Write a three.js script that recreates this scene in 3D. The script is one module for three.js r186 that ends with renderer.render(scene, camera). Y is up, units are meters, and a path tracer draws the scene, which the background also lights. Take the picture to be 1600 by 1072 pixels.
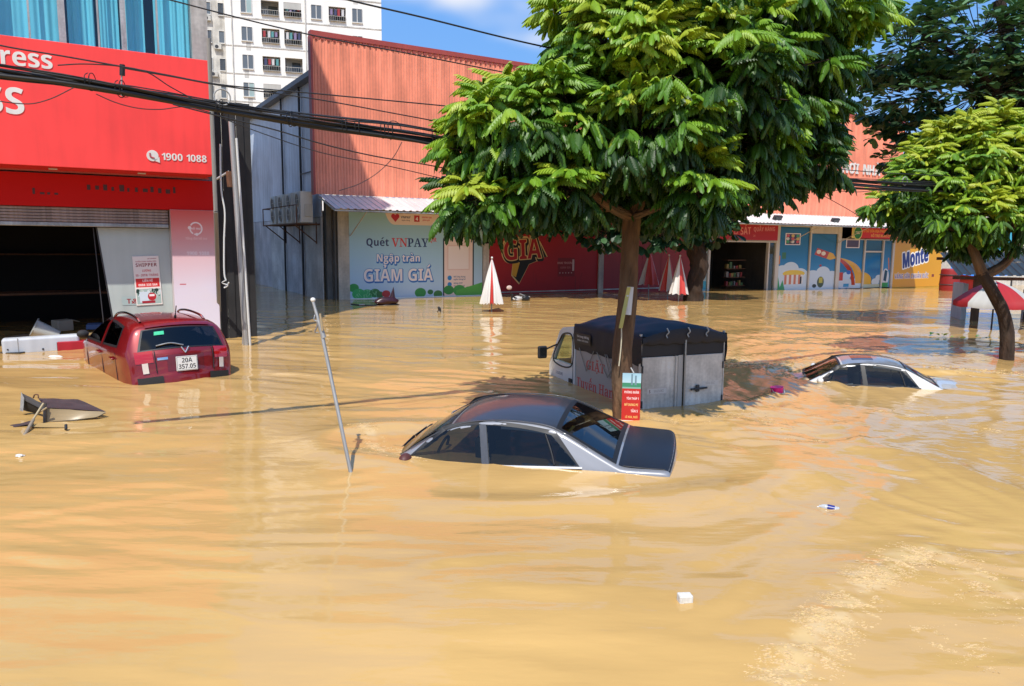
import * as THREE from 'three';
import { mergeGeometries, mergeVertices, toCreasedNormals } from 'three/addons/utils/BufferGeometryUtils.js';
import { RoundedBoxGeometry } from 'three/addons/geometries/RoundedBoxGeometry.js';
import { ImprovedNoise } from 'three/addons/math/ImprovedNoise.js';
import { TextGeometry } from 'three/addons/geometries/TextGeometry.js';
import { FontLoader } from 'three/addons/loaders/FontLoader.js';

// ---------------------------------------------------------------- camera, sky, sun, exposure
const F = 1165, EYE = 2.4, TILT = Math.atan((536 - 379) / F), ROLL = 0.011;
const scene = new THREE.Scene();
const camera = new THREE.PerspectiveCamera(2 * Math.atan(536 / F) * 180 / Math.PI, 1600 / 1072, 0.1, 900);
camera.position.set(0, EYE, 0);
camera.rotation.set(-TILT, 0, ROLL);
scene.add(camera);

const renderer = new THREE.WebGLRenderer({ antialias: true });
renderer.setSize(1024, 686);
renderer.toneMapping = THREE.LinearToneMapping;
renderer.toneMappingExposure = 1.0;
renderer.shadowMap.enabled = true;

const SUN = new THREE.Vector3(-0.123, 1, 0.654).normalize();
const sun = new THREE.DirectionalLight(new THREE.Color(1.0, 0.95, 0.86), 4.9);
sun.position.copy(SUN).multiplyScalar(90);
sun.castShadow = true;
sun.shadow.mapSize.set(4096, 4096);
Object.assign(sun.shadow.camera, { left: -60, right: 60, top: 60, bottom: -60, near: 1, far: 260 });
sun.name = 'sun';
scene.add(sun);

const perlin = new ImprovedNoise();
const N = (x, y, z = 0) => perlin.noise(x, y, z);
const fbm = (x, y, o = 4, z = 0) => { let a = 0, k = 0.5; for (let i = 0; i < o; i++) { a += k * N(x, y, z + i * 7.3); x *= 2.03; y *= 2.03; k *= 0.5; } return a; };
const clamp = (v, a = 0, b = 1) => Math.min(b, Math.max(a, v));
const mix = (a, b, t) => a + (b - a) * t;
const sstep = (a, b, v) => { const t = clamp((v - a) / (b - a)); return t * t * (3 - 2 * t); };

{ // deep blue sky with a few bright clouds, brighter towards the sun's side
  const w = 1024, h = 512, d = new Float32Array(w * h * 4);
  for (let j = 0; j < h; j++) for (let i = 0; i < w; i++) {
    const el = ((j + 0.5) / h - 0.5) * Math.PI, az = ((i + 0.5) / w - 0.5) * 2 * Math.PI;
    const x = Math.cos(el) * Math.cos(az), y = Math.sin(el), z = Math.cos(el) * Math.sin(az);
    const e = clamp(y, 0, 1), k = Math.pow(1 - e, 3);
    let r = mix(0.10, 0.34, k), g = mix(0.34, 0.62, k), b = mix(0.90, 1.02, k);
    const s = Math.max(0, x * SUN.x + y * SUN.y + z * SUN.z), gl = 0.35 * Math.pow(s, 10) + 0.12 * s * s;
    r += gl; g += gl; b += gl * 0.9;
    const yy = Math.max(y, 0.04) + 0.12, cx = x / yy, cz = z / yy;
    const c = sstep(0.07, 0.32, fbm(cx * 0.9 + 13.1, cz * 0.9 + 2.2, 5) + 0.06 - 0.10 * sstep(0.2, 0.8, y)) * sstep(0.0, 0.12, y) * 0.92;
    const cb = 1.02 + 0.35 * s;
    r = mix(r, cb, c); g = mix(g, cb * 0.985, c); b = mix(b, cb * 0.97, c);
    if (y < 0) { r = 0.34; g = 0.26; b = 0.15; }
    d.set([r, g, b, 1], (j * w + i) * 4);
  }
  const t = new THREE.DataTexture(d, w, h, THREE.RGBAFormat, THREE.FloatType);
  t.mapping = THREE.EquirectangularReflectionMapping; t.magFilter = THREE.LinearFilter; t.needsUpdate = true;
  scene.background = t; scene.environment = t;
}

// ---------------------------------------------------------------- helpers
let seed_ = 12345;
const rnd = () => { seed_ = (seed_ * 1664525 + 1013904223) >>> 0; return seed_ / 4294967296; };
const rr = (a, b) => a + (b - a) * rnd();
const V = (x, y, z) => new THREE.Vector3(x, y, z);
function ray(px, py) {
  const X = px - 800, Y = py - 536, c = Math.cos(ROLL), s = Math.sin(ROLL);
  const x = (X * c + Y * s) / F, y = -(-X * s + Y * c) / F, ct = Math.cos(TILT), st = Math.sin(TILT);
  return V(x, ct * y - st, -st * y - ct);
}
const onWater = (px, py, h = 0) => { const r = ray(px, py), k = (h - EYE) / r.y; return V(r.x * k, h, r.z * k); };
const at = (px, py, dep) => { const r = ray(px, py), k = dep / -r.z; return V(r.x * k, EYE + r.y * k, -dep); };
const U = V(0.85969, 0, -0.51081), NI = V(-0.51081, 0, -0.85969), STREET = Math.atan2(0.51081, 0.85969);  // along the house fronts, into them
const sp = (s, y, D) => V(U.x * s + NI.x * D, y, U.z * s + NI.z * D);
const DR = 18.77, DO = 29.8;    // distance of the red house front and of the orange shop front

const names = {};
const numbered = (n) => { const k = names[n] = (names[n] ?? -1) + 1; return k ? n + '_' + String(k).padStart(3, '0') : n; };
function tag(o, label, category, group, kind) { o.userData = { label, category }; if (group) o.userData.group = group; if (kind) o.userData.kind = kind; return o; }
function thing(name, label, category, p = V(0, 0, 0), turn = 0, group) {
  const o = new THREE.Group(); o.name = numbered(name); o.position.copy(p); o.rotation.y = turn; scene.add(o);
  return tag(o, label, category, group);
}
const shade = (m) => { m.castShadow = true; m.receiveShadow = true; return m; };
const clean = (g) => { g = g.index ? g.toNonIndexed() : g; for (const k of Object.keys(g.attributes)) if (!['position', 'normal', 'uv'].includes(k)) g.deleteAttribute(k); if (!g.attributes.uv) g.setAttribute('uv', new THREE.BufferAttribute(new Float32Array(g.attributes.position.count * 2), 2)); return g; };
function part(name, geos, mat, parent) {
  const list = Array.isArray(geos) ? geos : [geos];
  const g = list.length === 1 ? list[0] : mergeGeometries(list.map(clean));
  const m = shade(new THREE.Mesh(g, mat)); m.name = parent === scene ? numbered(name) : name; parent.add(m); return m;
}
const bx = (w, h, d, x = 0, y = 0, z = 0, ry = 0, rz = 0, rx = 0) => { const g = new THREE.BoxGeometry(w, h, d); if (rx) g.rotateX(rx); if (rz) g.rotateZ(rz); if (ry) g.rotateY(ry); g.translate(x, y, z); boxUV(g); return g; };
const rb = (w, h, d, x = 0, y = 0, z = 0, r = 0.02, seg = 2) => { const g = new RoundedBoxGeometry(w, h, d, seg, Math.min(r, w * 0.49, h * 0.49, d * 0.49)); g.translate(x, y, z); boxUV(g); return g; };
const span = (x0, x1, y0, y1, z0, z1) => bx(Math.abs(x1 - x0), Math.abs(y1 - y0), Math.abs(z1 - z0), (x0 + x1) / 2, (y0 + y1) / 2, (z0 + z1) / 2);
function boxUV(g) { // uv in metres by dominant normal
  const p = g.attributes.position, n = g.attributes.normal, uv = new Float32Array(p.count * 2);
  for (let i = 0; i < p.count; i++) {
    const ax = Math.abs(n.getX(i)), ay = Math.abs(n.getY(i)), az = Math.abs(n.getZ(i));
    if (ax > ay && ax > az) { uv[2 * i] = p.getZ(i); uv[2 * i + 1] = p.getY(i); } else if (ay > az) { uv[2 * i] = p.getX(i); uv[2 * i + 1] = p.getZ(i); } else { uv[2 * i] = p.getX(i); uv[2 * i + 1] = p.getY(i); }
  }
  g.setAttribute('uv', new THREE.BufferAttribute(uv, 2)); return g;
}
const tube = (pts, r, seg = 0, rad = 6, closed = false) => new THREE.TubeGeometry(new THREE.CatmullRomCurve3(pts, closed), seg || Math.max(2, (pts.length - 1) * 6), r, rad, closed);
const bar = (a, b, r, r2 = r, rad = 8) => { const d = b.clone().sub(a), l = d.length(), g = new THREE.CylinderGeometry(r2, r, l, rad); g.applyQuaternion(new THREE.Quaternion().setFromUnitVectors(V(0, 1, 0), d.normalize())); g.translate((a.x + b.x) / 2, (a.y + b.y) / 2, (a.z + b.z) / 2); return g; };
const quad = (w, h, x, y, z) => { const g = new THREE.PlaneGeometry(w, h); g.translate(x, y, z); return g; };   // keeps 0..1 uv, for prints
const lin = (r, g, b) => new THREE.Color().setRGB(r, g, b);
const texOf = (w, h, f, srgb = false) => {
  const d = new Uint8Array(w * h * 4);
  for (let j = 0; j < h; j++) for (let i = 0; i < w; i++) { const c = f(i / w, j / h); d.set([c[0], c[1], c[2], 255].map((v) => clamp(Math.round(v), 0, 255)), (j * w + i) * 4); }
  const t = new THREE.DataTexture(d, w, h); t.wrapS = t.wrapT = THREE.RepeatWrapping; t.magFilter = THREE.LinearFilter; t.minFilter = THREE.LinearMipmapLinearFilter; t.generateMipmaps = true; if (srgb) t.colorSpace = THREE.SRGBColorSpace; t.needsUpdate = true; return t;
};
// tileable noise: blends the noise with copies shifted by one period
const tile = (f) => (u, v) => { const a = 1 - u, b = 1 - v; return f(u, v) * a * b + f(u - 1, v) * u * b + f(u, v - 1) * a * v + f(u - 1, v - 1) * u * v; };
const grimeF = tile((u, v) => fbm(u * 4 + 11, v * 4, 5)), streakF = tile((u, v) => fbm(u * 26 + 3, v * 2.2, 4)), fineF = tile((u, v) => fbm(u * 40, v * 40 + 5, 3));
const grimeTex = texOf(512, 512, (u, v) => { const k = 226 + 95 * grimeF(u, v) + 60 * streakF(u, v) + 40 * fineF(u, v); return [k, k * 0.985, k * 0.96]; }, true);
const softGrime = texOf(512, 512, (u, v) => { const k = 240 + 34 * grimeF(u, v) + 24 * streakF(u, v); return [k, k * 0.99, k * 0.975]; }, true);
const midGrime = texOf(512, 512, (u, v) => { const k = 236 + 52 * grimeF(u, v) + 58 * streakF(u, v) + 16 * fineF(u, v); return [k, k * 0.985, k * 0.965]; }, true);
const roughTex = texOf(256, 256, (u, v) => { const k = 150 + 130 * grimeF(u, v) + 70 * fineF(u, v); return [k, k, k]; });
const bumpTex = texOf(256, 256, (u, v) => { const k = 128 + 150 * fineF(u, v) + 60 * grimeF(u, v); return [k, k, k]; });
const rep = (t, x, y = x) => { const c = t.clone(); c.repeat.set(x, y); c.needsUpdate = true; return c; };
const g4 = rep(grimeTex, 0.25), g1 = rep(grimeTex, 0.6), s4 = rep(softGrime, 0.22), m4 = rep(midGrime, 0.17), m1 = rep(midGrime, 0.45), r1 = rep(roughTex, 0.5), b2 = rep(bumpTex, 2);
const mat = (r, g, b, o = {}) => new THREE.MeshStandardMaterial({ color: lin(r, g, b), roughness: 0.7, ...o });
const paintM = (r, g, b, o = {}) => mat(r, g, b, { map: s4, roughness: 0.55, ...o });
const wallM = (r, g, b, o = {}) => mat(r, g, b, { map: g4, roughness: 0.9, bumpMap: b2, bumpScale: 0.004, ...o });
const M = {
  steel: mat(0.42, 0.43, 0.44, { metalness: 0.85, roughness: 0.42, map: g1 }), galv: mat(0.5, 0.51, 0.52, { metalness: 0.5, roughness: 0.5, map: g1 }),
  darkMetal: mat(0.05, 0.05, 0.055, { metalness: 0.3, roughness: 0.5 }), rust: mat(0.16, 0.07, 0.035, { map: g1, roughness: 0.85 }),
  white: paintM(0.76, 0.75, 0.72), black: mat(0.012, 0.012, 0.013, { roughness: 0.5 }), rubber: mat(0.014, 0.014, 0.015, { roughness: 0.75 }),
  alu: mat(0.62, 0.6, 0.56, { metalness: 0.3, roughness: 0.45, map: s4 }), glass: new THREE.MeshPhysicalMaterial({ color: lin(0.85, 0.93, 0.95), transmission: 1, roughness: 0.02, thickness: 0, ior: 1.5 }),
  darkGlass: new THREE.MeshPhysicalMaterial({ color: lin(0.012, 0.014, 0.016), roughness: 0.03, ior: 1.52 }), dark: mat(0.012, 0.011, 0.011, { roughness: 0.9 }), chrome: mat(0.75, 0.76, 0.78, { metalness: 1, roughness: 0.14 }),
};
function canvasTex(w, h, draw) {
  const c = document.createElement('canvas'); c.width = w; c.height = h; const x = c.getContext('2d'); draw(x, w, h);
  const t = new THREE.CanvasTexture(c); t.colorSpace = THREE.SRGBColorSpace; return t;
}
const printM = (t, o = {}) => new THREE.MeshStandardMaterial({ map: t, roughness: 0.5, ...o });
const fontBold = await new FontLoader().loadAsync('fonts/droid/droid_sans_bold.typeface.json');
const text3 = (s, size, depth = 0.02) => { const g = new TextGeometry(s, { font: fontBold, size, depth, curveSegments: 5, bevelEnabled: false }); return g; };
const BASES = { 'â': 1, 'ê': 1, 'ô': 1, 'ă': 1, 'Â': 1, 'Ê': 1, 'Ô': 1, 'Ă': 1 };
function ctext(x, s, px, py, size, fill, { font = 'sans-serif', weight = 'bold', align = 'center', stroke, lw = 0, sx = 1, rot = 0 } = {}) { // tone marks the fonts lack are drawn by hand
  x.save(); x.translate(px, py); x.rotate(rot); x.scale(sx, 1); x.font = `${weight} ${size}px ${font}`; x.textAlign = 'left'; x.textBaseline = 'middle'; x.lineJoin = 'round'; x.lineCap = 'round';
  const list = []; let w = 0;
  for (const ch of s.normalize('NFC')) {
    const d = ch.normalize('NFD'); let b = d[0], marks = [...d.slice(1)];
    if (marks.includes('\u0302')) { b = (b + '\u0302').normalize('NFC'); marks = marks.filter((m) => m !== '\u0302'); }
    if (marks.includes('\u0306')) { b = (b + '\u0306').normalize('NFC'); marks = marks.filter((m) => m !== '\u0306'); }
    const cw = x.measureText(b).width; list.push([b, marks, w, cw, d.length - marks.length > 1]); w += cw;
  }
  const o = align === 'center' ? -w / 2 : align === 'right' ? -w : 0;
  const pass = (f, st, l) => list.forEach(([b, marks, cx, cw, hat]) => {
    const up = b.normalize('NFD')[0] !== b.normalize('NFD')[0].toLowerCase(), mx = o + cx + cw / 2, top = (up ? -0.47 : -0.36) * size - (hat ? 0.10 * size : 0), k = size * 0.075;
    if (st) { x.strokeStyle = st; x.lineWidth = l; x.strokeText(b, o + cx, 0); } if (f) { x.fillStyle = f; x.fillText(b, o + cx, 0); }
    for (const m of marks) { const line = (pts, q = 1) => { x.beginPath(); pts.forEach(([a, c], i) => (i ? x.lineTo(a, c) : x.moveTo(a, c))); x.strokeStyle = f || st; x.lineWidth = k * 1.25 * q + (f ? 0 : l); x.stroke(); };
      if (m === '\u0301') line([[mx - 0.02 * size, top], [mx + 0.1 * size, top - 0.11 * size]]); if (m === '\u0300') line([[mx + 0.02 * size, top], [mx - 0.1 * size, top - 0.11 * size]]);
      if (m === '\u0303') line([[mx - 0.12 * size, top], [mx - 0.05 * size, top - 0.05 * size], [mx + 0.05 * size, top], [mx + 0.12 * size, top - 0.05 * size]]);
      if (m === '\u0309') line([[mx - 0.05 * size, top - 0.11 * size], [mx + 0.05 * size, top - 0.10 * size], [mx + 0.04 * size, top - 0.045 * size], [mx, top]]);
      if (m === '\u0323') line([[mx, 0.45 * size], [mx + 0.01, 0.45 * size]], 1.5);
      if (m === '\u031b') line([[mx + cw * 0.34, (up ? -0.28 : -0.16) * size], [mx + cw * 0.5, (up ? -0.36 : -0.26) * size], [mx + cw * 0.48, (up ? -0.44 : -0.34) * size]]); }
  });
  if (stroke) pass(null, stroke, lw);
  pass(fill); x.restore();
}
// ---------------------------------------------------------------- flood water: one sheet out to the horizon, higher and rougher where it runs round things
const toSD = (x, z) => [x * U.x + z * U.z, x * NI.x + z * NI.z];
const gauss = (d, w) => Math.exp(-(d * d) / (w * w));
const segDist = (x, z, pts) => { let best = 1e9, bt = 0, acc = 0; for (let i = 0; i + 1 < pts.length; i++) { const [ax, az] = pts[i], [bx_, bz] = pts[i + 1], dx = bx_ - ax, dz = bz - az, l2 = dx * dx + dz * dz, t = clamp(((x - ax) * dx + (z - az) * dz) / l2), d = Math.hypot(x - ax - t * dx, z - az - t * dz); if (d < best) { best = d; bt = acc + t; } acc++; } return [best, bt / (pts.length - 1)]; };
const W2 = (px, py) => { const p = onWater(px, py); return [p.x, p.z]; };
const foamEdge = [[1225, 1085], [1270, 1010], [1330, 940], [1390, 885], [1450, 868]].map((p) => W2(...p));
const foamTail = [[1450, 868], [1530, 905], [1600, 930]].map((p) => W2(...p));
const foamBow = [[1150, 560], [1200, 578], [1262, 590]].map((p) => W2(...p)), foamStern = [[1478, 585], [1530, 580], [1600, 588]].map((p) => W2(...p));
const foamCar = [[565, 665], [590, 700], [640, 712], [668, 712]].map((p) => W2(...p));
const foamTruck = [[1010, 652], [1080, 662], [1180, 640], [1250, 690]].map((p) => W2(...p));
const sedanC = W2(850, 690), whiteC = W2(1360, 590), suvC = W2(260, 585), truckC = [1.7, -12.2], trunkC = W2(975, 655);
const onNose = onWater(640, 690);
const creases = [[[971, 910], [1102, 886], [1205, 844], [1288, 796], [1330, 745]], [[1090, 985], [1123, 965], [1191, 913], [1240, 865]], [[1040, 810], [1123, 789], [1191, 758], [1225, 720]], [[985, 827], [1109, 813], [1205, 782], [1260, 735]], [[380, 772], [483, 769], [572, 762], [640, 750]], [[360, 838], [517, 841], [607, 844], [720, 850]], [[-40, 813], [0, 809], [150, 792], [285, 773], [380, 764]], [[-40, 828], [112, 814], [262, 812], [360, 813]], [[-40, 740], [112, 719], [230, 698]], [[40, 778], [187, 760], [300, 752], [440, 745]], [[740, 925], [880, 930], [1000, 930]], [[180, 850], [260, 858], [390, 862]], [[-30, 870], [60, 880], [160, 880]], [[560, 905], [700, 885], [830, 880]], [[1290, 700], [1340, 730], [1420, 745], [1500, 740]], [[1350, 640], [1420, 655], [1500, 650], [1600, 630]], [[580, 660], [600, 690], [640, 720], [720, 735]]].map((l, i) => ({ p: l.map((q) => W2(...q)), w: [0.11, 0.14, 0.07, 0.08, 0.08, 0.09, 0.08, 0.08, 0.10, 0.08, 0.12, 0.12, 0.12, 0.12, 0.1, 0.12, 0.08][i] }));
function crease(x, z) { // long smooth folds that the current leaves on the surface
  let h = 0; for (const { p, w } of creases) { let best = 9, sd = 0, t_ = 0; const n = p.length - 1; if (x < Math.min(p[0][0], p[n][0]) - 1.2 || x > Math.max(p[0][0], p[n][0]) + 1.2) continue; for (let i = 0; i < n; i++) { const [ax, az] = p[i], dx = p[i + 1][0] - ax, dz = p[i + 1][1] - az, l2 = dx * dx + dz * dz, u = ((x - ax) * dx + (z - az) * dz) / l2, t = clamp(u), d = Math.hypot(x - ax - t * dx, z - az - t * dz); if (d < best) { best = d; sd = Math.sign((x - ax) * dz - (z - az) * dx) * d; t_ = (i + t) / n; } } if (best > 4 * w) continue; sd += 0.5 * w * N(x * 1.5, z * 1.5, w * 90); h += w * 0.17 * (sd / w) * Math.exp(-((sd / w) ** 2)) * Math.sin(Math.PI * clamp(t_ * 0.94 + 0.03)); } return h; }
function rough(x, z) { // where the water churns
  const [s, D] = toSD(x, z);
  let t = 0.30 + 0.28 * sstep(-0.1, 0.25, fbm(x * 0.16 + 4, z * 0.3, 3));
  t += 0.75 * gauss(x - 8.2, 3.2) * gauss(z + 17.5, 4.5) + 0.9 * gauss(x - whiteC[0], 2.3) * gauss(z - whiteC[1], 1.3) + 0.55 * gauss(x - truckC[0] - 1.9, 1.6) * gauss(z + 11, 1.6);
  t += 0.55 * sstep(2.6, 4.2, x) * sstep(-6.5, -4.5, z) + 0.35 * gauss(x - 4.6, 1.5) * gauss(z + 8, 1.5) + 0.5 * gauss(x + 7.2, 2.2) * gauss(z + 19.5, 3.2);
  return clamp(t - 0.16 * sstep(20, 27, D), 0.04, 1.35);
}
function flow(x, z) { // bent coordinates that run along and across the current
  const w1 = fbm(x * 0.11 + 2, z * 0.13 + 7, 3), w2 = fbm(x * 0.1 - 9, z * 0.12 + 1, 3);
  const a = mix(0.06, -0.42, sstep(1.5, 7, x)) + 0.25 * w1, c = Math.cos(a), s = Math.sin(a);
  let psi = -x * s + z * c + 1.5 * w2;
  const e1 = ((x - sedanC[0] - 0.7) / 3.0) ** 2 + ((z - sedanC[1] + 0.3) / 2.3) ** 2, e2 = ((x - truckC[0] - 0.4) / 2.6) ** 2 + ((z - truckC[1]) / 2.4) ** 2, e3 = ((x - whiteC[0]) / 2.4) ** 2 + ((z - whiteC[1]) / 1.6) ** 2, e4 = ((x - 5.2) / 2.4) ** 2 + ((z + 6.2) / 1.6) ** 2;
  psi += 2.6 * Math.exp(-e1) - 1.6 * Math.exp(-e2) + 1.3 * Math.exp(-e3) - 1.5 * Math.exp(-e4);
  return [x * c + z * s + 1.6 * w1, psi];
}
function waterH(x, z) {
  const [s, D] = toSD(x, z), [p, q] = flow(x, z), r = rough(x, z) * mix(0.55, 1, clamp(sstep(6.5, 11, Math.hypot(x, z)) + sstep(2, 4, x)));
  let h = -0.0125 * Math.max(0, s - 20) * sstep(18, 29, D);
  h += 0.055 * fbm(p * 0.16, q * 0.34, 3) + r * (0.080 * fbm(p * 0.42 + 5, q * 1.25, 4, 3) + 0.030 * (0.5 - Math.abs(N(p * 0.8, q * 3.1, 9))) * 0.9);
  h += (0.35 + r) * 0.022 * Math.pow(Math.max(0, 1 - 2.6 * Math.abs(N(p * 0.22 + 3, q * 0.95, 14))), 3) * sstep(-0.25, 0.3, N(p * 0.3, q * 0.4, 40)) + (0.3 + r) * 0.012 * Math.pow(Math.max(0, 1 - 2.6 * Math.abs(N(p * 0.5 + 8, q * 2.3, 24))), 3);
  const dn = Math.hypot(x, z); if (dn < 14) h += crease(x, z);
  if (dn < 30) h += r * (0.018 * fbm(p * 1.7, q * 5.5, 3, 21) + 0.006 * (0.4 - Math.abs(N(p * 3.4, q * 10.5, 31))));
  // rings that spread from the grey car, a bow wave on its nose and a swell round each obstacle
  const dx = x - sedanC[0], dz = z - sedanC[1], d = Math.hypot(dx * 0.75, dz);
  h += 0.024 * Math.sin(d * 6.4 + 2.0 * N(x * 0.6, z * 0.6)) * gauss(d - 2.1, 1.0) * sstep(-0.6, 1.6, dx + dz * 0.9);
  const fx = x - onNose.x, fz = z - onNose.z, fd = Math.hypot(fx * 0.72, fz); h += 0.045 * gauss(fd - 0.78, 0.22) * sstep(0.35, -0.5, fx) - 0.02 * gauss(fd, 0.45) ;
  const wd = Math.hypot((x - whiteC[0]) * 0.55, z - whiteC[1]); h += 0.07 * gauss(wd - 1.15, 0.4) * (0.6 + 0.8 * fbm(x, z, 3)) * sstep(-0.7, 0.3, Math.abs(x - whiteC[0]) - 0.9);
  const td = Math.hypot(x - trunkC[0], z - trunkC[1]); h += 0.03 * gauss(td - 0.35, 0.2);
  const [fe] = segDist(x, z, foamEdge); h += 0.035 * gauss(fe, 0.25) * (0.7 + fbm(x * 2.5, z * 2.5, 3));
  return h;
}
function foamAt(x, z) {
  let f = 0;
  const brk = 0.5 + 1.5 * fbm(x * 2.2 + 3, z * 2.2, 4), fine = 0.5 + 1.9 * fbm(x * 7, z * 9, 4), st = 0.5 + 1.8 * fbm(x * 1.6 + z * 1.2, (z - x * 0.6) * 7, 4);
  const add = (pts, w, k) => { const [d, t] = segDist(x, z, pts); const dd = d + 1.1 * w * fbm(x * 3, z * 3, 4); f = Math.max(f, k * sstep(0.42, 0.80, gauss(dd, w) * (0.25 + 0.75 * sstep(0.1, 0.9, 0.6 * fine + 0.4 * brk)) + 0.12 * fine)); };
  add(foamEdge, 0.15, 1.0); add(foamTail, 0.16, 0.6); add(foamBow, 0.5, 1.0); add(foamStern, 0.42, 0.9); add(foamCar, 0.10, 0.85); add(foamTruck, 0.2, 0.35);
  f = Math.max(f, 0.55 * sstep(0.72, 0.98, st) * sstep(2.4, 4, x) * sstep(-6.6, -4.8, z));
  f = Math.max(f, 0.5 * sstep(0.8, 1.05, st) * clamp(rough(x, z) - 0.55));
  return clamp(f);
}
{
  const xs = [], zs = [];
  const NX = 620, NZ = 760;
  for (let i = 0; i <= NX; i++) { const t = i / NX * 2 - 1; xs.push(Math.sinh(t * 5.0) / Math.sinh(5.0) * 190); }
  for (let i = 0; i <= NX; i++) xs[i] += 1.2;
  for (let j = 0; j <= NZ; j++) { const t = j / NZ; zs.push(2.0 - 3.2 * (Math.exp(t * 4.3) - 1)); }
  zs.unshift(70, 45, 30, 20, 13, 9, 6.5, 5, 4, 3.2, 2.5);
  const NZ2 = zs.length - 1, n = (NX + 1) * (NZ2 + 1), pos = new Float32Array(n * 3), col = new Float32Array(n * 3), uv = new Float32Array(n * 2), idx = new Uint32Array(NX * NZ2 * 6);
  let k = 0;
  for (let j = 0; j <= NZ2; j++) for (let i = 0; i <= NX; i++, k++) {
    const x = xs[i], z = zs[j], far = Math.hypot(x, z) > 75;
    pos.set([x, far ? waterFar(x, z) : waterH(x, z), z], k * 3); uv.set([x, z], k * 2);
    const [p, q] = far ? [x, z] : flow(x, z), v = 0.98 + 0.30 * fbm(p * 0.22, q * 0.5, 4, 5) + (far ? 0 : 0.10 * fbm(p * 0.9, q * 3.5, 3, 8));
    const f = Math.hypot(x, z) > 40 ? 0 : foamAt(x, z);
    col.set([mix(0.56 * v, 0.70, 0.55 * f), mix(0.345 * v, 0.52, 0.55 * f), mix(0.122 * v, 0.27, 0.55 * f)], k * 3);
  }
  function waterFar(x, z) { const [s, D] = toSD(x, z); return -0.0125 * clamp(s - 20, 0, 60) * sstep(18, 29, D) + 0.03 * fbm(x * 0.1, z * 0.2, 2); }
  k = 0;
  for (let j = 0; j < NZ2; j++) for (let i = 0; i < NX; i++) { const a = j * (NX + 1) + i, b = a + 1, c = a + NX + 1, d = c + 1; idx.set([a, b, c, b, d, c], k); k += 6; }
  const g = new THREE.BufferGeometry();
  g.setAttribute('position', new THREE.BufferAttribute(pos, 3)); g.setAttribute('color', new THREE.BufferAttribute(col, 3)); g.setAttribute('uv', new THREE.BufferAttribute(uv, 2)); g.setIndex(new THREE.BufferAttribute(idx, 1)); g.computeVertexNormals();
  const ripF = tile((u, v) => fbm(u * 5, v * 20, 4) + 0.4 * fbm(u * 14, v * 30, 3)), rip = texOf(512, 512, (u, v) => { const q = 128 + 150 * ripF(u, v); return [q, q, q]; });
  const m = new THREE.MeshPhysicalMaterial({ vertexColors: true, roughness: 0.07, ior: 1.34, bumpMap: rep(rip, 0.35), bumpScale: 0.007 });
  const w = shade(new THREE.Mesh(g, m)); w.name = 'flood_water'; scene.add(w);
  w.userData = { label: 'brown muddy flood water covering the whole street', category: 'water', kind: 'structure' };
}

{ // foam: many small flat flecks of froth, thick along the breaking edges
  const g = new THREE.IcosahedronGeometry(1, 0), gp = g.attributes.position; for (let i = 0; i < gp.count; i++) { const k = 1 + 0.35 * N(gp.getX(i) * 2, gp.getY(i) * 2, gp.getZ(i) * 2); gp.setXYZ(i, gp.getX(i) * k, gp.getY(i) * k * 0.32, gp.getZ(i) * k); } g.computeVertexNormals();
  const list = [];
  const along = (pts, n, w, s0, s1, dens) => { for (let i = 0; i < n; i++) { const t = rnd() * (pts.length - 1), k = Math.min(pts.length - 2, Math.floor(t)), u = t - k, a = pts[k], b = pts[k + 1], e = (rnd() + rnd() + rnd() - 1.5) * w * 1.6, dx = b[0] - a[0], dz = b[1] - a[1], l = Math.hypot(dx, dz), x = mix(a[0], b[0], u) - dz / l * e + 0.3 * w * N(t * 7, 3), z = mix(a[1], b[1], u) + dx / l * e + 0.5 * w * N(t * 9, 8); const q = fbm(x * 3.2, z * 3.6, 4) + 0.8 * fbm(x * 11, z * 14, 3); if (q < dens + rr(-0.12, 0.12)) continue; list.push([x, z, rr(s0, s1) * (0.5 + rnd() * rnd() * 1.6), rr(-0.5, 0.3)]); } };
  along(foamEdge, 30000, 0.115, 0.0012, 0.0042, -0.02); along(foamTail, 9000, 0.16, 0.0012, 0.0034, 0.10); along(foamBow, 14000, 0.34, 0.003, 0.010, 0.05); along(foamStern, 12000, 0.28, 0.003, 0.009, 0.06); along(foamCar, 7000, 0.10, 0.0015, 0.005, 0.02); along(foamTruck, 6000, 0.18, 0.002, 0.006, 0.14);
  along([[1430, 1000], [1500, 1010], [1580, 1050]].map((p) => W2(...p)), 6000, 0.10, 0.0010, 0.0030, 0.12); along([[1450, 900], [1530, 940], [1620, 990]].map((p) => W2(...p)), 6000, 0.22, 0.0010, 0.0028, 0.18); along([[400, 520], [470, 505], [520, 512]].map((p) => W2(...p)), 2500, 0.5, 0.004, 0.012, 0.2); along([[1400, 640], [1470, 660], [1580, 670]].map((p) => W2(...p)), 3500, 0.3, 0.002, 0.007, 0.2);
  const m = new THREE.InstancedMesh(g, mat(0.68, 0.48, 0.23, { roughness: 0.5 }), list.length), mx = new THREE.Matrix4(), c = new THREE.Color();
  list.forEach(([x, z, s, ry], i) => { mx.makeRotationY(ry); mx.scale(V(s * rr(1.2, 3.2), s, s * rr(0.7, 1.2))); mx.setPosition(x, waterH(x, z) + s * 0.08, z); m.setMatrixAt(i, mx); const k = rr(0.7, 1.1); c.setRGB(k, k * rr(0.92, 1), k * rr(0.8, 1)); m.setColorAt(i, c); });
  shade(m); m.name = 'foam_flecks'; scene.add(m); tag(m, 'pale froth drifting along the breaking edges of the flood current', 'foam', undefined, 'stuff');
}
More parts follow.
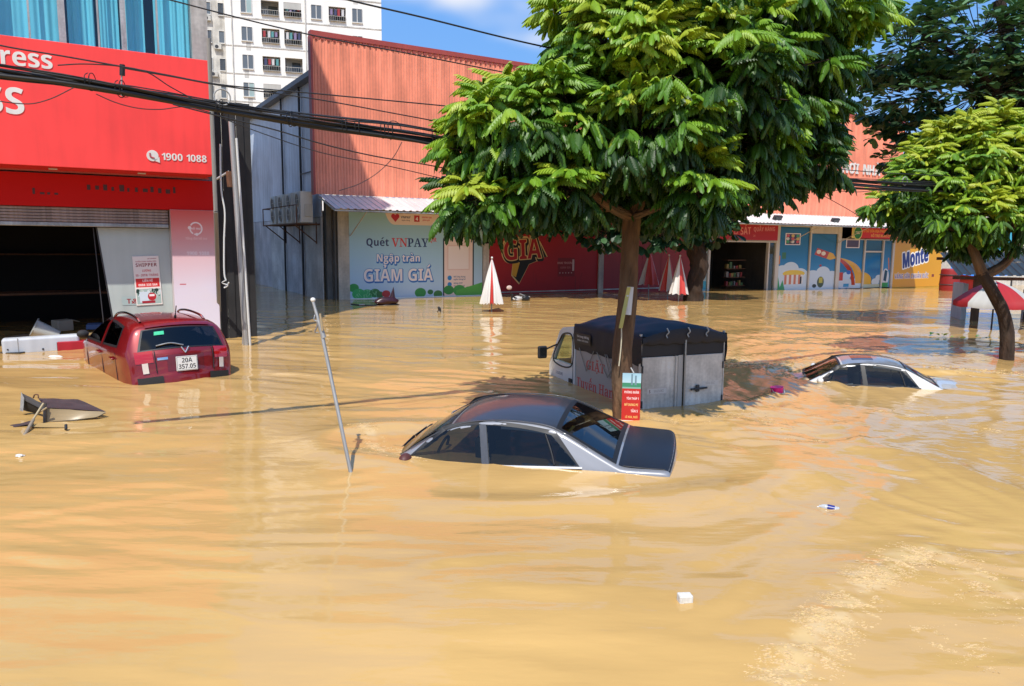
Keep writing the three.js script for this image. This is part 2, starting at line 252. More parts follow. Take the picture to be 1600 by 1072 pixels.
// ---------------------------------------------------------------- red fronted shop house on the left
const curtainM = new THREE.MeshStandardMaterial({ color: lin(0.28, 0.80, 0.95), roughness: 0.9, map: s4 });
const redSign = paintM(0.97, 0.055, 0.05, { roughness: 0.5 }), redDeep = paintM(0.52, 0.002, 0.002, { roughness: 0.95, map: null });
const concrete = wallM(0.36, 0.36, 0.36), paleConcrete = wallM(0.5, 0.5, 0.49);
function wavy(w, h, waves, amp, x, y, z, n = 48) {
  const g = new THREE.PlaneGeometry(w, h, n, 1), p = g.attributes.position;
  for (let i = 0; i < p.count; i++) { const u = p.getX(i) / w; p.setZ(i, amp * Math.sin(u * waves * 6.283) + amp * 0.6 * Math.sin(u * waves * 14.1 + 1)); }
  g.computeVertexNormals(); g.translate(x, y, z); return g;
}
{
  const t = thing('shop_house', 'tall shop house with red front, blue curtained windows and half raised roller shutter', 'building', sp(3.05, 0, DR), STREET);
  const X = (s) => s - 3.05;
  part('wall', [span(-0.22, 0, -1.6, 22.5, -16, -0.32), span(-9.5, -9.2, -1.6, 22.5, -16, 0), span(-9.2, -0.22, -1.6, 22.5, -16, -9.2), span(-9.2, -0.22, 3.76, 6.3, -9.2, -0.34), span(-9.2, -0.22, 8.9, 22.5, -9.2, -0.3), span(-9.2, -0.22, -1.6, -0.9, -9.2, -0.4)], concrete, t);
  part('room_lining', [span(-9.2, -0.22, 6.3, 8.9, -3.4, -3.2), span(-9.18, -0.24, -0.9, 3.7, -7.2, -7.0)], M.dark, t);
  part('wall_pier', [span(X(2.72), 0, 6.3, 8.9, -0.5, -0.1)], paleConcrete, t);
  for (const [a, b] of [[-6.1, -5.9], [-3.9, -3.75], [-1.15, -1.02], [0.12, 0.25], [1.29, 1.39]]) part('mullion', span(X(a), X(b), 6.3, 8.9, -0.32, -0.12), M.galv, t);
  for (const a of [-5, -2.6, -0.4, 0.86, 2.02]) part('mullion', span(X(a) - 0.018, X(a) + 0.018, 6.3, 8.9, -0.28, -0.2), M.galv, t);
  for (const [a, b] of [[-5.9, -3.9], [-3.75, -1.15], [-1.02, 0.12], [0.25, 1.29], [1.39, 2.72]]) part('window_pane', span(X(a), X(b), 6.3, 8.9, -0.25, -0.238), M.glass, t);
  for (const [a, b, w] of [[-5.9, -4.2, 6], [-3.7, -1.2, 8], [-1.0, 0.12, 4], [0.30, 0.80, 3], [0.90, 1.27, 2], [1.41, 1.78, 2], [1.98, 2.71, 4]]) part('curtain', wavy(b - a, 2.6, w, 0.018, X((a + b) / 2), 7.6, -0.5), curtainM, t);
  part('window_sill', span(-9.2, -0.22, 6.25, 6.32, -0.34, 0.0), M.galv, t);
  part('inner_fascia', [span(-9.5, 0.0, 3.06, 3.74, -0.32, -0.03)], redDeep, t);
  const st = paintM(0.08, 0.02, 0.02); for (let i = 0; i < 12; i++) part('letter_stain', span(-2.6 + i * 0.155, -2.6 + i * 0.155 + rr(0.04, 0.11), 3.44 + rr(-0.03, 0), 3.52 + rr(-0.02, 0.05), -0.03, -0.026), st, t);
  for (let i = 0; i < 4; i++) part('letter_stain', span(-3.6 + i * 0.13, -3.6 + i * 0.13 + rr(0.04, 0.1), 3.30, 3.34 + rr(0, 0.1) * (3 - i) / 3, -0.03, -0.026), st, t);
  // roller shutter, half raised: one slat after another
  const slat = rb(8.3, 0.058, 0.03, X(2.04) - 4.15, 0, -0.14, 0.012), slatM = mat(0.33, 0.27, 0.25, { metalness: 0.35, roughness: 0.5, map: g1 });
  for (let i = 0; i < 5; i++) { const m = part('shutter_slat', slat, slatM, t); m.position.y = 3.02 - i * 0.064; }
  part('shutter_bottom_bar', rb(8.3, 0.09, 0.06, X(2.04) - 4.15, 2.685, -0.14, 0.015), M.steel, t);
  // interior seen dimly through the shop window
  part('shelf', [span(-8.5, -1.6, 0.95, 1.0, -4.6, -3.6), span(-8.5, -1.6, 1.9, 1.94, -6.9, -6.4)], M.rust, t);
  const sh = new THREE.Shape([[X(0.60), 2.63], [X(2.07), 2.63], [X(2.07), -0.6], [X(0.93), -0.6]].map((p) => new THREE.Vector2(...p)));
  const pg = new THREE.ExtrudeGeometry(sh, { depth: 0.03, bevelEnabled: false }); pg.translate(0, 0, -0.36); boxUV(pg);
  part('frosted_panel', pg, paintM(0.50, 0.57, 0.56, { roughness: 0.18 }), t);
  part('panel_frame', [bar(V(X(0.59), 2.63, -0.33), V(X(0.92), -0.6, -0.33), 0.016), bar(V(X(0.53), 2.63, -0.36), V(X(0.66), -0.6, -0.36), 0.012)], M.darkMetal, t);
  const mir = canvasTex(128, 64, (x, w, h) => { x.fillStyle = '#9fb0ae'; x.fillRect(0, 0, w, h); x.translate(w, 0); x.scale(-1, 1); ctext(x, 'J&T', 58, 34, 52, '#8e2326'); });
  part('shop_mark', quad(0.42, 0.19, X(1.22), 0.98, -0.322), printM(mir), t);
  const col = canvasTex(256, 768, (x, w, h) => {
    const g = x.createLinearGradient(0, 0, w * 0.25, h); g.addColorStop(0, '#cf5148'); g.addColorStop(0.16, '#d98a86'); g.addColorStop(0.36, '#dcb6ba'); g.addColorStop(0.6, '#dcd0da'); g.addColorStop(1, '#dad6e2'); x.fillStyle = g; x.fillRect(0, 0, w, h);
    x.strokeStyle = '#f0dcd8'; x.lineWidth = 8; x.beginPath(); x.arc(140, 104, 34, -2.6, 1.9); x.stroke(); x.beginPath(); x.arc(140, 104, 34, 2.1, 3.3); x.stroke(); x.fillStyle = '#f0dcd8'; x.beginPath(); x.arc(144, 138, 9, 0, 7); x.fill(); x.beginPath(); x.arc(104, 100, 10, 0, 7); x.fill();
    ctext(x, 'HỖ TRỢ', 140, 104, 15, '#f0dcd8'); ctext(x, 'Tổng đài hỗ trợ', 140, 162, 17, '#e7b9b6'); ctext(x, '1900 1088', 146, 248, 28, '#ead3d6'); x.fillStyle = '#c26a72'; x.fillRect(34, 424, 36, 7);
  });
  part('printed_column', [span(X(2.07), 0, -1.6, 3.06, -0.32, -0.012)], paintM(0.66, 0.6, 0.62), t);
  part('column_print', quad(0.97, 3.05, X(2.555), 1.53, -0.006), printM(col, { roughness: 0.35 }), t);
}
{
  const t = thing('shop_sign', 'big bright red overhanging fascia sign with white lettering and phone number', 'sign', sp(2.93, 3.8, DR - 0.9), STREET);
  part('sign_panel', [rb(8.6, 2.43, 0.06, -4.3, 1.225, -0.03, 0.012)], redSign, t);
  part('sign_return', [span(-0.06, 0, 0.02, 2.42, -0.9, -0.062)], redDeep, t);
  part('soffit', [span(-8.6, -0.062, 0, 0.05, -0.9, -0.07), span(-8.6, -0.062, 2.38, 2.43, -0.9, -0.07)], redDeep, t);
  part('edge_trim', [span(-8.6, 0, -0.03, 0.0, -0.9, -0.85)], paintM(0.5, 0.1, 0.1), t);
  for (const x of [-3.08, -1.45, -4.7, -6.3]) part('downlight', rb(0.16, 0.03, 0.07, x, -0.012, -0.3, 0.01), M.alu, t);
  const L = (s, size, x, y) => { let cx = x; for (const ch of s) { if (ch === ' ') { cx += size * 0.42; continue; } const g = text3(ch, size, 0.014); g.computeBoundingBox(); const b = g.boundingBox; g.translate(cx - b.min.x, y, 0); part('letter', g, M.white, t); cx += b.max.x - b.min.x + size * 0.09; } return cx; };
  const right = (s, size, xr, y) => { const p = new THREE.Group(); let w = 0; for (const ch of s) { if (ch === ' ') { w += size * 0.42; continue; } const g = text3(ch, size, 0.01); g.computeBoundingBox(); w += g.boundingBox.max.x - g.boundingBox.min.x + size * 0.09; } L(s, size, xr - w, y); };
  right('express', 0.34, -2.93, 1.90);
  right('SS', 0.50, -3.44, 0.98);
  right('1900 1088', 0.148, -0.16, 0.27);
  const ic = new THREE.Shape(); ic.absarc(0, 0, 0.115, 0, Math.PI * 2); const ig = new THREE.ExtrudeGeometry(ic, { depth: 0.02, bevelEnabled: false }), tail = new THREE.ExtrudeGeometry(new THREE.Shape([[0.02, -0.1], [0.13, -0.02], [0.14, -0.14]].map((p) => new THREE.Vector2(...p))), { depth: 0.02, bevelEnabled: false });
  const icon = part('phone_icon', [ig, tail].map((g) => { g.translate(-1.25, 0.345, 0); return g; }), M.white, t);
  part('handset', tube([V(-1.3, 0.395, 0.024), V(-1.29, 0.325, 0.026), V(-1.22, 0.295, 0.024)], 0.018), paintM(0.5, 0.1, 0.12), icon);
}
{
  const t = thing('poster', 'white and red job poster reading SHIPPER on frosted panel', 'poster', sp(1.575, 0.88, DR + 0.32), STREET);
  t.rotation.z = 0.035;
  const p = canvasTex(256, 512, (x, w, h) => {
    x.fillStyle = '#e6dcd6'; x.fillRect(0, 0, w, h); ctext(x, 'J&T EXPRESS', 190, 26, 15, '#8b3336'); ctext(x, 'TUYỂN DỤNG NHÂN VIÊN', 128, 56, 17, '#a3464a'); ctext(x, 'SHIPPER', 128, 92, 50, '#7d1f27', { sx: 1.05 });
    ctext(x, 'LƯƠNG', 128, 150, 32, '#c33640', { sx: 0.8 }); ctext(x, '10 - 20TR/ THÁNG', 128, 198, 34, '#b8404a', { sx: 0.8 });
    x.fillStyle = '#cf2a28'; x.fillRect(12, 232, 232, 92); ctext(x, 'LIÊN HỆ', 128, 256, 34, '#f4e5df', { sx: 0.8 }); ctext(x, '0888 335 564', 128, 300, 34, '#f4e5df', { sx: 0.92 });
    x.fillStyle = '#9fb3ad'; x.fillRect(8, 342, 240, 160); for (let i = 0; i < 60; i++) { x.fillStyle = ['#3f6152', '#c9d3d6', '#20382d', '#b9c4bd'][i % 4]; x.beginPath(); x.arc(10 + rnd() * 236, 346 + rnd() * 90, 4 + rnd() * 14, 0, 7); x.fill(); }
    x.fillStyle = '#c9d4de'; x.fillRect(36, 372, 88, 110); x.fillStyle = '#b3202a'; x.beginPath(); x.arc(158, 425, 42, 0, 7); x.fill(); x.fillStyle = '#f2dcdc'; x.fillRect(132, 400, 52, 22); x.fillStyle = '#9c1f2c'; x.fillRect(56, 468, 130, 26);
  });
  part('sheet', quad(0.54, 1.12, 0, 0.56, 0.012), printM(p, { roughness: 0.4 }), t); part('backing', rb(0.55, 1.13, 0.01, 0, 0.56, 0.004, 0.004), M.white, t);
}
{ // between the two houses
  const t = thing('corrugated_partition', 'dark sheet partition standing in gap beside the red shop', 'partition', sp(3.1, 0, DR + 0.25), STREET);
  for (let i = 0; i < 5; i++) part('sheet', bx(0.16, 7.2, 0.03, 0.1 + i * 0.165, 2.0, (i % 2) * 0.03), mat(0.025, 0.025, 0.027, { roughness: 0.8, map: g1 }), t);
  const pp = tag(part('drain_pipe', [bar(onWater(344, 536, -0.2), at(337, 330, 15.9), 0.05), bar(at(337, 330, 15.9), at(326, 60, 15.6), 0.045)], wallM(0.3, 0.3, 0.29), scene), 'grey weathered drain pipe at corner of the red shop', 'pipe');
  const base = onWater(387, 541), top = at(361, 190, -base.z);
  const w = thing('white_post', 'pale metal gutter post leaning beside dark gap between houses', 'post', V(base.x, -0.9, base.z));
  const bl = V(0, 0, 0), tl = top.clone().sub(V(base.x, -0.9, base.z));
  part('pole', [bar(V(0, -0.4, 0), tl, 0.062, 0.06, 12)], M.galv, w); part('channel', [bar(V(0.1, -0.4, 0.01), tl.clone().add(V(0.1, -0.35, 0)), 0.03, 0.03, 4)], paintM(0.7, 0.7, 0.68), w);
  part('clamp', [bar(at(358, 268, -base.z).sub(w.position), at(360, 292, -base.z).sub(w.position), 0.075)], M.rust, w); part('bracket', bar(at(358, 268, -base.z).sub(w.position), at(338, 280, -base.z).sub(w.position), 0.025), M.galv, w);
  const s2 = onWater(377, 538); tag(part('prop_stick', bar(V(s2.x, -0.4, s2.z), at(382, 492, -s2.z), 0.025), M.galv, scene), 'short grey stick propped at the foot of the white post', 'stick');
  tag(part('loose_cord', [tube([[344, 225], [346, 300], [351, 330], [350, 380], [351, 432], [353, 438]].map(([a, b]) => at(a, b, 16.05)), 0.018, 40), tube([[353, 438], [347, 442], [356, 446], [350, 450], [358, 441], [354, 447]].map(([a, b], i) => at(a, b, 16.02 + i * 0.02)), 0.012, 40)], mat(0.6, 0.6, 0.57), scene), 'white knotted cord hanging down the dark gap', 'cord');
}

// ---------------------------------------------------------------- orange clad shop hall
const orangeM = new THREE.MeshStandardMaterial({ color: lin(0.95, 0.33, 0.21), roughness: 0.55, map: m4 }), orangeB = orangeM.clone(); orangeB.color = lin(0.91, 0.315, 0.20);
const capM = paintM(0.40, 0.07, 0.055);
function ribbed(w, len, n, dep, th = 0.004) { // a ribbed sheet, ribs along y, standing at z = 0
  const pts = [], step = w / n; for (let i = 0; i < n; i++) { const x = i * step; pts.push([x, 0], [x + step * 0.52, 0], [x + step * 0.62, dep], [x + step * 0.88, dep]); } pts.push([w, 0]);
  const pos = [], uv = []; for (let i = 0; i + 1 < pts.length; i++) { const [a, za] = pts[i], [b, zb] = pts[i + 1]; for (const [x, y, z] of [[a, 0, za], [b, 0, zb], [b, len, zb], [a, 0, za], [b, len, zb], [a, len, za]]) { pos.push(x, y, z); uv.push(x, y); } }
  const g = new THREE.BufferGeometry(); g.setAttribute('position', new THREE.Float32BufferAttribute(pos, 3)); g.setAttribute('uv', new THREE.Float32BufferAttribute(uv, 2)); g.computeVertexNormals(); return g;
}
const S0 = 8.59, HX = (s) => s - S0;
const hallAt = (s, y = 0, z = 0) => sp(s, y, DO - z);
{
  const t = thing('shop_hall', 'long orange ribbed metal shop hall with grey blue side wall', 'building', sp(S0, 0, DO), STREET);
  const pan = ribbed(1.1, 6.0, 9, 0.022);
  for (let i = 0; i < 35; i++) { const m = part('cladding_sheet', pan, i % 3 ? orangeM : orangeB, t); m.position.set(i * 1.1, 4.22, (i % 2) * 0.003); }
  part('parapet_cap', [span(-0.06, 38.6, 10.22, 10.36, -0.3, 0.07), span(-0.06, 38.6, 10.36, 10.42, -0.3, 0.02)], capM, t);
  for (let i = 0; i < 70; i++) part('cap_tooth', span(i * 0.24 + 0.1, i * 0.24 + 0.2, 10.1, 10.22, 0.022, 0.05), capM, t);
  part('corner_trim', [span(-0.08, 0.0, 4.2, 10.22, -0.3, 0.05)], capM, t);
  part('wall', [span(0.35, 45, -1.6, 4.2, -16, -15.8), span(0.35, 38.5, 8.8, 8.9, -16, -0.31), span(0.35, 38.5, 4.25, 10.2, -0.3, -0.04), span(38.3, 38.5, -1.6, 8.8, -16, -0.31)], wallM(0.4, 0.4, 0.42), t);
  const sheetM = [paintM(0.64, 0.72, 0.85, { map: m4 }), paintM(0.61, 0.70, 0.83, { map: m4 }), paintM(0.66, 0.73, 0.86, { map: m4 })], widths = [2.6, 3.2, 3.0, 3.6, 3.6]; let z = -0.31;
  widths.forEach((w, i) => { part('wall_sheet', span(0.31, 0.35, 3.35, 8.8, z - w + 0.02, z), sheetM[i % 3], t); part('plaster_wall', span(0.3, 0.35, -1.6, 3.33, z - w + 0.004, z), wallM(0.66 - 0.04 * (i % 2), 0.66 - 0.04 * (i % 2), 0.68), t); z -= w; });
  part('eave_trim', [span(-0.05, 0.36, 8.8, 9.0, -16, -0.3)], paintM(0.16, 0.17, 0.2), t);
  for (const [dd, r] of [[2.9, 0.05], [6.0, 0.045]]) part('down_pipe', bar(V(0.22, -0.5, -dd), V(0.22, 8.8, -dd), r), M.darkMetal, t);
  part('conduit', [bar(V(0.22, 5.2, -1.0), V(0.22, 5.2, -2.9), 0.03), bar(V(0.22, 5.2, -1.0), V(0.22, 4.8, -1.0), 0.03)], M.darkMetal, t);
  part('corner_post', [span(HX(9.0), HX(9.2), -1.6, 4.0, -0.35, -0.02), bar(V(HX(9.32), -1, 0.02), V(HX(9.32), 3.9, 0.02), 0.05)], wallM(0.12, 0.12, 0.12), t);
  part('white_column', [span(HX(9.44), HX(9.9), -1.6, 3.9, -0.35, 0.06)], wallM(0.62, 0.58, 0.52), t);
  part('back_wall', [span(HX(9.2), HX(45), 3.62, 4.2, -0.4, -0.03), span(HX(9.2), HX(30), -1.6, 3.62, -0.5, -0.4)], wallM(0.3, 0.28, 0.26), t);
  // street front posts
  for (const [a, b, y] of [[16.1, 16.4, 2.25], [22.6, 22.9, 2.6]]) part('front_post', [span(HX(a), HX(b), -1.6, y, -0.2, 0.1), span(HX(a) - 0.25, HX(b) + 0.15, y, y + 0.09, -0.25, 0.16)], wallM(0.55, 0.52, 0.5), t);
  // awning of ribbed white sheets on struts
  const aw = ribbed(1.12, 2.25, 4, 0.03), awM = [paintM(0.74, 0.74, 0.74, { metalness: 0.1, roughness: 0.4 }), paintM(0.66, 0.66, 0.67, { metalness: 0.1, roughness: 0.45 })], ang = Math.atan2(0.62, 2.15);
  aw.rotateX(-Math.PI / 2 + ang); // ribs now run from the front edge back and up
  for (let i = 0; i < 35; i++) { const m = part('awning_sheet', aw, awM[(i * 7) % 3 ? 0 : 1], t); m.position.set(0.12 + i * 1.12, 3.58 + (i % 2) * 0.004, 2.15); }
  part('awning_frame', [span(0.1, 39.3, 3.5, 3.55, 2.06, 2.12), span(0.1, 39.3, 4.08, 4.12, 0.05, 0.1), bx(0.05, 0.05, 2.2, 0.12, 3.83, 1.05, 0, 0, ang), bx(0.05, 0.05, 2.2, 39.2, 3.83, 1.05, 0, 0, ang)], M.galv, t);
  for (const s of [9.95, 22.7, 36.6, 41.0, 46.6]) part('awning_strut', bar(V(HX(s), 2.6, 0.08), V(HX(s), 3.5, 2.05), 0.022), paintM(0.62, 0.56, 0.5), t);
  // shop front on the right: frames, glass, open shop
  const fr = paintM(0.66, 0.62, 0.56);
  for (const [s, w, y] of [[30.15, 0.14, 3.4], [34.86, 0.11, 2.6], [35.6, 0.3, 3.62], [38.5, 0.12, 3.5], [41.2, 0.34, 3.62], [43.8, 0.13, 2.85], [45.75, 0.13, 2.85], [46.85, 0.2, 3.0], [52.75, 0.5, 3.2]]) part('shop_front_post', span(HX(s) - w / 2, HX(s) + w / 2, -1.8, y, -0.12, 0.06), fr, t);
  part('shop_front_rail', [span(HX(30.22), HX(35.45), 2.56, 2.64, -0.1, 0.05), span(HX(38.56), HX(41.03), 3.14, 3.58, -0.1, 0.04), span(HX(43.87), HX(45.68), 2.02, 2.12, -0.1, 0.03), span(HX(41.37), HX(46.75), 2.8, 2.87, -0.1, 0.04), span(HX(35.75), HX(38.44), 3.5, 3.56, -0.1, 0.04)], fr, t);
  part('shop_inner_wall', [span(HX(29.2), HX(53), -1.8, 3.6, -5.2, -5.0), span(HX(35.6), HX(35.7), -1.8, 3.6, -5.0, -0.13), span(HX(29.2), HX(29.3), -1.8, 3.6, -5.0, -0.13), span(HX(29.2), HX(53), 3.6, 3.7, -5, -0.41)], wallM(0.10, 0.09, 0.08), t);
  part('shop_front_pane', [span(HX(34.93), HX(35.45), -1.8, 2.55, -0.05, -0.04)], M.glass, t);
  part('blue_pane', [span(HX(29.3), HX(30.07), -1.8, 2.5, -0.06, -0.02)], paintM(0.42, 0.55, 0.58), t); part('blue_pane', [span(HX(29.32), HX(30.05), -0.05, 0.42, -0.02, -0.012)], paintM(0.05, 0.4, 0.55), t);
  part('shelf', [0, 0.5, 1.0, 1.5].map((y) => span(HX(32.9), HX(34.4), y, y + 0.04, -1.6, -1.2)), M.rust, t);
  let k = 0; for (const y of [0.04, 0.54, 1.04]) for (let x = 33.0; x < 34.3; x += rr(0.14, 0.3)) { const h = rr(0.15, 0.38); part('packet', rb(rr(0.1, 0.2), h, 0.16, HX(x), y + h / 2, -1.35, 0.01), [paintM(0.3, 0.03, 0.03), paintM(0.28, 0.2, 0.05), paintM(0.06, 0.14, 0.05), paintM(0.25, 0.22, 0.2)][k++ % 4], t); }
}
{ // print on the blue billboard (its scan code is left blank)
  const t = thing('billboard', 'pale blue payment billboard reading GIẢM GIÁ under the white awning', 'billboard', hallAt(9.9), STREET);
  const tx = canvasTex(1180, 700, (x, w, h) => {
    const g = x.createLinearGradient(0, 0, 0, h); g.addColorStop(0, '#9ec7cf'); g.addColorStop(0.5, '#a9cfe2'); g.addColorStop(1, '#b9d3ee'); x.fillStyle = g; x.fillRect(0, 0, w, h);
    x.fillStyle = '#f0d6c8'; x.beginPath(); x.moveTo(300, 0); x.quadraticCurveTo(330, 92, 380, 92); x.lineTo(840, 92); x.quadraticCurveTo(890, 92, 910, 0); x.fill();
    x.fillStyle = '#c62a3f'; x.beginPath(); x.moveTo(385, 70); x.lineTo(350, 30); x.arc(368, 22, 18, Math.PI, 0); x.arc(402, 22, 18, Math.PI, 0); x.lineTo(420, 30); x.fill(); ctext(x, 'VNPAY', 475, 30, 26, '#333a55'); ctext(x, 'Ngân hàng', 475, 54, 14, '#8a6a6a');
    x.fillStyle = '#c4303a'; x.fillRect(548, 12, 48, 52); ctext(x, '4', 572, 40, 40, '#fff'); ctext(x, 'VNPAY-QR', 660, 26, 18, '#c4303a'); ctext(x, 'giảm giá', 655, 48, 16, '#c4303a');
    ctext(x, 'Quét', 232, 236, 82, '#27305f'); ctext(x, 'VN', 420, 236, 98, '#d43b35', { font: 'serif', sx: 0.95 }); ctext(x, 'PAY', 580, 236, 98, '#1f3565', { font: 'serif', sx: 0.92 }); ctext(x, 'QR', 714, 210, 46, '#d43b35', { font: 'serif' });
    const big = (s, px, py, sz, sx) => { ctext(x, s, px + 3, py + 7, sz, '#1f68b8', { stroke: '#1f68b8', lw: 14, sx }); ctext(x, s, px, py, sz, '#f3e7e4', { stroke: '#3f86c8', lw: 9, sx }); ctext(x, s, px, py, sz, '#f3e7e4', { sx }); };
    big('Ngập tràn', 410, 362, 84, 0.95); big('GIẢM GIÁ', 410, 502, 140, 0.92);
    x.lineWidth = 12; x.strokeStyle = '#1c2230'; x.fillStyle = '#f2d9cc'; x.beginPath(); x.roundRect(812, 176, 280, 560, 40); x.fill(); x.stroke(); x.fillStyle = '#1c2230'; x.beginPath(); x.roundRect(920, 196, 70, 22, 11); x.fill();
    x.fillStyle = '#e9c9ba'; x.fillRect(846, 252, 212, 214); x.fillStyle = '#f6e6dd'; x.fillRect(856, 262, 192, 194);
    for (const [y, a, b] of [[532, 'Mở ứng dụng', 'ngân hàng/ví'], [588, 'Nhập OTP', 'và nhận quà']]) { x.fillStyle = '#2f86c6'; x.beginPath(); x.arc(868, y, 20, 0, 7); x.fill(); ctext(x, a, 905, y - 10, 18, '#5b6b86', { align: 'left' }); ctext(x, b, 905, y + 12, 18, '#5b6b86', { align: 'left' }); }
    const blob = (px, py, r, c) => { x.fillStyle = c; x.beginPath(); x.ellipse(px, py, r, r * 0.8, 0, 0, 7); x.fill(); };
    for (const [px, py, r, c] of [[30, 600, 42, '#2c9a4a'], [70, 650, 54, '#3bb063'], [140, 655, 52, '#37a862'], [205, 645, 44, '#277a3f'], [245, 660, 34, '#2d6d3a'], [300, 654, 36, '#b8353a'], [600, 652, 50, '#2d8f45'], [690, 648, 26, '#256f39'], [760, 668, 40, '#3a7d3e'], [860, 635, 48, '#2f8b3f'], [960, 640, 58, '#3f9c4a'], [1050, 650, 52, '#4bab4e']]) blob(px, py, r, c);
    x.fillStyle = '#58b04c'; x.beginPath(); x.moveTo(930, 700); x.lineTo(930, 640); x.lineTo(1180, 575); x.lineTo(1180, 700); x.fill();
    x.strokeStyle = '#8fd2a0'; x.lineWidth = 3; for (let i = 0; i < 40; i++) { const px = 20 + rnd() * 200, py = 610 + rnd() * 70; x.beginPath(); x.moveTo(px, py); x.lineTo(px + rnd() * 26 - 13, py + 16); x.stroke(); }
    x.fillStyle = '#e8eef2'; x.fillRect(0, 684, w, 16);
  });
  part('print', quad(6.16, 3.6, 3.09, 1.76, 0.052), printM(tx, { roughness: 0.4 }), t); part('backing_board', span(0.01, 6.18, -1.6, 3.57, -0.3, 0.045), M.white, t);
}
{
  const t = thing('red_hoarding', 'long dark red hoarding wall with huge lettering GIÁ behind the parasols', 'hoarding', hallAt(16.4), STREET);
  const tx = canvasTex(1240, 740, (x, w, h) => {
    x.fillStyle = '#a01019'; x.fillRect(0, 0, w, h);
    x.save(); x.translate(120, 340); x.rotate(-0.06);
    const zig = [[130, 100], [110, 210], [190, 300], [310, 120], [400, 96], [400, 70], [520, 60], [440, -90], [130, -90]]; x.fillStyle = '#d8b679'; x.beginPath(); zig.forEach(([a, b], i) => (i ? x.lineTo(a, b) : x.moveTo(a, b))); x.fill();
    x.fillStyle = '#14130f'; x.beginPath(); zig.forEach(([a, b], i) => { const q = [a + (275 - a) * 0.05, b + (60 - b) * 0.06]; i ? x.lineTo(...q) : x.moveTo(...q); }); x.fill();
    x.fillStyle = '#c8962e'; x.beginPath(); x.moveTo(132, 102); x.lineTo(118, 206); x.lineTo(160, 230); x.lineTo(208, 96); x.fill();
    for (const [c, lw, dx, dy] of [['#d8b679', 64, 0, 0], ['#14130f', 46, 6, 10], ['#d8b679', 18, 0, 0]]) ctext(x, 'GIÁ', 240 + dx, -20 + dy, 250, c, { stroke: c, lw, sx: 0.95 });
    ctext(x, 'GIÁ', 240, -20, 250, '#a5121b', { sx: 0.95 }); x.restore();
    x.fillStyle = '#7d0d14'; x.fillRect(760, 380, 200, 180); ctext(x, 'KHAI TRƯƠNG', 850, 430, 28, '#c88f88'); ctext(x, 'GIẢM GIÁ', 850, 474, 26, '#b06a66'); for (let i = 0; i < 5; i++) { x.fillStyle = '#c79a94'; x.fillRect(780 + i * 34, 520, 12, 10); } x.fillStyle = '#c9a9a2'; x.fillRect(930, 396, 22, 110);
    for (let i = 0; i < 18; i++) { x.fillStyle = 'rgba(60,5,8,0.35)'; x.fillRect(rnd() * w, 500 + rnd() * 160, 3 + rnd() * 5, 40 + rnd() * 120); } x.fillStyle = '#6c5a55'; x.fillRect(0, 712, w, 8);
  });
  part('print', quad(6.2, 3.7, 3.1, 1.75, 0.02), printM(tx, { roughness: 0.6 }), t);
  part('backing_board', [span(0, 6.2, -1.6, 3.6, -0.1, 0.014)], redDeep, t); for (let i = 0; i < 5; i++) part('board', span(6.52 + i * 1.27, 6.52 + i * 1.27 + 1.255, -1.6, 3.6, -0.1, 0.0), paintM(0.33 + 0.02 * (i % 2), 0.012, 0.016), t);
  part('foot_rail', [span(0, 6.2, 0.1, 0.15, 0.022, 0.05), span(6.5, 12.8, 0.1, 0.15, 0.002, 0.05)], M.galv, t); part('dark_head', span(-0.3, 0.35, 2.36, 3.6, -0.2, 0.03), M.dark, t);
}
{
  const t = thing('shop_sign', 'red shop sign board over the open doorway of the right shop', 'sign', hallAt(30.2, 2.66, 0.12), STREET);
  const tx = canvasTex(1024, 170, (x, w, h) => { x.fillStyle = '#b00f16'; x.fillRect(0, 0, w, h); x.fillStyle = '#7a4a36'; x.fillRect(0, 0, 90, h); ctext(x, 'KHẢO', 250, 78, 110, '#d9756c', { sx: 0.9, rot: -0.03 }); ctext(x, 'SÁT', 500, 70, 110, '#e08a78', { sx: 0.9, rot: -0.05 }); ctext(x, 'QUẦY HÀNG', 800, 46, 64, '#d98d85', { sx: 0.95, rot: -0.03 }); ctext(x, '24', 640, 120, 32, '#cf7a66'); });
  part('print', quad(5.2, 0.86, 2.62, 0.45, 0.03), printM(tx), t); part('frame', [span(0, 5.24, 0, 0.9, -0.1, 0.024), span(0, 5.24, 0.88, 0.94, -0.1, 0.05)], fr2(), t);
}
function fr2() { return paintM(0.66, 0.58, 0.5); }
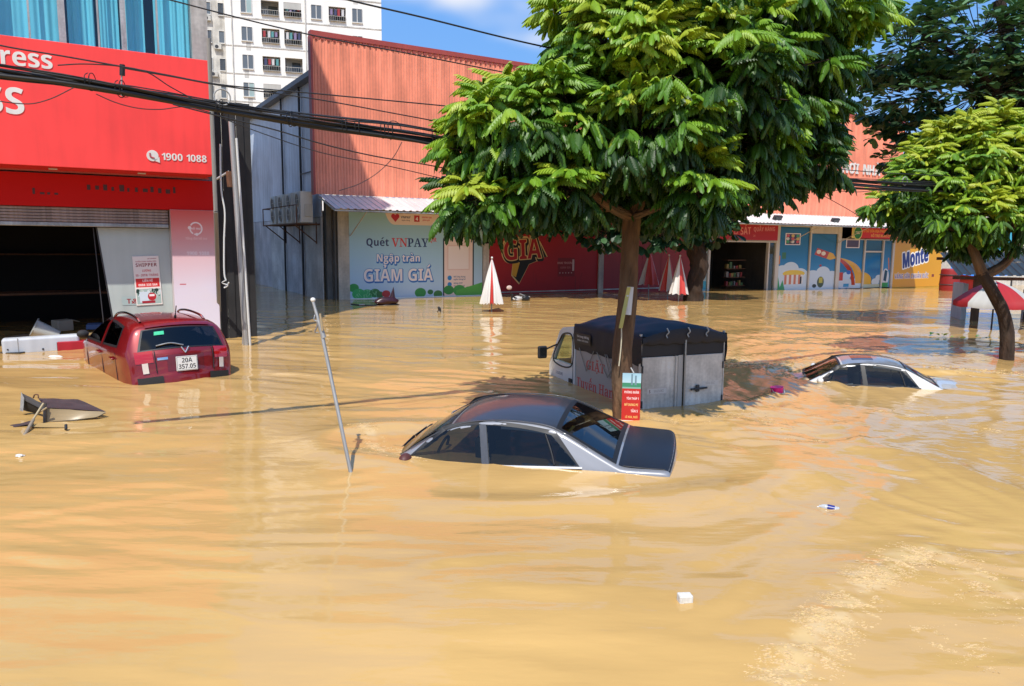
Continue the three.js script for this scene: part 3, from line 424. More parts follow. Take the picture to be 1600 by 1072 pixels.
{ // children's shop window: painted panels, each between two posts
  const t = thing('painted_shop_window', 'blue painted children shop window of tall panels beneath the awning', 'shop window', hallAt(35.75, 0, -0.02), STREET);
  const scenes = [(x, w, h) => { // clouds and a striped drum
    x.fillStyle = '#cfdbe2'; for (const [a, b, r] of [[40, 420, 60], [110, 400, 70], [190, 470, 80], [30, 520, 80], [230, 540, 60]]) { x.beginPath(); x.arc(a, b, r, 0, 7); x.fill(); } x.fillRect(0, 470, w, 130); x.fillStyle = '#e7c23a'; x.beginPath(); x.ellipse(140, 440, 95, 34, 0, 0, 7); x.fill(); for (let i = 0; i < 8; i++) { x.fillStyle = i % 2 ? '#e8e2da' : '#cf7a5a'; x.fillRect(60 + i * 20, 452, 20, 90); } x.fillStyle = '#2f9a58'; x.beginPath(); x.moveTo(0, 600); x.lineTo(8, 470); x.lineTo(26, 570); x.lineTo(46, 500); x.lineTo(70, 600); x.fill(); x.fillStyle = '#111'; x.fillRect(196, 470, 14, 70); x.fillStyle = '#d27b35'; x.fillRect(6, 270, 10, 80); x.fillStyle = '#3b6d44'; x.fillRect(30, 240, 34, 60);
    x.fillStyle = '#f1ddd2'; x.fillRect(50, 60, 130, 110); x.fillStyle = '#3b2a2e'; x.fillRect(58, 68, 114, 94); for (let i = 0; i < 9; i++) { x.fillStyle = ['#c94b3b', '#d8b23c', '#4a9a5a', '#d9d2c8'][i % 4]; x.beginPath(); x.arc(72 + (i % 3) * 42, 84 + Math.floor(i / 3) * 28, 14, 0, 7); x.fill(); } },
  (x, w, h) => { // a crayon rocket over clouds
    x.save(); x.translate(150, 220); x.rotate(0.35); x.fillStyle = '#b8402e'; x.fillRect(-100, -38, 130, 76); x.fillStyle = '#e0a832'; x.fillRect(30, -38, 40, 76); x.beginPath(); x.moveTo(70, -38); x.lineTo(120, 0); x.lineTo(70, 38); x.fill(); x.fillStyle = '#e8d9c0'; for (const a of [-70, -20]) { x.beginPath(); x.arc(a, -4, 22, 0, 7); x.fill(); } x.restore();
    x.fillStyle = '#ccd8e2'; for (const [a, b, r] of [[40, 470, 80], [140, 420, 70], [230, 480, 80], [100, 540, 90]]) { x.beginPath(); x.arc(a, b, r, 0, 7); x.fill(); } x.fillRect(0, 500, w, 100); x.fillStyle = '#3d4a26'; x.beginPath(); x.ellipse(120, 520, 34, 60, 0, 0, 7); x.fill(); x.fillStyle = '#c2b23a'; x.fillRect(104, 470, 36, 60); x.fillStyle = '#16221a'; x.beginPath(); x.arc(60, 560, 20, 0, 7); x.fill(); x.fillStyle = '#a33'; x.beginPath(); x.arc(110, 340, 12, 0, 7); x.fill(); },
  (x, w, h) => { // the top of a slide
    x.fillStyle = '#c8d6e0'; for (const [a, b, r] of [[60, 520, 80], [180, 560, 80]]) { x.beginPath(); x.arc(a, b, r, 0, 7); x.fill(); } x.fillStyle = '#b5452e'; x.beginPath(); x.moveTo(0, 220); x.quadraticCurveTo(160, 300, 190, 560); x.lineTo(150, 560); x.quadraticCurveTo(140, 380, 0, 260); x.fill(); x.fillStyle = '#dfa63a'; x.beginPath(); x.moveTo(10, 222); x.quadraticCurveTo(230, 270, 256, 420); x.lineTo(256, 540); x.lineTo(190, 540); x.quadraticCurveTo(190, 330, 10, 226); x.fill(); x.fillStyle = '#bfd8ee'; x.beginPath(); x.arc(90, 440, 46, 0, 7); x.fill(); x.fillStyle = '#3f74c0'; x.beginPath(); x.arc(110, 400, 26, 0, 7); x.fill(); x.fillStyle = '#c0504a'; x.fillRect(0, 400, 50, 100); x.fillStyle = '#3c9ac8'; x.fillRect(60, 540, 60, 40); x.fillStyle = '#f1ddd2'; x.fillRect(60, 0, 150, 100); x.fillStyle = '#503038'; x.fillRect(70, 4, 130, 86); },
  (x, w, h) => { x.fillStyle = '#dcae48'; x.beginPath(); x.moveTo(0, 330); x.quadraticCurveTo(120, 360, 128, 480); x.lineTo(128, 560); x.lineTo(0, 560); x.fill(); x.strokeStyle = '#2b3a30'; x.lineWidth = 6; x.beginPath(); x.moveTo(128, 420); x.lineTo(128, 560); x.stroke(); x.fillStyle = '#c6d6dc'; for (const [a, b, r] of [[190, 500, 60], [240, 430, 50]]) { x.beginPath(); x.arc(a, b, r, 0, 7); x.fill(); } x.fillStyle = '#b9c6ae'; x.fillRect(0, 540, w, 60); },
  (x, w, h) => { x.fillStyle = '#ccd6dc'; x.beginPath(); x.arc(120, 470, 110, 0, 7); x.fill(); x.fillStyle = '#24566a'; x.save(); x.translate(120, 440); x.rotate(0.2); x.fillRect(-40, -60, 90, 140); x.restore(); x.fillStyle = '#2f9a58'; x.fillRect(20, 540, 200, 60); x.fillStyle = '#bf6b3e'; x.save(); x.translate(190, 280); x.rotate(-0.25); x.fillRect(-14, -60, 36, 160); x.restore(); }];
  [[35.78, 38.42, 3.5, 0], [38.58, 41.0, 3.12, 1], [41.4, 43.72, 2.8, 2], [43.9, 45.66, 2.0, 3], [45.83, 46.72, 2.8, 4]].forEach(([a, b, y, n]) => {
    const tx = canvasTex(256, 600, (x, w, h) => { const g = x.createLinearGradient(0, 0, 0, h); g.addColorStop(0, '#1d5a78'); g.addColorStop(0.5, '#2375a6'); g.addColorStop(1, '#6fa6cc'); x.fillStyle = g; x.fillRect(0, 0, w, h); scenes[n](x, w, h); });
    part('pane_backing', span(a - 35.75, b - 35.75, -1.8, y, -0.06, -0.01), M.dark, t);
    part('painted_pane', quad(b - a, y + 0.25, (a + b) / 2 - 35.75, (y - 0.25) / 2, -0.004), printM(tx, { roughness: 0.12 }), t);
  });
  part('painted_pane', span(43.9 - 35.75, 45.66 - 35.75, 2.13, 2.79, -0.05, -0.01), paintM(0.02, 0.11, 0.19, { roughness: 0.1 }), t);
}
{
  const t = thing('yellow_shop_panel', 'yellow dairy advertisement panel with blue slanted lettering at the hall end', 'billboard', hallAt(46.95, 0, 0.02), STREET);
  const tx = canvasTex(700, 380, (x, w, h) => { x.fillStyle = '#d99a14'; x.fillRect(0, 0, w, h); const m = (dx, dy, c, st, lw) => ctext(x, 'Monte', 300 + dx, 150 + dy, 150, c, { stroke: st, lw, sx: 0.8, rot: -0.16 }); m(0, 0, '#f4efe4', '#f4efe4', 34); m(0, 0, '#1c2f7a', '#1c2f7a', 12); ctext(x, 'zott', 300, 46, 50, '#c84a32'); ctext(x, 'VÁNG SỮA CHUẨN ĐỨC', 268, 296, 48, '#3a3f9e', { stroke: '#efe2c8', lw: 8, sx: 0.92 }); x.fillStyle = '#7d2a20'; x.fillRect(560, 284, 34, 22); });
  part('print', quad(5.6, 3.25, 2.8, 1.35, 0.03), printM(tx, { roughness: 0.35 }), t); part('backing_board', span(0, 5.6, -1.8, 2.97, -0.08, 0.024), paintM(0.6, 0.35, 0.03), t);
}
{
  const t = thing('banner', 'red banner with yellow lettering and green round badge hung under the awning', 'banner', hallAt(41.9, 2.9, 0.35), STREET);
  const tx = canvasTex(1024, 100, (x, w, h) => { x.fillStyle = '#cf1f16'; x.fillRect(0, 0, w, h); ctext(x, 'CƠ SỞ SỮA ĐỊA PHƯƠNG, CƠ QUAN HƯỚNG DẪN', 556, 30, 36, '#f0b03a', { sx: 1.0 }); ctext(x, 'HỖ TRỢ NUÔI CON BẰNG SỮA MẸ', 560, 74, 36, '#f2be52', { sx: 1.0 }); x.fillStyle = '#e8d27a'; x.fillRect(0, 0, 90, h); });
  part('sheet', quad(7.2, 0.66, 3.6, 0.33, 0.012), printM(tx), t); part('backing', span(0, 7.2, 0, 0.66, -0.01, 0.008), redDeep, t);
  const bd = new THREE.CylinderGeometry(0.44, 0.44, 0.02, 32); bd.rotateX(Math.PI / 2); bd.translate(0.55, 0.33, 0.03); part('badge_rim', bd, paintM(0.8, 0.7, 0.25), t);
  const bi = new THREE.CylinderGeometry(0.36, 0.36, 0.02, 32); bi.rotateX(Math.PI / 2); bi.translate(0.55, 0.33, 0.042); const bb = part('badge', bi, paintM(0.02, 0.22, 0.05), t); part('badge_text', [span(0.3, 0.8, 0.36, 0.42, 0.052, 0.056), span(0.34, 0.76, 0.26, 0.31, 0.052, 0.056)], paintM(0.6, 0.65, 0.5), bb);
}
[[1212, 341, 'leftmost floodlight on white awning, above the red shop sign'], [1302, 345, 'middle floodlight on white awning, above the painted shop window'], [1388, 352, 'rightmost floodlight on white awning, above the red banner']].forEach(([px, py, label]) => {
  const r = ray(px, py), o = V(0, EYE, 0), dn = r.dot(NI), k = (DO - 1.4 - o.dot(NI)) / dn, p = o.add(r.multiplyScalar(k));
  const t = thing('floodlight', label, 'floodlight', V(p.x, p.y - 0.22, p.z), STREET, 'floodlights on the awning');
  part('housing', [rb(0.62, 0.34, 0.16, 0, 0.24, 0, 0.03).rotateX(0.5), rb(0.5, 0.12, 0.1, 0.05, 0.12, -0.16, 0.02)], M.darkMetal, t); part('lens', bx(0.52, 0.26, 0.012, 0, 0.24, 0.095).rotateX(0.5), M.darkGlass, t); part('bracket', [bar(V(-0.2, 0, 0), V(-0.2, 0.3, 0), 0.02), bar(V(0.2, -0.02, 0), V(0.2, 0.3, 0), 0.02)], M.darkMetal, t);
});
{
  const t = thing('roof_lettering', 'white raised letters high on the orange wall between the trees', 'lettering', hallAt(41.0, 6.85, 0.03), STREET); let cx = 0;
  for (const ch of ['N', 'Ơ', 'I', ' ', 'N', 'H', 'À']) { if (ch === ' ') { cx += 0.35; continue; } const base = ch === 'Ơ' ? 'O' : ch, g = text3(base, 0.62, 0.05); g.computeBoundingBox(); const b = g.boundingBox.clone(); g.translate(cx - b.min.x, 0, 0); part('letter', base === ch ? g : [g, bx(0.06, 0.16, 0.05, cx + b.max.x - b.min.x - 0.02, 0.58, 0.025, 0, -0.5)], M.white, t); cx += b.max.x - b.min.x + 0.1; }
}
// air conditioners on a rack on the side wall
{
  const rack = thing('wall_rack', 'rusty steel rack of bars bracketed to the grey side wall', 'rack', sp(8.9, 0, DO), STREET);
  const w = (z, y, x) => V(x, y, z), y0 = 3.05; // x = towards the alley is negative
  const xa = -0.02, xb = -0.95, zs = [-0.6, -3.0, -5.6];
  part('frame', [bar(w(-0.5, y0, xb), w(-6.4, y0, xb), 0.03), bar(w(-0.5, y0, xa), w(-6.4, y0, xa), 0.03), bar(w(-0.5, y0 + 0.75, xb), w(-6.4, y0 + 0.75, xb), 0.022), ...[-0.5, -2, -4, -6.4].map((z) => bar(w(z, y0, xa), w(z, y0, xb), 0.026)), ...[-0.5, -6.4].map((z) => bar(w(z, y0, xb), w(z, y0 + 0.75, xb), 0.022)), bar(w(-6.4, y0 + 0.75, xa), w(-6.4, y0 + 0.75, xb), 0.022)], M.rust, rack);
  for (const z of [-1.0, -3.6, -6.0]) part('bracket', [bar(w(z, y0 - 0.75, xa), w(z, y0, xb), 0.026), bar(w(z, y0 - 0.8, xa), w(z, y0 + 0.1, xa), 0.026)], M.rust, rack);
  const mk = () => {
    const t = thing('air_conditioner', '', 'air conditioner', V(0, 0, 0), STREET, 'air conditioners on the wall rack');
    part('casing', rb(0.5, 1.25, 0.95, 0, 0.63, 0, 0.03), paintM(0.66, 0.65, 0.61), t);
    for (const y of [0.35, 0.92]) { const fan = new THREE.CylinderGeometry(0.25, 0.25, 0.03, 20); fan.rotateZ(Math.PI / 2); fan.translate(-0.255, y, 0.05); const f = part('fan_grille', fan, M.darkMetal, t); const ring = new THREE.TorusGeometry(0.26, 0.018, 6, 24); ring.rotateY(Math.PI / 2); ring.translate(-0.275, y, 0.05); part('fan_ring', [ring, bx(0.012, 0.5, 0.016, -0.28, y, 0.05), bx(0.012, 0.016, 0.5, -0.28, y, 0.05)], M.alu, f); }
    part('side_cover', rb(0.3, 0.5, 0.03, 0.05, 0.5, 0.485, 0.01), paintM(0.55, 0.54, 0.5), t); return t;
  };
  const labels = ['nearest of four big air conditioners on the wall rack, beside the orange corner', 'second air conditioner on the wall rack counting back from the orange corner', 'third air conditioner on the wall rack counting back from the orange corner', 'farthest of four big air conditioners on the wall rack, deepest in alley'];
  const proto = mk(); labels.forEach((l, i) => { const o = i ? proto.clone() : proto; if (i) { o.name = numbered('air_conditioner'); scene.add(o); o.userData = { ...proto.userData }; } const p = sp(8.9 - 0.5, 3.1, DO + 1.1 + i * 1.42); o.position.copy(p); o.userData.label = l; });
}
{ // back of the alley
  const t = thing('alley_shed', 'low pale green shed with sheet roof at the back of the alley', 'shed', sp(4.6, 0, 43.5), STREET);
  part('wall', [span(-1.5, 4.3, -1.5, 2.2, -0.3, 0)], wallM(0.42, 0.52, 0.46), t); part('doorway', [span(0.2, 2.9, -1.4, 1.55, 0.0, 0.04)], M.dark, t);
  const sh = ribbed(1.2, 1.6, 4, 0.03); sh.rotateX(-Math.PI / 2 + 0.25); for (let i = 0; i < 5; i++) { const m = part('roof_sheet', sh, paintM(0.5, 0.51, 0.52), t); m.position.set(-1.5 + i * 1.2, 2.55 + (i % 2) * 0.004, 0.8); }
  part('upper_wall', [span(-2.5, 2.4, 3.2, 5.2, -1.8, -1.5), span(-2.5, 4.3, 5.2, 7.5, -1.7, -1.4)], wallM(0.2, 0.18, 0.16), t); part('pipe', [bar(V(2.9, -1, 0.3), V(2.9, 5.0, 0.3), 0.09)], M.rust, t); part('cross_bar', [bar(V(-0.5, 1.75, 0.2), V(3.4, 1.75, 0.2), 0.05), bar(V(-0.4, 2.9, 0.2), V(3.1, 4.9, 0.4), 0.05), bar(V(0.9, 2.4, 0.1), V(3.3, 5.0, 0.3), 0.06)], M.rust, t);
  tag(part('red_box', rb(0.55, 0.7, 0.3, 0, 0, 0, 0.03), paintM(0.6, 0.02, 0.02), scene), 'small red box on the pale green shed wall', 'box').position.copy(sp(5.35, 1.75, 43.2)); 
  for (const [s, w, h, l] of [[5.2, 0.9, 1.3, 'dark covered motorbike heap left in the shed doorway'], [6.4, 1.0, 1.0, 'dark bulky heap standing right in the shed doorway']]) { const g = new THREE.IcosahedronGeometry(0.6, 3), p = g.attributes.position; for (let i = 0; i < p.count; i++) { const k = 1 + 0.3 * N(p.getX(i) * 2 + s, p.getY(i) * 2, p.getZ(i) * 2); p.setXYZ(i, p.getX(i) * k * w, Math.max(-0.1, p.getY(i) * k) * h * 1.5, p.getZ(i) * k * 0.6); } g.computeVertexNormals(); tag(part('covered_heap', g, mat(0.02, 0.02, 0.022), scene), l, 'heap').position.copy(sp(s, 0, 42.9)); }
}
// ---------------------------------------------------------------- apartment tower behind
{
  const TU = V(Math.cos(0.28), 0, -Math.sin(0.28)), TN = V(Math.sin(0.28), 0, Math.cos(0.28)), corner = at(358, 210, 88); corner.y = 0;
  const hit = (px, py) => { const r = ray(px, py), o = V(0, EYE, 0), k = corner.clone().sub(o).dot(TN) / r.dot(TN), p = o.add(r.multiplyScalar(k)); return [p.clone().sub(corner).dot(TU), p.y]; };
  const t = thing('apartment_tower', 'tall white apartment tower with many windows and loggias behind the shops', 'building', corner, 0.28);
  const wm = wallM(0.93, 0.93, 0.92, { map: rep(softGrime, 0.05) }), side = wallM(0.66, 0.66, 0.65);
  const W = hit(596, 40)[0], yTop = 36, fl = 3.06, dep = 14;
  const y0 = hit(423, 56)[1]; // middle of the second loggia row in view
  // walls are built as strips round the loggia openings so that the openings are real recesses
  const logs = [hit(423, 56)[0], hit(458, 57)[0], hit(527, 24)[0]], lw = 1.95, lh = 1.55, cas = [hit(386, 56)[0], hit(494, 20)[0], hit(558, 24)[0]];
  const rows = []; for (let k = -5; k <= 4; k++) rows.push(y0 + k * fl);
  const walls = []; let x = 0; for (const lx of logs) { walls.push(span(x, lx - lw / 2, -2, yTop, -0.3, 0)); x = lx + lw / 2; let y = -2; for (const ry of rows) { walls.push(span(lx - lw / 2, lx + lw / 2, y, ry - lh / 2, -0.3, 0)); y = ry + lh / 2; } walls.push(span(lx - lw / 2, lx + lw / 2, y, yTop, -0.3, 0)); } walls.push(span(x, W, -2, yTop, -0.3, 0));
  walls.push(span(0, W, -2, yTop, -dep, -1.9), span(0, 0.3, -2, yTop, -1.9, -0.3), span(W - 0.3, W, -2, yTop, -1.9, -0.3));
  part('wall', walls, wm, t);
  part('pilaster', [hit(360, 60)[0] + 0.2, hit(477, 30)[0]].map((a) => span(a - 0.06, a + 0.06, -2, yTop, 0.0, 0.12)), side, t);
  part('floor_band', rows.map((y) => span(0, W, y - lh / 2 - 0.62, y - lh / 2 - 0.5, 0.0, 0.05)), side, t);
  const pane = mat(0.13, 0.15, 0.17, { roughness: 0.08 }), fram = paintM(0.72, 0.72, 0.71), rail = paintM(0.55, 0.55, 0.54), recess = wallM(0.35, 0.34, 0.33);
  const cloths = [paintM(0.05, 0.06, 0.14), paintM(0.35, 0.04, 0.05), paintM(0.6, 0.6, 0.62), paintM(0.1, 0.3, 0.32), paintM(0.25, 0.2, 0.35)];
  const cw = [];
  rows.forEach((y, ri) => {
    cas.forEach((cx, ci) => { if (ci && ri < 4) return; const w = 1.12, h = 1.5, wdw = part('window', [span(cx - w / 2, cx + w / 2, y + h / 2, y + h / 2 + 0.07, 0, 0.07), span(cx - w / 2 - 0.07, cx + w / 2 + 0.07, y - h / 2 - 0.1, y - h / 2, 0, 0.16), span(cx - w / 2 - 0.07, cx - w / 2, y - h / 2, y + h / 2, 0, 0.07), span(cx + w / 2, cx + w / 2 + 0.07, y - h / 2, y + h / 2, 0, 0.07), span(cx - 0.04, cx + 0.04, y - h / 2, y + h / 2, 0, 0.05)], fram, t);
      part('pane', span(cx - w / 2, cx - 0.05, y - h / 2, y + h / 2, 0.003, 0.02), pane, wdw); part('pane', span(cx + 0.05, cx + w / 2, y - h / 2, y + h / 2, 0.003, 0.02), (ri + ci) % 3 ? pane : paintM(0.36, 0.5, 0.52), wdw);
      if (rnd() < 0.5) part('stain', quad(0.5, 0.9, cx + rr(-0.2, 0.2), y - 1.35, 0.004), paintM(0.56, 0.56, 0.55), wdw); });
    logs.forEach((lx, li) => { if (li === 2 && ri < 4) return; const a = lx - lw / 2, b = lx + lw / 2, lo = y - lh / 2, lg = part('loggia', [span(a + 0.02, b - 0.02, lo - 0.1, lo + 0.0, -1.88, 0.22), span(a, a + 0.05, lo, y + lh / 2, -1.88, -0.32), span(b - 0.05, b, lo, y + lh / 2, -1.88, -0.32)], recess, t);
      part('balcony_door', span(lx - 0.2, lx + 0.75, lo, lo + 1.45, -1.87, -1.84), (ri + li) % 2 ? pane : paintM(0.2, 0.22, 0.2), lg);
      const rl = [bar(V(a, lo + 0.5, 0.1), V(b, lo + 0.5, 0.1), 0.025)]; for (let q = 0; q <= 8; q++) rl.push(bar(V(a + lw * q / 8, lo, 0.1), V(a + lw * q / 8, lo + 0.5, 0.1), 0.014, 0.014, 4)); part('railing', rl, rail, lg);
      if ((ri * 3 + li * 5) % 7 === 2) part('roller_blind', span(a, b, y + 0.05, y + lh / 2, -0.05, -0.02), paintM(0.5, 0.5, 0.48), lg);
      if ((ri * 5 + li * 3) % 4 < 2 && ri > 3) cw.push([lx, y, ri, li]); });
  });
  cw.slice(0, 8).forEach(([lx, y, ri, li], i) => { const p = corner.clone().add(TU.clone().multiplyScalar(lx)).add(V(0, y, 0)).add(TN.clone().multiplyScalar(-0.1)); const g = thing('hanging_laundry', ['dark clothes', 'red and blue clothes', 'pale clothes', 'teal and dark clothes', 'mixed clothes', 'white sheets', 'dark and red garments', 'small garments'][i] + ' drying in ' + (['left', 'middle', 'right'][li]) + ' loggia of tower, row ' + ['one', 'two', 'three', 'four', 'five', 'six', 'seven'][9 - ri] + ' from top', 'laundry', p, 0.28, undefined); part('line', bar(V(-0.9, 0.55, 0), V(0.9, 0.55, 0), 0.012), M.galv, g); for (let q = 0; q < 4; q++) part('garment', wavy(0.3, rr(0.5, 0.85), 1, 0.03, -0.65 + q * 0.42 + rr(-0.05, 0.05), 0.2, 0.02, 8), cloths[(i + q) % 5], g); });
  // narrow grey return on the left, set back
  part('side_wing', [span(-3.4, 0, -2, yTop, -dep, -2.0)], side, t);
  rows.forEach((y, ri) => { for (const [cx, w] of [[-2.2, 1.1], [-0.55, 0.55]]) { const wd = part('window', [span(cx - w / 2 - 0.05, cx + w / 2 + 0.05, y - 0.85, y - 0.75, -2, -1.85), span(cx - w / 2 - 0.05, cx + w / 2 + 0.05, y + 0.55, y + 0.62, -2, -1.9), span(cx - w / 2 - 0.05, cx - w / 2, y - 0.75, y + 0.55, -2, -1.9), span(cx + w / 2, cx + w / 2 + 0.05, y - 0.75, y + 0.55, -2, -1.9)], fram, t); part('pane', span(cx - w / 2, cx + w / 2, y - 0.75, y + 0.55, -2, -1.97), pane, wd); const g = []; for (let q = 0; q <= 4; q++) g.push(bar(V(cx - w / 2 + w * q / 4, y - 0.75, -1.9), V(cx - w / 2 + w * q / 4, y + 0.55, -1.9), 0.02, 0.02, 4)); if ((ri + Math.round(cx)) % 2) part('bars', g, M.darkMetal, wd); }
    if (ri > 2) { const u = part('condenser', rb(0.8, 0.55, 0.35, -2.0 + (ri % 3) * 0.5, y - 1.25, -1.8, 0.03), paintM(0.55, 0.55, 0.53), t); const f = new THREE.CylinderGeometry(0.2, 0.2, 0.02, 14); f.rotateX(Math.PI / 2); f.translate(-2.1 + (ri % 3) * 0.5, y - 1.25, -1.62); part('fan', f, M.darkMetal, u); } });
  part('roof_slab', [span(-3.5, W + 0.1, yTop, yTop + 0.4, -dep, 0.3)], side, t);
}
// ---------------------------------------------------------------- far end of the street, right
{
  const b = thing('white_house', 'pale house with blue shutters far behind the right tree', 'building', V(33, 0, -62), -0.25);
  part('wall', [span(-7, 9, -2, 5.2, -8, 0)], wallM(0.66, 0.66, 0.64), b); part('parapet', span(-7.2, 9.2, 5.2, 5.7, -8.2, 0.2), wallM(0.55, 0.55, 0.54), b);
  for (const x of [-5.2, -2.2, 0.8, 3.8, 6.8]) { const w = part('window', [span(x - 0.75, x + 0.75, 2.1, 2.2, 0, 0.12), span(x - 0.75, x + 0.75, 3.9, 4.0, 0, 0.12), span(x - 0.05, x + 0.05, 2.2, 3.9, 0, 0.08), span(x - 0.75, x - 0.7, 2.2, 3.9, 0, 0.08), span(x + 0.7, x + 0.75, 2.2, 3.9, 0, 0.08)], M.white, b); part('shutter', [span(x - 0.7, x - 0.06, 2.2, 3.9, 0.005, 0.05), span(x + 0.06, x + 0.7, 2.2, 3.9, 0.005, 0.05)], paintM(0.05, 0.4, 0.62), w); }
  const s = thing('market_stall', 'blue tarp roofed stall beside the end of the orange hall', 'stall', onWater(1528, 446), -0.3);
  const tp = new THREE.PlaneGeometry(3.4, 2.2, 10, 6); { const p = tp.attributes.position; for (let i = 0; i < p.count; i++) p.setZ(i, -0.12 * Math.cos(p.getX(i) * 1.2) + 0.05 * N(p.getX(i), p.getY(i))); tp.computeVertexNormals(); tp.rotateX(-1.05); tp.translate(0, 1.25, 0); }
  part('tarp', tp, paintM(0.03, 0.2, 0.62), s); part('rail', [bar(V(-1.7, 0.42, 0.5), V(1.7, 0.42, 0.5), 0.05), bar(V(-1.7, 2.1, -0.5), V(1.7, 2.1, -0.5), 0.05), ...[-1.7, 1.7].map((x) => bar(V(x, -1.5, 0.5), V(x, 0.5, 0.5), 0.05))], M.darkMetal, s);
  const r = thing('red_counter', 'red painted counter half drowned beside the blue tarp stall', 'counter', onWater(1500, 445), -0.3); part('body', rb(1.9, 1.6, 0.9, 0, -0.05, 0, 0.04), paintM(0.62, 0.03, 0.02), r); part('top', rb(2.0, 0.1, 1.0, 0, 0.8, 0, 0.03), paintM(0.72, 0.1, 0.06), r); part('stripe', rb(1.9, 0.08, 0.02, 0, 0.45, 0.46, 0.008), M.white, r);
  const d = thing('red_barrel', 'dark red barrel standing left of the red counter', 'barrel', onWater(1483, 447)); const bg = new THREE.LatheGeometry([[0.0, -1], [0.5, -1], [0.55, -0.2], [0.56, 0.2], [0.52, 1.0], [0.45, 1.08], [0, 1.08]].map((q) => new THREE.Vector2(...q)), 20); part('shell', bg, paintM(0.3, 0.015, 0.015), d); part('hoop', [0.1, 0.7].map((y) => { const q = new THREE.TorusGeometry(0.56, 0.03, 6, 24); q.rotateX(Math.PI / 2); q.translate(0, y, 0); return q; }), M.darkMetal, d);
  // lean-to roof with posts behind the open parasol
  const l = thing('lean_to', 'tan roofed lean to on brown posts behind the open parasol', 'shelter', onWater(1562, 500), -0.28);
  const tan = paintM(0.28, 0.2, 0.11), sh = ribbed(1.2, 2.6, 5, 0.03); sh.rotateX(-Math.PI / 2 + 0.28); for (let i = 0; i < 7; i++) { const m = part('roof_sheet', sh, tan, l); m.position.set(-1.6 + i * 1.2, 1.5 + (i % 2) * 0.004, 0.9); }
  part('beam', [span(-1.7, 7, 1.36, 1.46, 0.7, 0.8), span(-1.7, 7, 1.95, 2.05, -1.5, -1.4)], M.rust, l);
  for (const x of [-0.9, 0.9, 3.4]) part('post', bx(0.2, 3.4, 0.2, x, -0.2, 0.5), wallM(0.17, 0.09, 0.05), l);
  part('low_wall', [span(0.9, 7, -1.5, 1.0, -0.9, -0.7)], paintM(0.5, 0.62, 0.66), l); part('wall_foot', span(0.9, 7, -1.5, 0.25, -0.69, -0.64), mat(0.03, 0.03, 0.03), l); part('side_board', [span(-1.25, -1.1, -1.5, 1.2, -0.9, 0.3)], paintM(0.62, 0.66, 0.7), l);
}
// ---------------------------------------------------------------- cars: a lofted body, panes and trim laid on its surface
function smoothPoly(pts, it = 3) { for (let k = 0; k < it; k++) { const o = [pts[0]]; for (let i = 0; i + 1 < pts.length; i++) { const [a, b] = pts[i], [c, d] = pts[i + 1]; if (i > 0) o.push([mix(a, c, 0.22), mix(b, d, 0.22)]); else o.push([mix(a, c, 0.4), mix(b, d, 0.4)]); o.push([mix(a, c, 0.78), mix(b, d, 0.78)]); } o.push(pts[pts.length - 1]); pts = o; } return pts; }
const polyAt = (pts, x) => { for (let i = 0; i + 1 < pts.length; i++) { const [a, b] = pts[i], [c, d] = pts[i + 1]; if ((x - a) * (x - c) <= 0 && a !== c) return mix(b, d, (x - a) / (c - a)); } return Math.abs(x - pts[0][0]) < Math.abs(x - pts[pts.length - 1][0]) ? pts[0][1] : pts[pts.length - 1][1]; };
const NT = 18;
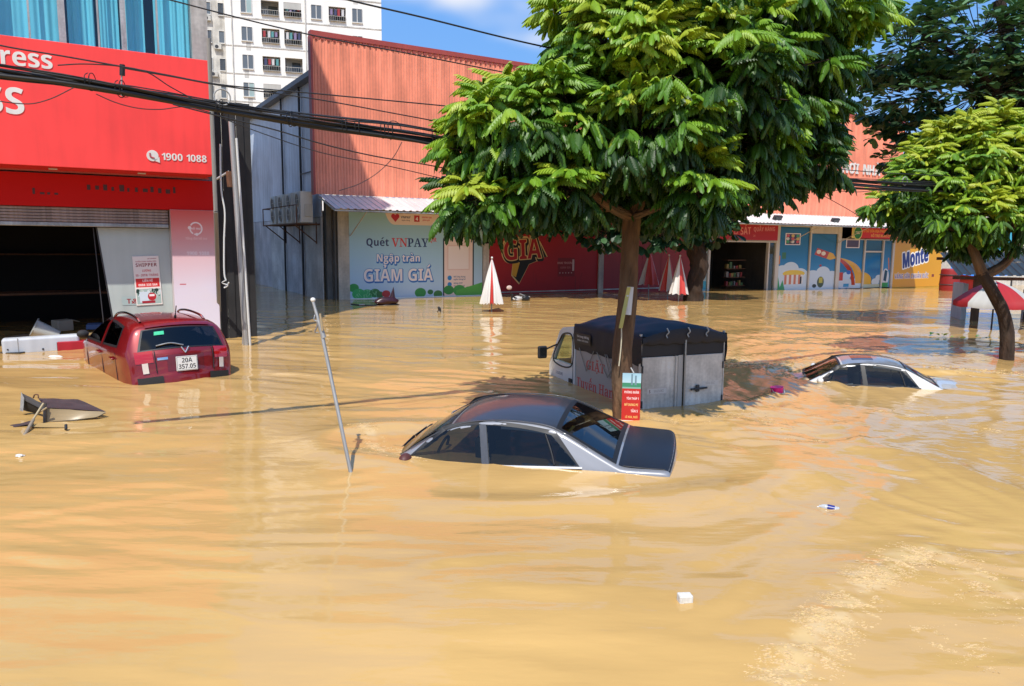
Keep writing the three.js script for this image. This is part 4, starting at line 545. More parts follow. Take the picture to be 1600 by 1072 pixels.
function carShape({ top, half, belt, tumble, crown = 0.05, corner = 0.06, rearBulge = 0, frontBulge = 0, bottom = 0.25, xf, xr, deck }) {
  top = smoothPoly(top); half = smoothPoly(half, 2);
  const L = [0]; for (let i = 1; i < top.length; i++) L.push(L[i - 1] + Math.hypot(top[i][0] - top[i - 1][0], top[i][1] - top[i - 1][1]));
  const total = L[L.length - 1];
  const along = (t) => { const l = clamp(t) * total; let i = 1; while (i < L.length - 1 && L[i] < l) i++; const k = (l - L[i - 1]) / (L[i] - L[i - 1] || 1); return [mix(top[i - 1][0], top[i][0], k), mix(top[i - 1][1], top[i][1], k)]; };
  const sideZ = (x, y) => { const w = polyAt(half, x), b = typeof belt === 'function' ? belt(x) : belt; if (y <= b) { const d = (b - y); return w * (1 - 0.02 * sstep(0.0, 0.5, d)) - 0.012 * sstep(0.06, 0.0, d); } const d = y - b; return w - 0.012 - d * tumble - 0.10 * d * d; };
  const bulge = (x, z, w) => { const q = (z / w) ** 2; return (rearBulge ? rearBulge * q * sstep(xr + 0.75, xr, x) : 0) - (frontBulge ? frontBulge * q * sstep(xf - 0.9, xf, x) : 0); };
  const section = (x, yT) => { // from the centre line outwards and down
    const cr = crown, cw = Math.min(corner, 0.45 * Math.max(0.02, yT - bottom)), yE = yT - cr - cw, zE = sideZ(x, yE), zc = sideZ(x, yT - cr) - cw, out = [];
    for (let i = 0; i <= NT; i++) { const z = zc * i / NT; out.push([z, yT - cr * (z / (zc + cw)) ** 2]); }
    const A = out[NT], B = [sideZ(x, yT - cr) + 0.004, yT - cr - 0.004], C = [zE, yE]; for (let i = 1; i <= 5; i++) { const t = i / 5; out.push([(1 - t) ** 2 * A[0] + 2 * t * (1 - t) * B[0] + t * t * C[0], (1 - t) ** 2 * A[1] + 2 * t * (1 - t) * B[1] + t * t * C[1]]); }
    for (let i = 1; i <= 30; i++) { const y = mix(yE, bottom, i / 30); out.push([sideZ(x, y), y]); }
    return out;
  };
  const P = (x, y, z, w) => V(x + bulge(x, z, w), y, z);
  return { along, section, sideZ,
    topPoint(t, zf, off = 0) { const [x, y] = along(t), s = section(x, y), w = polyAt(half, x), z = zf * s[NT][0], q = s.slice(0, NT + 1), yy = polyAt(q, Math.abs(z)); const e = 0.01, [xa, ya] = along(t - e), [xb, yb] = along(t + e), l = Math.hypot(xb - xa, yb - ya) || 1, nx = (yb - ya) / l, ny = -(xb - xa) / l, sg = 1; return P(x + nx * off * sg, yy + ny * off * sg, z, w); },
    sidePoint(x, y, sgn, off = 0) { let yT = top[0][1]; yT = polyAtMax(top, x); const s = section(x, yT), w = polyAt(half, x); let z = s[s.length - 1][0]; for (let i = NT; i + 1 < s.length; i++) { const [z0, y0] = s[i], [z1, y1] = s[i + 1]; if (y <= y0 && y >= y1) { z = mix(z0, z1, (y0 - y) / (y0 - y1 || 1)); break; } } if (y > s[NT][1]) z = s[NT][0]; return V(x + bulge(x, z, w), y, sgn * (z + off)); },
    body(nt = 240, cutSide = [], cutTop = []) { const rows = []; for (let i = 0; i <= nt; i++) { const [x, y] = along(i / nt), s = section(x, y), w = polyAt(half, x), r = []; for (let k = s.length - 1; k > 0; k--) r.push(P(x, s[k][1], -s[k][0], w)); for (let k = 0; k < s.length; k++) r.push(P(x, s[k][1], s[k][0], w)); rows.push(r); } const n = rows[0].length, half_ = n / 2; const inside = (px, py, q) => { let s = 0; for (let i = 0; i < 4; i++) { const [ax, ay] = q[i], [bx_, by] = q[(i + 1) % 4], k = (bx_ - ax) * (py - ay) - (by - ay) * (px - ax); if (s === 0) s = Math.sign(k); else if (Math.sign(k) !== s && k !== 0) return false; } return true; };
      return gridGeo(rows, true, (i, j) => { const t = (i + 0.5) / nt, a = rows[i][j], d = rows[i + 1][j + 1], x = (a.x + d.x) / 2, y = (a.y + d.y) / 2, z = (a.z + d.z) / 2, m = Math.abs(j + 0.5 - half_ + 0.5); if (m <= NT + 2) { const zc = section(...along(t))[NT][0]; for (const [t0, t1, z0, z1] of cutTop) if (t > t0 && t < t1 && z > z0 * zc && z < z1 * zc) return true; } if (m >= NT - 1) for (const q of cutSide) if (inside(x, y, q)) return true; return false; }); } };
  function polyAtMax(pts, x) { let m = -1; for (let i = 0; i + 1 < pts.length; i++) { const [a, b] = pts[i], [c, d] = pts[i + 1]; if ((x - a) * (x - c) <= 0) m = Math.max(m, a === c ? Math.max(b, d) : mix(b, d, (x - a) / (c - a))); } return m < 0 ? polyAt(pts, x) : m; }
}
function gridGeo(rows, caps = false, cut = null) {
  const m = rows.length, n = rows[0].length, pos = [], uv = [], idx = [];
  rows.forEach((r, i) => r.forEach((p, j) => { pos.push(p.x, p.y, p.z); uv.push(j / (n - 1), i / (m - 1)); }));
  for (let i = 0; i + 1 < m; i++) for (let j = 0; j + 1 < n; j++) { if (cut && cut(i, j)) continue; const a = i * n + j, b = a + 1, c = a + n, d = c + 1; idx.push(a, b, c, b, d, c); }
  if (caps) for (const i of [0, m - 1]) for (let j = 0; j < Math.floor(n / 2) - 1; j++) { const a = i * n + j, b = a + 1, c = i * n + n - 1 - j, d = c - 1; idx.push(a, b, c, b, d, c); }
  const g = new THREE.BufferGeometry(); g.setAttribute('position', new THREE.Float32BufferAttribute(pos, 3)); g.setAttribute('uv', new THREE.Float32BufferAttribute(uv, 2)); g.setIndex(idx); g.computeVertexNormals(); return g;
}
const sidePane = (c, q, sgn, off, nu = 10, nv = 7) => { const rows = []; for (let i = 0; i <= nu; i++) { const r = []; for (let j = 0; j <= nv; j++) { const u = i / nu, v = j / nv, x = mix(mix(q[0][0], q[1][0], u), mix(q[3][0], q[2][0], u), v), y = mix(mix(q[0][1], q[1][1], u), mix(q[3][1], q[2][1], u), v) + (q[4] || 0) * 4 * u * (1 - u) * v; r.push(c.sidePoint(x, y, sgn, off)); } rows.push(r); } return gridGeo(rows); };
const topPane = (c, t0, t1, z0, z1, off, bow = 0, nu = 12, nv = 16, taper = 0) => { const rows = []; for (let i = 0; i <= nu; i++) { const r = []; for (let j = 0; j <= nv; j++) { const u = i / nu, f = mix(z0, z1, j / nv), k = 1 - 4 * (0.25 - (f * 0.5 * 0.5 + 0)) * 0; const tt = mix(t0, t1, u) + bow * (1 - f * f) * (u - 0.5) * 2; r.push(c.topPoint(tt, f * (1 - taper * u), off)); } rows.push(r); } return gridGeo(rows); };
const tubeOn = (pts, r) => tube(pts, r, pts.length * 3, 6);
const strip = (c, list, sgn, off, h) => { const rows = list.map(([x, y]) => [c.sidePoint(x, y - h / 2, sgn, off), c.sidePoint(x, y + h / 2, sgn, off)]); return gridGeo(rows); };
const ringGeo = (list) => gridGeo(list);
const sideRing = (c, q, m, sg, off, n = 10) => { // rubber round a side pane
  const cx = (q[0][0] + q[1][0] + q[2][0] + q[3][0]) / 4, cy = (q[0][1] + q[1][1] + q[2][1] + q[3][1]) / 4, rows = [], o = q.slice(0, 4).map(([x, y]) => [x + m * Math.sign(x - cx), y + m * 0.8 * Math.sign(y - cy)]);
  for (let e = 0; e < 4; e++) for (let i = 0; i <= n; i++) { const u = i / n, a = q[e], b = q[(e + 1) % 4], A = o[e], B = o[(e + 1) % 4], bu = e === 2 ? (q[4] || 0) * 4 * u * (1 - u) : 0; rows.push([c.sidePoint(mix(a[0], b[0], u), mix(a[1], b[1], u) + bu, sg, off), c.sidePoint(mix(A[0], B[0], u), mix(A[1], B[1], u) + bu, sg, off)]); } return gridGeo(rows); };
const topRing = (c, t0, t1, z0, z1, mt, mz, off, n = 14) => { const rows = [], q = [[t0, z0], [t1, z0], [t1, z1], [t0, z1]], o = [[t0 - mt, z0 - mz], [t1 + mt, z0 - mz], [t1 + mt, z1 + mz], [t0 - mt, z1 + mz]]; for (let e = 0; e < 4; e++) for (let i = 0; i <= n; i++) { const u = i / n, a = q[e], b = q[(e + 1) % 4], A = o[e], B = o[(e + 1) % 4]; rows.push([c.topPoint(mix(a[0], b[0], u), mix(a[1], b[1], u), off), c.topPoint(mix(A[0], B[0], u), mix(A[1], B[1], u), off)]); } return gridGeo(rows); };
const tint = (r, g, b) => new THREE.MeshPhysicalMaterial({ color: lin(r, g, b), transmission: 1, roughness: 0.015, thickness: 0, ior: 1.5 });
function cabin(o, xf, xr, w, belt, top) { // seats, wheel and shelf seen through the glass
  const cloth = mat(0.06, 0.058, 0.056, { roughness: 0.95, map: g1 });
  for (const sg of [-1, 1]) { const s = part('front_seat', rb(0.14, 0.62, 0.46, xf, belt - 0.08, sg * w * 0.5, 0.06, 3).rotateZ(0.0), cloth, o); part('headrest', rb(0.1, 0.17, 0.26, xf - 0.05, belt + 0.32, sg * w * 0.5, 0.05, 3), cloth, s); }
  const r = part('rear_seat', rb(0.16, 0.5, w * 1.5, xr, belt - 0.14, 0, 0.07, 3), cloth, o); for (const sg of [-1, 1]) part('headrest', rb(0.1, 0.13, 0.25, xr - 0.06, belt + 0.16, sg * w * 0.45, 0.05, 3), cloth, r);
  const wg = new THREE.TorusGeometry(0.17, 0.016, 8, 24); wg.rotateY(Math.PI / 2); wg.rotateZ(0.4); wg.translate(xf + 0.52, belt + 0.0, -w * 0.5); part('steering_wheel', wg, M.rubber, o);
  part('dashboard', rb(0.34, 0.2, w * 1.7, xf + 0.85, belt - 0.07, 0, 0.06, 3), M.rubber, o);
}
const carPaint = (r, g, b, o = {}) => new THREE.MeshPhysicalMaterial({ color: lin(r, g, b), roughness: 0.42, metalness: 0.25, clearcoat: 1, clearcoatRoughness: 0.04, map: softGrime, ...o });
const mirrorG = () => { const g = new THREE.SphereGeometry(0.11, 16, 12); g.scale(0.62, 0.62, 0.85); return g; };
function tOf(c, x, half = 0) { let best = 0, bd = 9; for (let i = 0; i <= 400; i++) { const t = i / 400, [a] = c.along(t), d = Math.abs(a - x); if (d < bd) { bd = d; best = t; } } return best; }

// two saloons share a body design
function saloon(o, paint, roofPaint, trim) {
  const c = carShape({ top: [[2.16, 0.52], [2.12, 0.66], [1.9, 0.76], [1.3, 0.85], [0.98, 0.92], [0.86, 0.955], [0.22, 1.33], [-0.1, 1.395], [-0.45, 1.41], [-0.8, 1.385], [-1.0, 1.34], [-1.62, 1.015], [-1.72, 0.99], [-2.05, 0.98], [-2.15, 0.972], [-2.185, 0.955], [-2.2, 0.90], [-2.22, 0.78], [-2.24, 0.5]], half: [[2.16, 0.62], [1.8, 0.78], [1.2, 0.83], [0, 0.84], [-1.2, 0.83], [-1.9, 0.80], [-2.15, 0.775], [-2.24, 0.74]], belt: (x) => 0.90 + 0.018 * (1 - x) * 0.5, tumble: 0.42, crown: 0.045, corner: 0.035, rearBulge: 0.045, frontBulge: 0.12, xf: 2.16, xr: -2.23, bottom: 0.3 });
  const q = [[0.68, 0.938], [-0.20, 0.95], [-0.14, 1.325], [0.24, 1.255], 0.02], q2 = [[-0.29, 0.952], [-1.22, 0.975], [-0.93, 1.255], [-0.22, 1.325], 0.02];
  const wsR = [tOf(c, 0.87), tOf(c, 0.25), -0.92, 0.92], rwR = [tOf(c, -1.02), tOf(c, -1.57), -0.9, 0.9];
  part('body', c.body(260, [q, q2], [wsR, rwR]), paint, o); cabin(o, -0.12, -1.02, 0.72, 0.93, 1.4); part('parcel_shelf', rb(0.42, 0.03, 1.3, -1.36, 0.99, 0, 0.01), mat(0.05, 0.055, 0.06), o); part('roof_lining', topPane(c, tOf(c, 0.12), tOf(c, -0.95), -0.95, 0.95, -0.03), mat(0.10, 0.10, 0.10), o);
  const tg = tint(0.30, 0.33, 0.33), tg2 = tint(0.20, 0.23, 0.25);
  for (const sg of [-1, 1]) {
    part('window_rubber', sideRing(c, q, 0.045, sg, 0.005), M.black, o); part('window_rubber', sideRing(c, q2, 0.045, sg, 0.005), M.black, o);
    const w1 = part('side_window', sidePane(c, q, sg, 0.003), tg, o), w2 = part('side_window', sidePane(c, q2, sg, 0.003), tg2, o);
    part('quarter_divider', tubeOn([[-0.98, 0.975], [-0.94, 1.1], [-0.87, 1.26]].map(([x, y]) => c.sidePoint(x, y, sg, 0.01)), 0.012), M.black, w2);
    part('door_pillar', sidePane(c, [[-0.205, 0.93], [-0.285, 0.93], [-0.215, 1.335], [-0.145, 1.335]], sg, 0.011, 2, 6), o.userData.pillar, o);
    part('belt_trim', strip(c, Array.from({ length: 24 }, (_, i) => [mix(0.78, -1.27, i / 23), mix(0.918, 0.958, i / 23)]), sg, 0.014, 0.018), trim, o);
    part('roof_gutter', tubeOn(Array.from({ length: 12 }, (_, i) => { const x = mix(0.62, -1.3, i / 11); const t = tOf(c, x), p = c.topPoint(t, 1.03, 0.0); const q_ = c.topPoint(t, 1.0, 0.012); return V(q_.x, q_.y - 0.004, sg * (Math.abs(q_.z) + 0.018)); }), 0.006), o.userData.pillar, o);
    part('door_handle', rb(0.17, 0.03, 0.03, -0.12, 0.80, sg * 0.845, 0.012), paint, o); part('door_seam', tubeOn([[-0.25, 0.93], [-0.26, 0.7], [-0.27, 0.45]].map(([x, y]) => c.sidePoint(x, y, sg, 0.001)), 0.005), M.black, o);
    const m = part('wing_mirror', mirrorG(), sg < 0 ? o.userData.mirror : paint, o); m.position.copy(c.sidePoint(0.63, 0.985, sg, 0.10)); part('mirror_arm', bar(V(0.02, -0.05, 0), V(0.05, -0.08, -sg * 0.13), 0.025), M.black, m);
  }
  part('windscreen_rubber', topRing(c, ...wsR, 0.008, 0.045, 0.005), M.black, o); part('windscreen', topPane(c, ...wsR, 0.002), tg, o);
  part('wiper', [bar(c.topPoint(tOf(c, 0.885), 0.05, 0.012), c.topPoint(tOf(c, 0.86), -0.72, 0.012), 0.007), bar(c.topPoint(tOf(c, 0.885), 0.75, 0.012), c.topPoint(tOf(c, 0.865), 0.05, 0.012), 0.007)], M.black, o);
  part('rear_rubber', topRing(c, ...rwR, 0.010, 0.085, 0.006), M.black, o); part('rear_window', topPane(c, ...rwR, 0.002), tg2, o);
  part('roof_panel', topPane(c, tOf(c, 0.19), tOf(c, -0.985), -0.965, 0.965, 0.003, 0, 20, 18), roofPaint, o);
  part('boot_lid', topPane(c, tOf(c, -1.635), tOf(c, -2.185), -0.97, 0.97, 0.004, 0, 14, 14), o.userData.boot, o); part('boot_seam', [tubeOn([-1.68, -1.9, -2.13].map((x) => c.topPoint(tOf(c, x), 0.955, 0.004)), 0.006), tubeOn([-1.68, -1.9, -2.13].map((x) => c.topPoint(tOf(c, x), -0.955, 0.004)), 0.006)], M.black, o);
  return c;
}
const carPlace = (o, fx, fz, px, py, lx, ly, lz, scale, pitch = 0, rollA = 0, lift = 0) => { // puts the car's point (lx, ly, lz) on the water point seen at (px, py), nose along (fx, fz)
  o.scale.setScalar(scale); o.rotation.order = 'YXZ'; o.rotation.set(rollA, Math.atan2(-fz, fx), pitch); o.position.set(0, 0, 0); o.updateMatrixWorld(true); const p = V(lx, ly, lz).applyMatrix4(o.matrixWorld), w = onWater(px, py); o.position.set(w.x - p.x, lift - p.y, w.z - p.z);
};
{
  const o = thing('grey_saloon_car', 'dark grey saloon car with silver sides drowned to its windows beside the roadside tree', 'car');
  o.userData.mirror = paintM(0.10, 0.03, 0.025); o.userData.pillar = carPaint(0.07, 0.072, 0.08); o.userData.boot = mat(0.012, 0.013, 0.017, { roughness: 0.38 });
  const silver = carPaint(0.30, 0.31, 0.34), dark = carPaint(0.045, 0.048, 0.055, { metalness: 0.3, roughness: 0.5, clearcoat: 0.7, clearcoatRoughness: 0.12, map: m1 });
  const c = saloon(o, silver, dark, mat(0.72, 0.72, 0.73, { metalness: 0.3, roughness: 0.4 })); delete o.userData.mirror; delete o.userData.pillar; delete o.userData.boot;
  const lamp = (sg) => { const p = c.topPoint(tOf(c, -2.2), sg * 0.75); return rb(0.06, 0.12, 0.2, p.x + 0.01, 0.72, p.z * 0.9, 0.02); }; part('tail_lamp', lamp(-1), paintM(0.4, 0.02, 0.02), o); part('tail_lamp', lamp(1), paintM(0.4, 0.02, 0.02), o);
  carPlace(o, -0.972, -0.234, 1050, 745, -2.17, 0.905, -0.74, 1.035, -0.035, -0.05, 0.02);
}
{
  const o = thing('white_saloon_car', 'white saloon car with dark windows drowned to its windows right of the truck', 'car');
  o.userData.mirror = M.white; o.userData.pillar = M.black; o.userData.boot = carPaint(0.6, 0.6, 0.6, { metalness: 0 }); const c = saloon(o, carPaint(0.74, 0.74, 0.73, { metalness: 0.0 }), carPaint(0.34, 0.35, 0.37, { metalness: 0.3, clearcoatRoughness: 0.1 }), M.black); delete o.userData.mirror; delete o.userData.pillar; delete o.userData.boot;
  part('sunroof', topPane(c, tOf(c, -0.02), tOf(c, -0.42), -0.5, 0.5, 0.007, 0, 6, 8), mat(0.06, 0.03, 0.025, { roughness: 0.05 }), o);
  carPlace(o, -0.955, -0.30, 1262, 599, 0.86, 0.93, -0.80, 0.84, 0.012, -0.02, 0.03);
}
{ // red hatchback, tail up
  const o = thing('red_hatchback_car', 'dark red hatchback car with roof rails floating tail up before the shop', 'car');
  const c = carShape({ top: [[1.82, 0.5], [1.78, 0.72], [1.5, 0.86], [0.95, 0.98], [0.80, 1.03], [0.18, 1.37], [-0.2, 1.435], [-0.7, 1.45], [-1.2, 1.425], [-1.42, 1.395], [-1.51, 1.355], [-1.74, 1.03], [-1.79, 0.95], [-1.82, 0.72], [-1.86, 0.62], [-1.87, 0.4], [-1.85, 0.3]], half: [[1.82, 0.62], [1.5, 0.76], [0.9, 0.81], [0, 0.82], [-1.0, 0.82], [-1.5, 0.80], [-1.87, 0.74]], belt: (x) => 0.93 + 0.03 * (0.8 - x) * 0.6, tumble: 0.40, crown: 0.06, corner: 0.11, rearBulge: 0.20, frontBulge: 0.16, xf: 1.82, xr: -1.87, bottom: 0.25 });
  const red = carPaint(0.25, 0.005, 0.007, { metalness: 0.3, roughness: 0.38, map: m1 });
  const qa = [[0.64, 0.975], [-0.22, 1.0], [-0.20, 1.325], [0.13, 1.31], 0.01], qb = [[-0.36, 1.005], [-1.08, 1.045], [-1.01, 1.29], [-0.33, 1.325], 0.01], wsR = [tOf(c, 0.78), tOf(c, 0.22), -0.93, 0.93], rwR = [tOf(c, -1.525), tOf(c, -1.725), -0.94, 0.94], tg = tint(0.16, 0.17, 0.19);
  part('body', c.body(280, [qa, qb], [wsR, rwR]), red, o); cabin(o, -0.15, -0.95, 0.70, 0.96, 1.4); part('roof_lining', topPane(c, tOf(c, 0.12), tOf(c, -1.4), -0.95, 0.95, -0.03), mat(0.12, 0.11, 0.11), o);
  for (const sg of [-1, 1]) {
    part('window_rubber', sideRing(c, qa, 0.04, sg, 0.005), M.black, o); part('window_rubber', sideRing(c, qb, 0.04, sg, 0.005), M.black, o);
    part('side_window', sidePane(c, qa, sg, 0.003), tg, o); part('side_window', sidePane(c, qb, sg, 0.003), tg, o);
    part('door_pillar', sidePane(c, [[-0.235, 0.96], [-0.345, 0.96], [-0.32, 1.34], [-0.215, 1.34]], sg, 0.011, 2, 6), red, o);
    for (const x of [0.78, -0.29, -1.1]) part('door_seam', tubeOn([[x, 0.93], [x - 0.02, 0.7], [x - 0.06, 0.45]].map(([a, b]) => c.sidePoint(a, b, sg, 0.001)), 0.006), M.black, o);
    for (const x of [-0.18, -0.98]) part('door_handle', rb(0.19, 0.035, 0.04, x, 0.84, sg * 0.835, 0.015), red, o);
    const rail = [0.12, -0.0, -0.3, -0.75, -1.12, -1.24].map((x, i) => { const p = c.topPoint(tOf(c, x), 0.92, [0.012, 0.042, 0.055, 0.055, 0.042, 0.01][i]); return p.setZ(sg * Math.abs(p.z)); }); part('roof_rail', tube(rail, 0.02, 30, 8), M.chrome, o);
    const m = part('wing_mirror', mirrorG(), M.rubber, o); m.position.copy(c.sidePoint(0.68, 1.02, sg, 0.14)); part('mirror_arm', bar(V(0.02, -0.05, 0), V(0.0, -0.06, -sg * 0.13), 0.025), M.black, m);
    const lens = (q, off, mt, nm, par) => part(nm, sidePane(c, q, sg, off, 5, 5), mt, par);
    const zf = (a, b, t0, t1, off) => topPane(c, t0, t1, sg > 0 ? a : -b, sg > 0 ? b : -a, off, 0, 6, 6);
    const tl = part('tail_lamp', zf(0.70, 1.06, tOf(c, -1.735), tOf(c, -1.80), 0.014), new THREE.MeshPhysicalMaterial({ color: lin(0.40, 0.008, 0.012), roughness: 0.1, clearcoat: 1 }), o);
    part('reverse_lens', zf(0.82, 0.94, tOf(c, -1.80), tOf(c, -1.825), 0.02), new THREE.MeshPhysicalMaterial({ color: lin(0.62, 0.53, 0.45), roughness: 0.12, clearcoat: 1 }), tl);
    part('bumper_corner', zf(0.55, 1.08, tOf(c, -1.845), tOf(c, -1.872) + 0.035, 0.02), M.rubber, o);
  }
  part('rear_rubber', topRing(c, ...rwR, 0.004, 0.05, 0.006), M.black, o); part('rear_window', topPane(c, ...rwR, 0.003), tg, o);
  part('windscreen_rubber', topRing(c, ...wsR, 0.006, 0.05, 0.005), M.black, o); part('windscreen', topPane(c, ...wsR, 0.003), tg, o);
  part('rear_spoiler', topPane(c, tOf(c, -1.3), tOf(c, -1.50), -0.9, 0.9, 0.022, 0, 6, 12), red, o);
  const on = (zf, x, off = 0.02) => c.topPoint(tOf(c, x), zf, off);
  part('rear_wiper', tubeOn([on(-0.02, -1.715, 0.03), on(-0.3, -1.69, 0.035), on(-0.62, -1.70, 0.035)], 0.012), M.steel, o);
  part('sticker', topPane(c, tOf(c, -1.555), tOf(c, -1.59), -0.66, -0.42, 0.016, 0, 3, 4), paintM(0.03, 0.55, 0.28), o);
  part('hatch_recess', topPane(c, tOf(c, -1.785), tOf(c, -1.825), -0.42, 0.42, 0.006), carPaint(0.16, 0.006, 0.008), o); part('hatch_seam', [tubeOn([-1.745, -1.78, -1.83].map((x) => on(0.66, x, 0.012)), 0.007), tubeOn([-1.745, -1.78, -1.83].map((x) => on(-0.66, x, 0.012)), 0.007)], M.black, o);
  const plate = canvasTex(280, 200, (x, w, h) => { x.fillStyle = '#d9d7d2'; x.fillRect(0, 0, w, h); x.strokeStyle = '#222'; x.lineWidth = 4; x.strokeRect(6, 6, w - 12, h - 12); ctext(x, '20A', 140, 56, 92, '#1b1b1f', { sx: 0.9 }); ctext(x, '357.05', 140, 144, 92, '#1b1b1f', { sx: 0.86 }); });
  const pc = on(0, -1.80, 0.02), pl = part('number_plate', rb(0.015, 0.22, 0.31, 0, 0, 0, 0.005), M.white, o); pl.position.copy(pc).add(V(-0.01, -0.06, 0)); pl.rotation.z = -0.12; const pf = quad(0.30, 0.21, 0, 0, 0); pf.rotateY(-Math.PI / 2); pf.translate(-0.011, 0, 0); part('plate_print', pf, printM(plate), pl);
  const vb = on(0, -1.755, 0.03); part('badge', [bar(V(vb.x, vb.y - 0.05, 0), V(vb.x + 0.02, vb.y + 0.04, 0.055), 0.011), bar(V(vb.x, vb.y - 0.05, 0), V(vb.x + 0.02, vb.y + 0.04, -0.055), 0.011)], M.chrome, o); part('model_lettering', [topPane(c, tOf(c, -1.79), tOf(c, -1.797), -0.62, -0.40, 0.012, 0, 2, 3)], M.chrome, o);
  const an = on(0.12, -1.15, 0.0); part('aerial', [bar(an, an.clone().add(V(-0.08, 0.2, 0)), 0.008), bar(an, an.clone().add(V(-0.02, 0.04, 0)), 0.02)], M.black, o);
  carPlace(o, -0.66, -0.75, 210, 604, -1.80, 0.53, -0.74, 1.12, 0.02, 0.0);
}
{ // small lorry with a covered box
  const o = thing('covered_truck', 'small white truck with black tarpaulin cover standing behind the roadside tree', 'truck');
  const wp = paintM(0.70, 0.68, 0.65, { roughness: 0.45, map: g1 }), tanP = paintM(0.46, 0.40, 0.36, { map: g1 }), blk = mat(0.012, 0.012, 0.016, { roughness: 0.55 }), tarpM = mat(0.012, 0.012, 0.018, { roughness: 0.62, bumpMap: b2, bumpScale: 0.004 });
  // x forward, y up from the box floor, z right; the box is 1.95 long and 1.36 wide
  const L = 1.95, W = 0.705, yB = -0.3, yP = 0.78, yT = 1.10;
  part('box_side', [span(0.02, L, yB, yP, -W, -W + 0.03)], tanP, o); part('box_side', [span(0.02, L, yB, yP, W - 0.03, W)], tanP, o); part('box_front', [span(L - 0.03, L, yB, yP, -W + 0.031, W - 0.031)], tanP, o);
  for (const sg of [-1, 1]) { // rear doors
    const d = part('rear_door', rb(0.035, yP - yB - 0.02, W - 0.045, 0.0, (yP + yB) / 2, sg * (W / 2 + 0.012), 0.008), wp, o);
    part('hinge', [0.1, 0.6].map((y) => bar(V(-0.02, y - 0.05, sg * (W - 0.01)), V(-0.02, y + 0.05, sg * (W - 0.01)), 0.014)), M.darkMetal, d);
  }
  const wear = paintM(0.5, 0.49, 0.47); part('centre_strip', span(-0.03, -0.019, yB, yP, -0.10, -0.02), wear, o);
  part('lock_bar', [bar(V(-0.05, yB, 0.0), V(-0.05, yP + 0.22, 0.0), 0.016), bar(V(-0.035, yB, -0.155), V(-0.035, yP, -0.155), 0.006)], M.steel, o);
  part('latch', [rb(0.03, 0.1, 0.06, -0.04, 0.28, 0.24, 0.01), bar(V(-0.05, 0.27, 0.12), V(-0.05, 0.28, 0.40), 0.016), rb(0.05, 0.06, 0.07, -0.04, -0.22, 0.01, 0.01)], M.darkMetal, o);
  part('rear_header', [span(-0.01, 0.02, yP + 0.0, yP + 0.17, -W, W)], blk, o); part('header_rail', [span(-0.02, 0.0, yP + 0.17, yP + 0.19, -W, W)], M.galv, o);
  for (const sg of [-1, 1]) part('corner_post', span(-0.012, 0.03, yB, yT, sg > 0 ? W : -W - 0.02, sg > 0 ? W + 0.02 : -W), wp, o);
  // tarpaulin: crowned roof that hangs over the sides and the rear edge
  const rows = []; for (let i = 0; i <= 26; i++) { const x = mix(-0.05, L + 0.03, i / 26), r = [], e = Math.abs(i / 26 - 0.5) * 2, edge = Math.pow(e, 8); for (let j = 0; j <= 40; j++) { const v = j / 40 * 2 - 1, a = Math.abs(v); let z, y; const drop = 0.46 + 0.010 * Math.sin(i * 1.1) + 0.012 * N(i * 0.4, v * 4); if (a < 0.62) { z = v / 0.62 * (W - 0.03); y = yT + 0.15 * Math.pow(Math.cos(z / W * 1.35), 1) * (1 - 0.15 * edge) - 0.05 * edge + 0.014 * Math.sin(i * 0.97) * Math.sin(v * 7) - 0.03; } else { const k = (a - 0.62) / 0.38, s = Math.sign(v); z = s * (W + 0.012 + 0.02 * Math.sin(k * 3.1) + 0.014 * N(x * 5, k * 2, s)); y = yT + 0.15 * Math.cos((W - 0.03) / W * 1.35) - 0.03 - k * drop; } r.push(V(x, y, z)); } rows.push(r); }
  part('tarpaulin', gridGeo(rows), tarpM, o);
  const back = []; for (let j = 0; j <= 20; j++) { const z = mix(-W - 0.02, W + 0.02, j / 20), y = yT + 0.15 * Math.cos(clamp(z / W, -0.97, 0.97) * 1.35) - 0.085; back.push([V(-0.05, y, z), V(-0.066, y - 0.06, z), V(-0.06, yT - 0.14 + 0.015 * Math.sin(j * 1.9), z), V(-0.035, yT - 0.16 + 0.012 * Math.sin(j * 1.9), z)]); } part('tarpaulin_flap', gridGeo(back), tarpM, o);
  const front = []; for (let j = 0; j <= 20; j++) { const z = mix(-W - 0.02, W + 0.02, j / 20), y = yT + 0.15 * Math.cos(clamp(z / W, -0.97, 0.97) * 1.35) - 0.085; front.push([V(L + 0.03, y, z), V(L + 0.04, yP, z)]); } part('tarpaulin_flap', gridGeo(front), tarpM, o);
  part('tie_cord', [[0.35, 0.9], [0.95, 0.62], [1.3, 1.78], [0.55, 1.2]].slice(0, 4).flatMap(([a, b], i) => [bar(V(a, yP - 0.08, -W - 0.035), V((a + b) / 2, 0.35, -W - 0.03), 0.007), bar(V(b, yP - 0.08, -W - 0.035), V((a + b) / 2, 0.35, -W - 0.03), 0.007)]), mat(0.25, 0.23, 0.2), o);
  part('toggle', [-0.34, 0.02, 0.34].map((z) => tube([V(-0.07, yT + 0.08, z), V(-0.09, yT + 0.02, z + 0.02), V(-0.075, yT - 0.02, z - 0.01), V(-0.09, yT - 0.06, z)], 0.01, 12)), M.galv, o);
  // cab
  const yc = 0.98, cw = W - 0.02, cf = L + 1.02;
  const prof = [[L + 0.06, yB - 0.2], [L + 0.06, yc - 0.02], [L + 0.16, yc + 0.02], [L + 0.52, yc - 0.03], [L + 0.62, yc - 0.08], [cf - 0.05, 0.36], [cf, 0.25], [cf, yB - 0.2]];
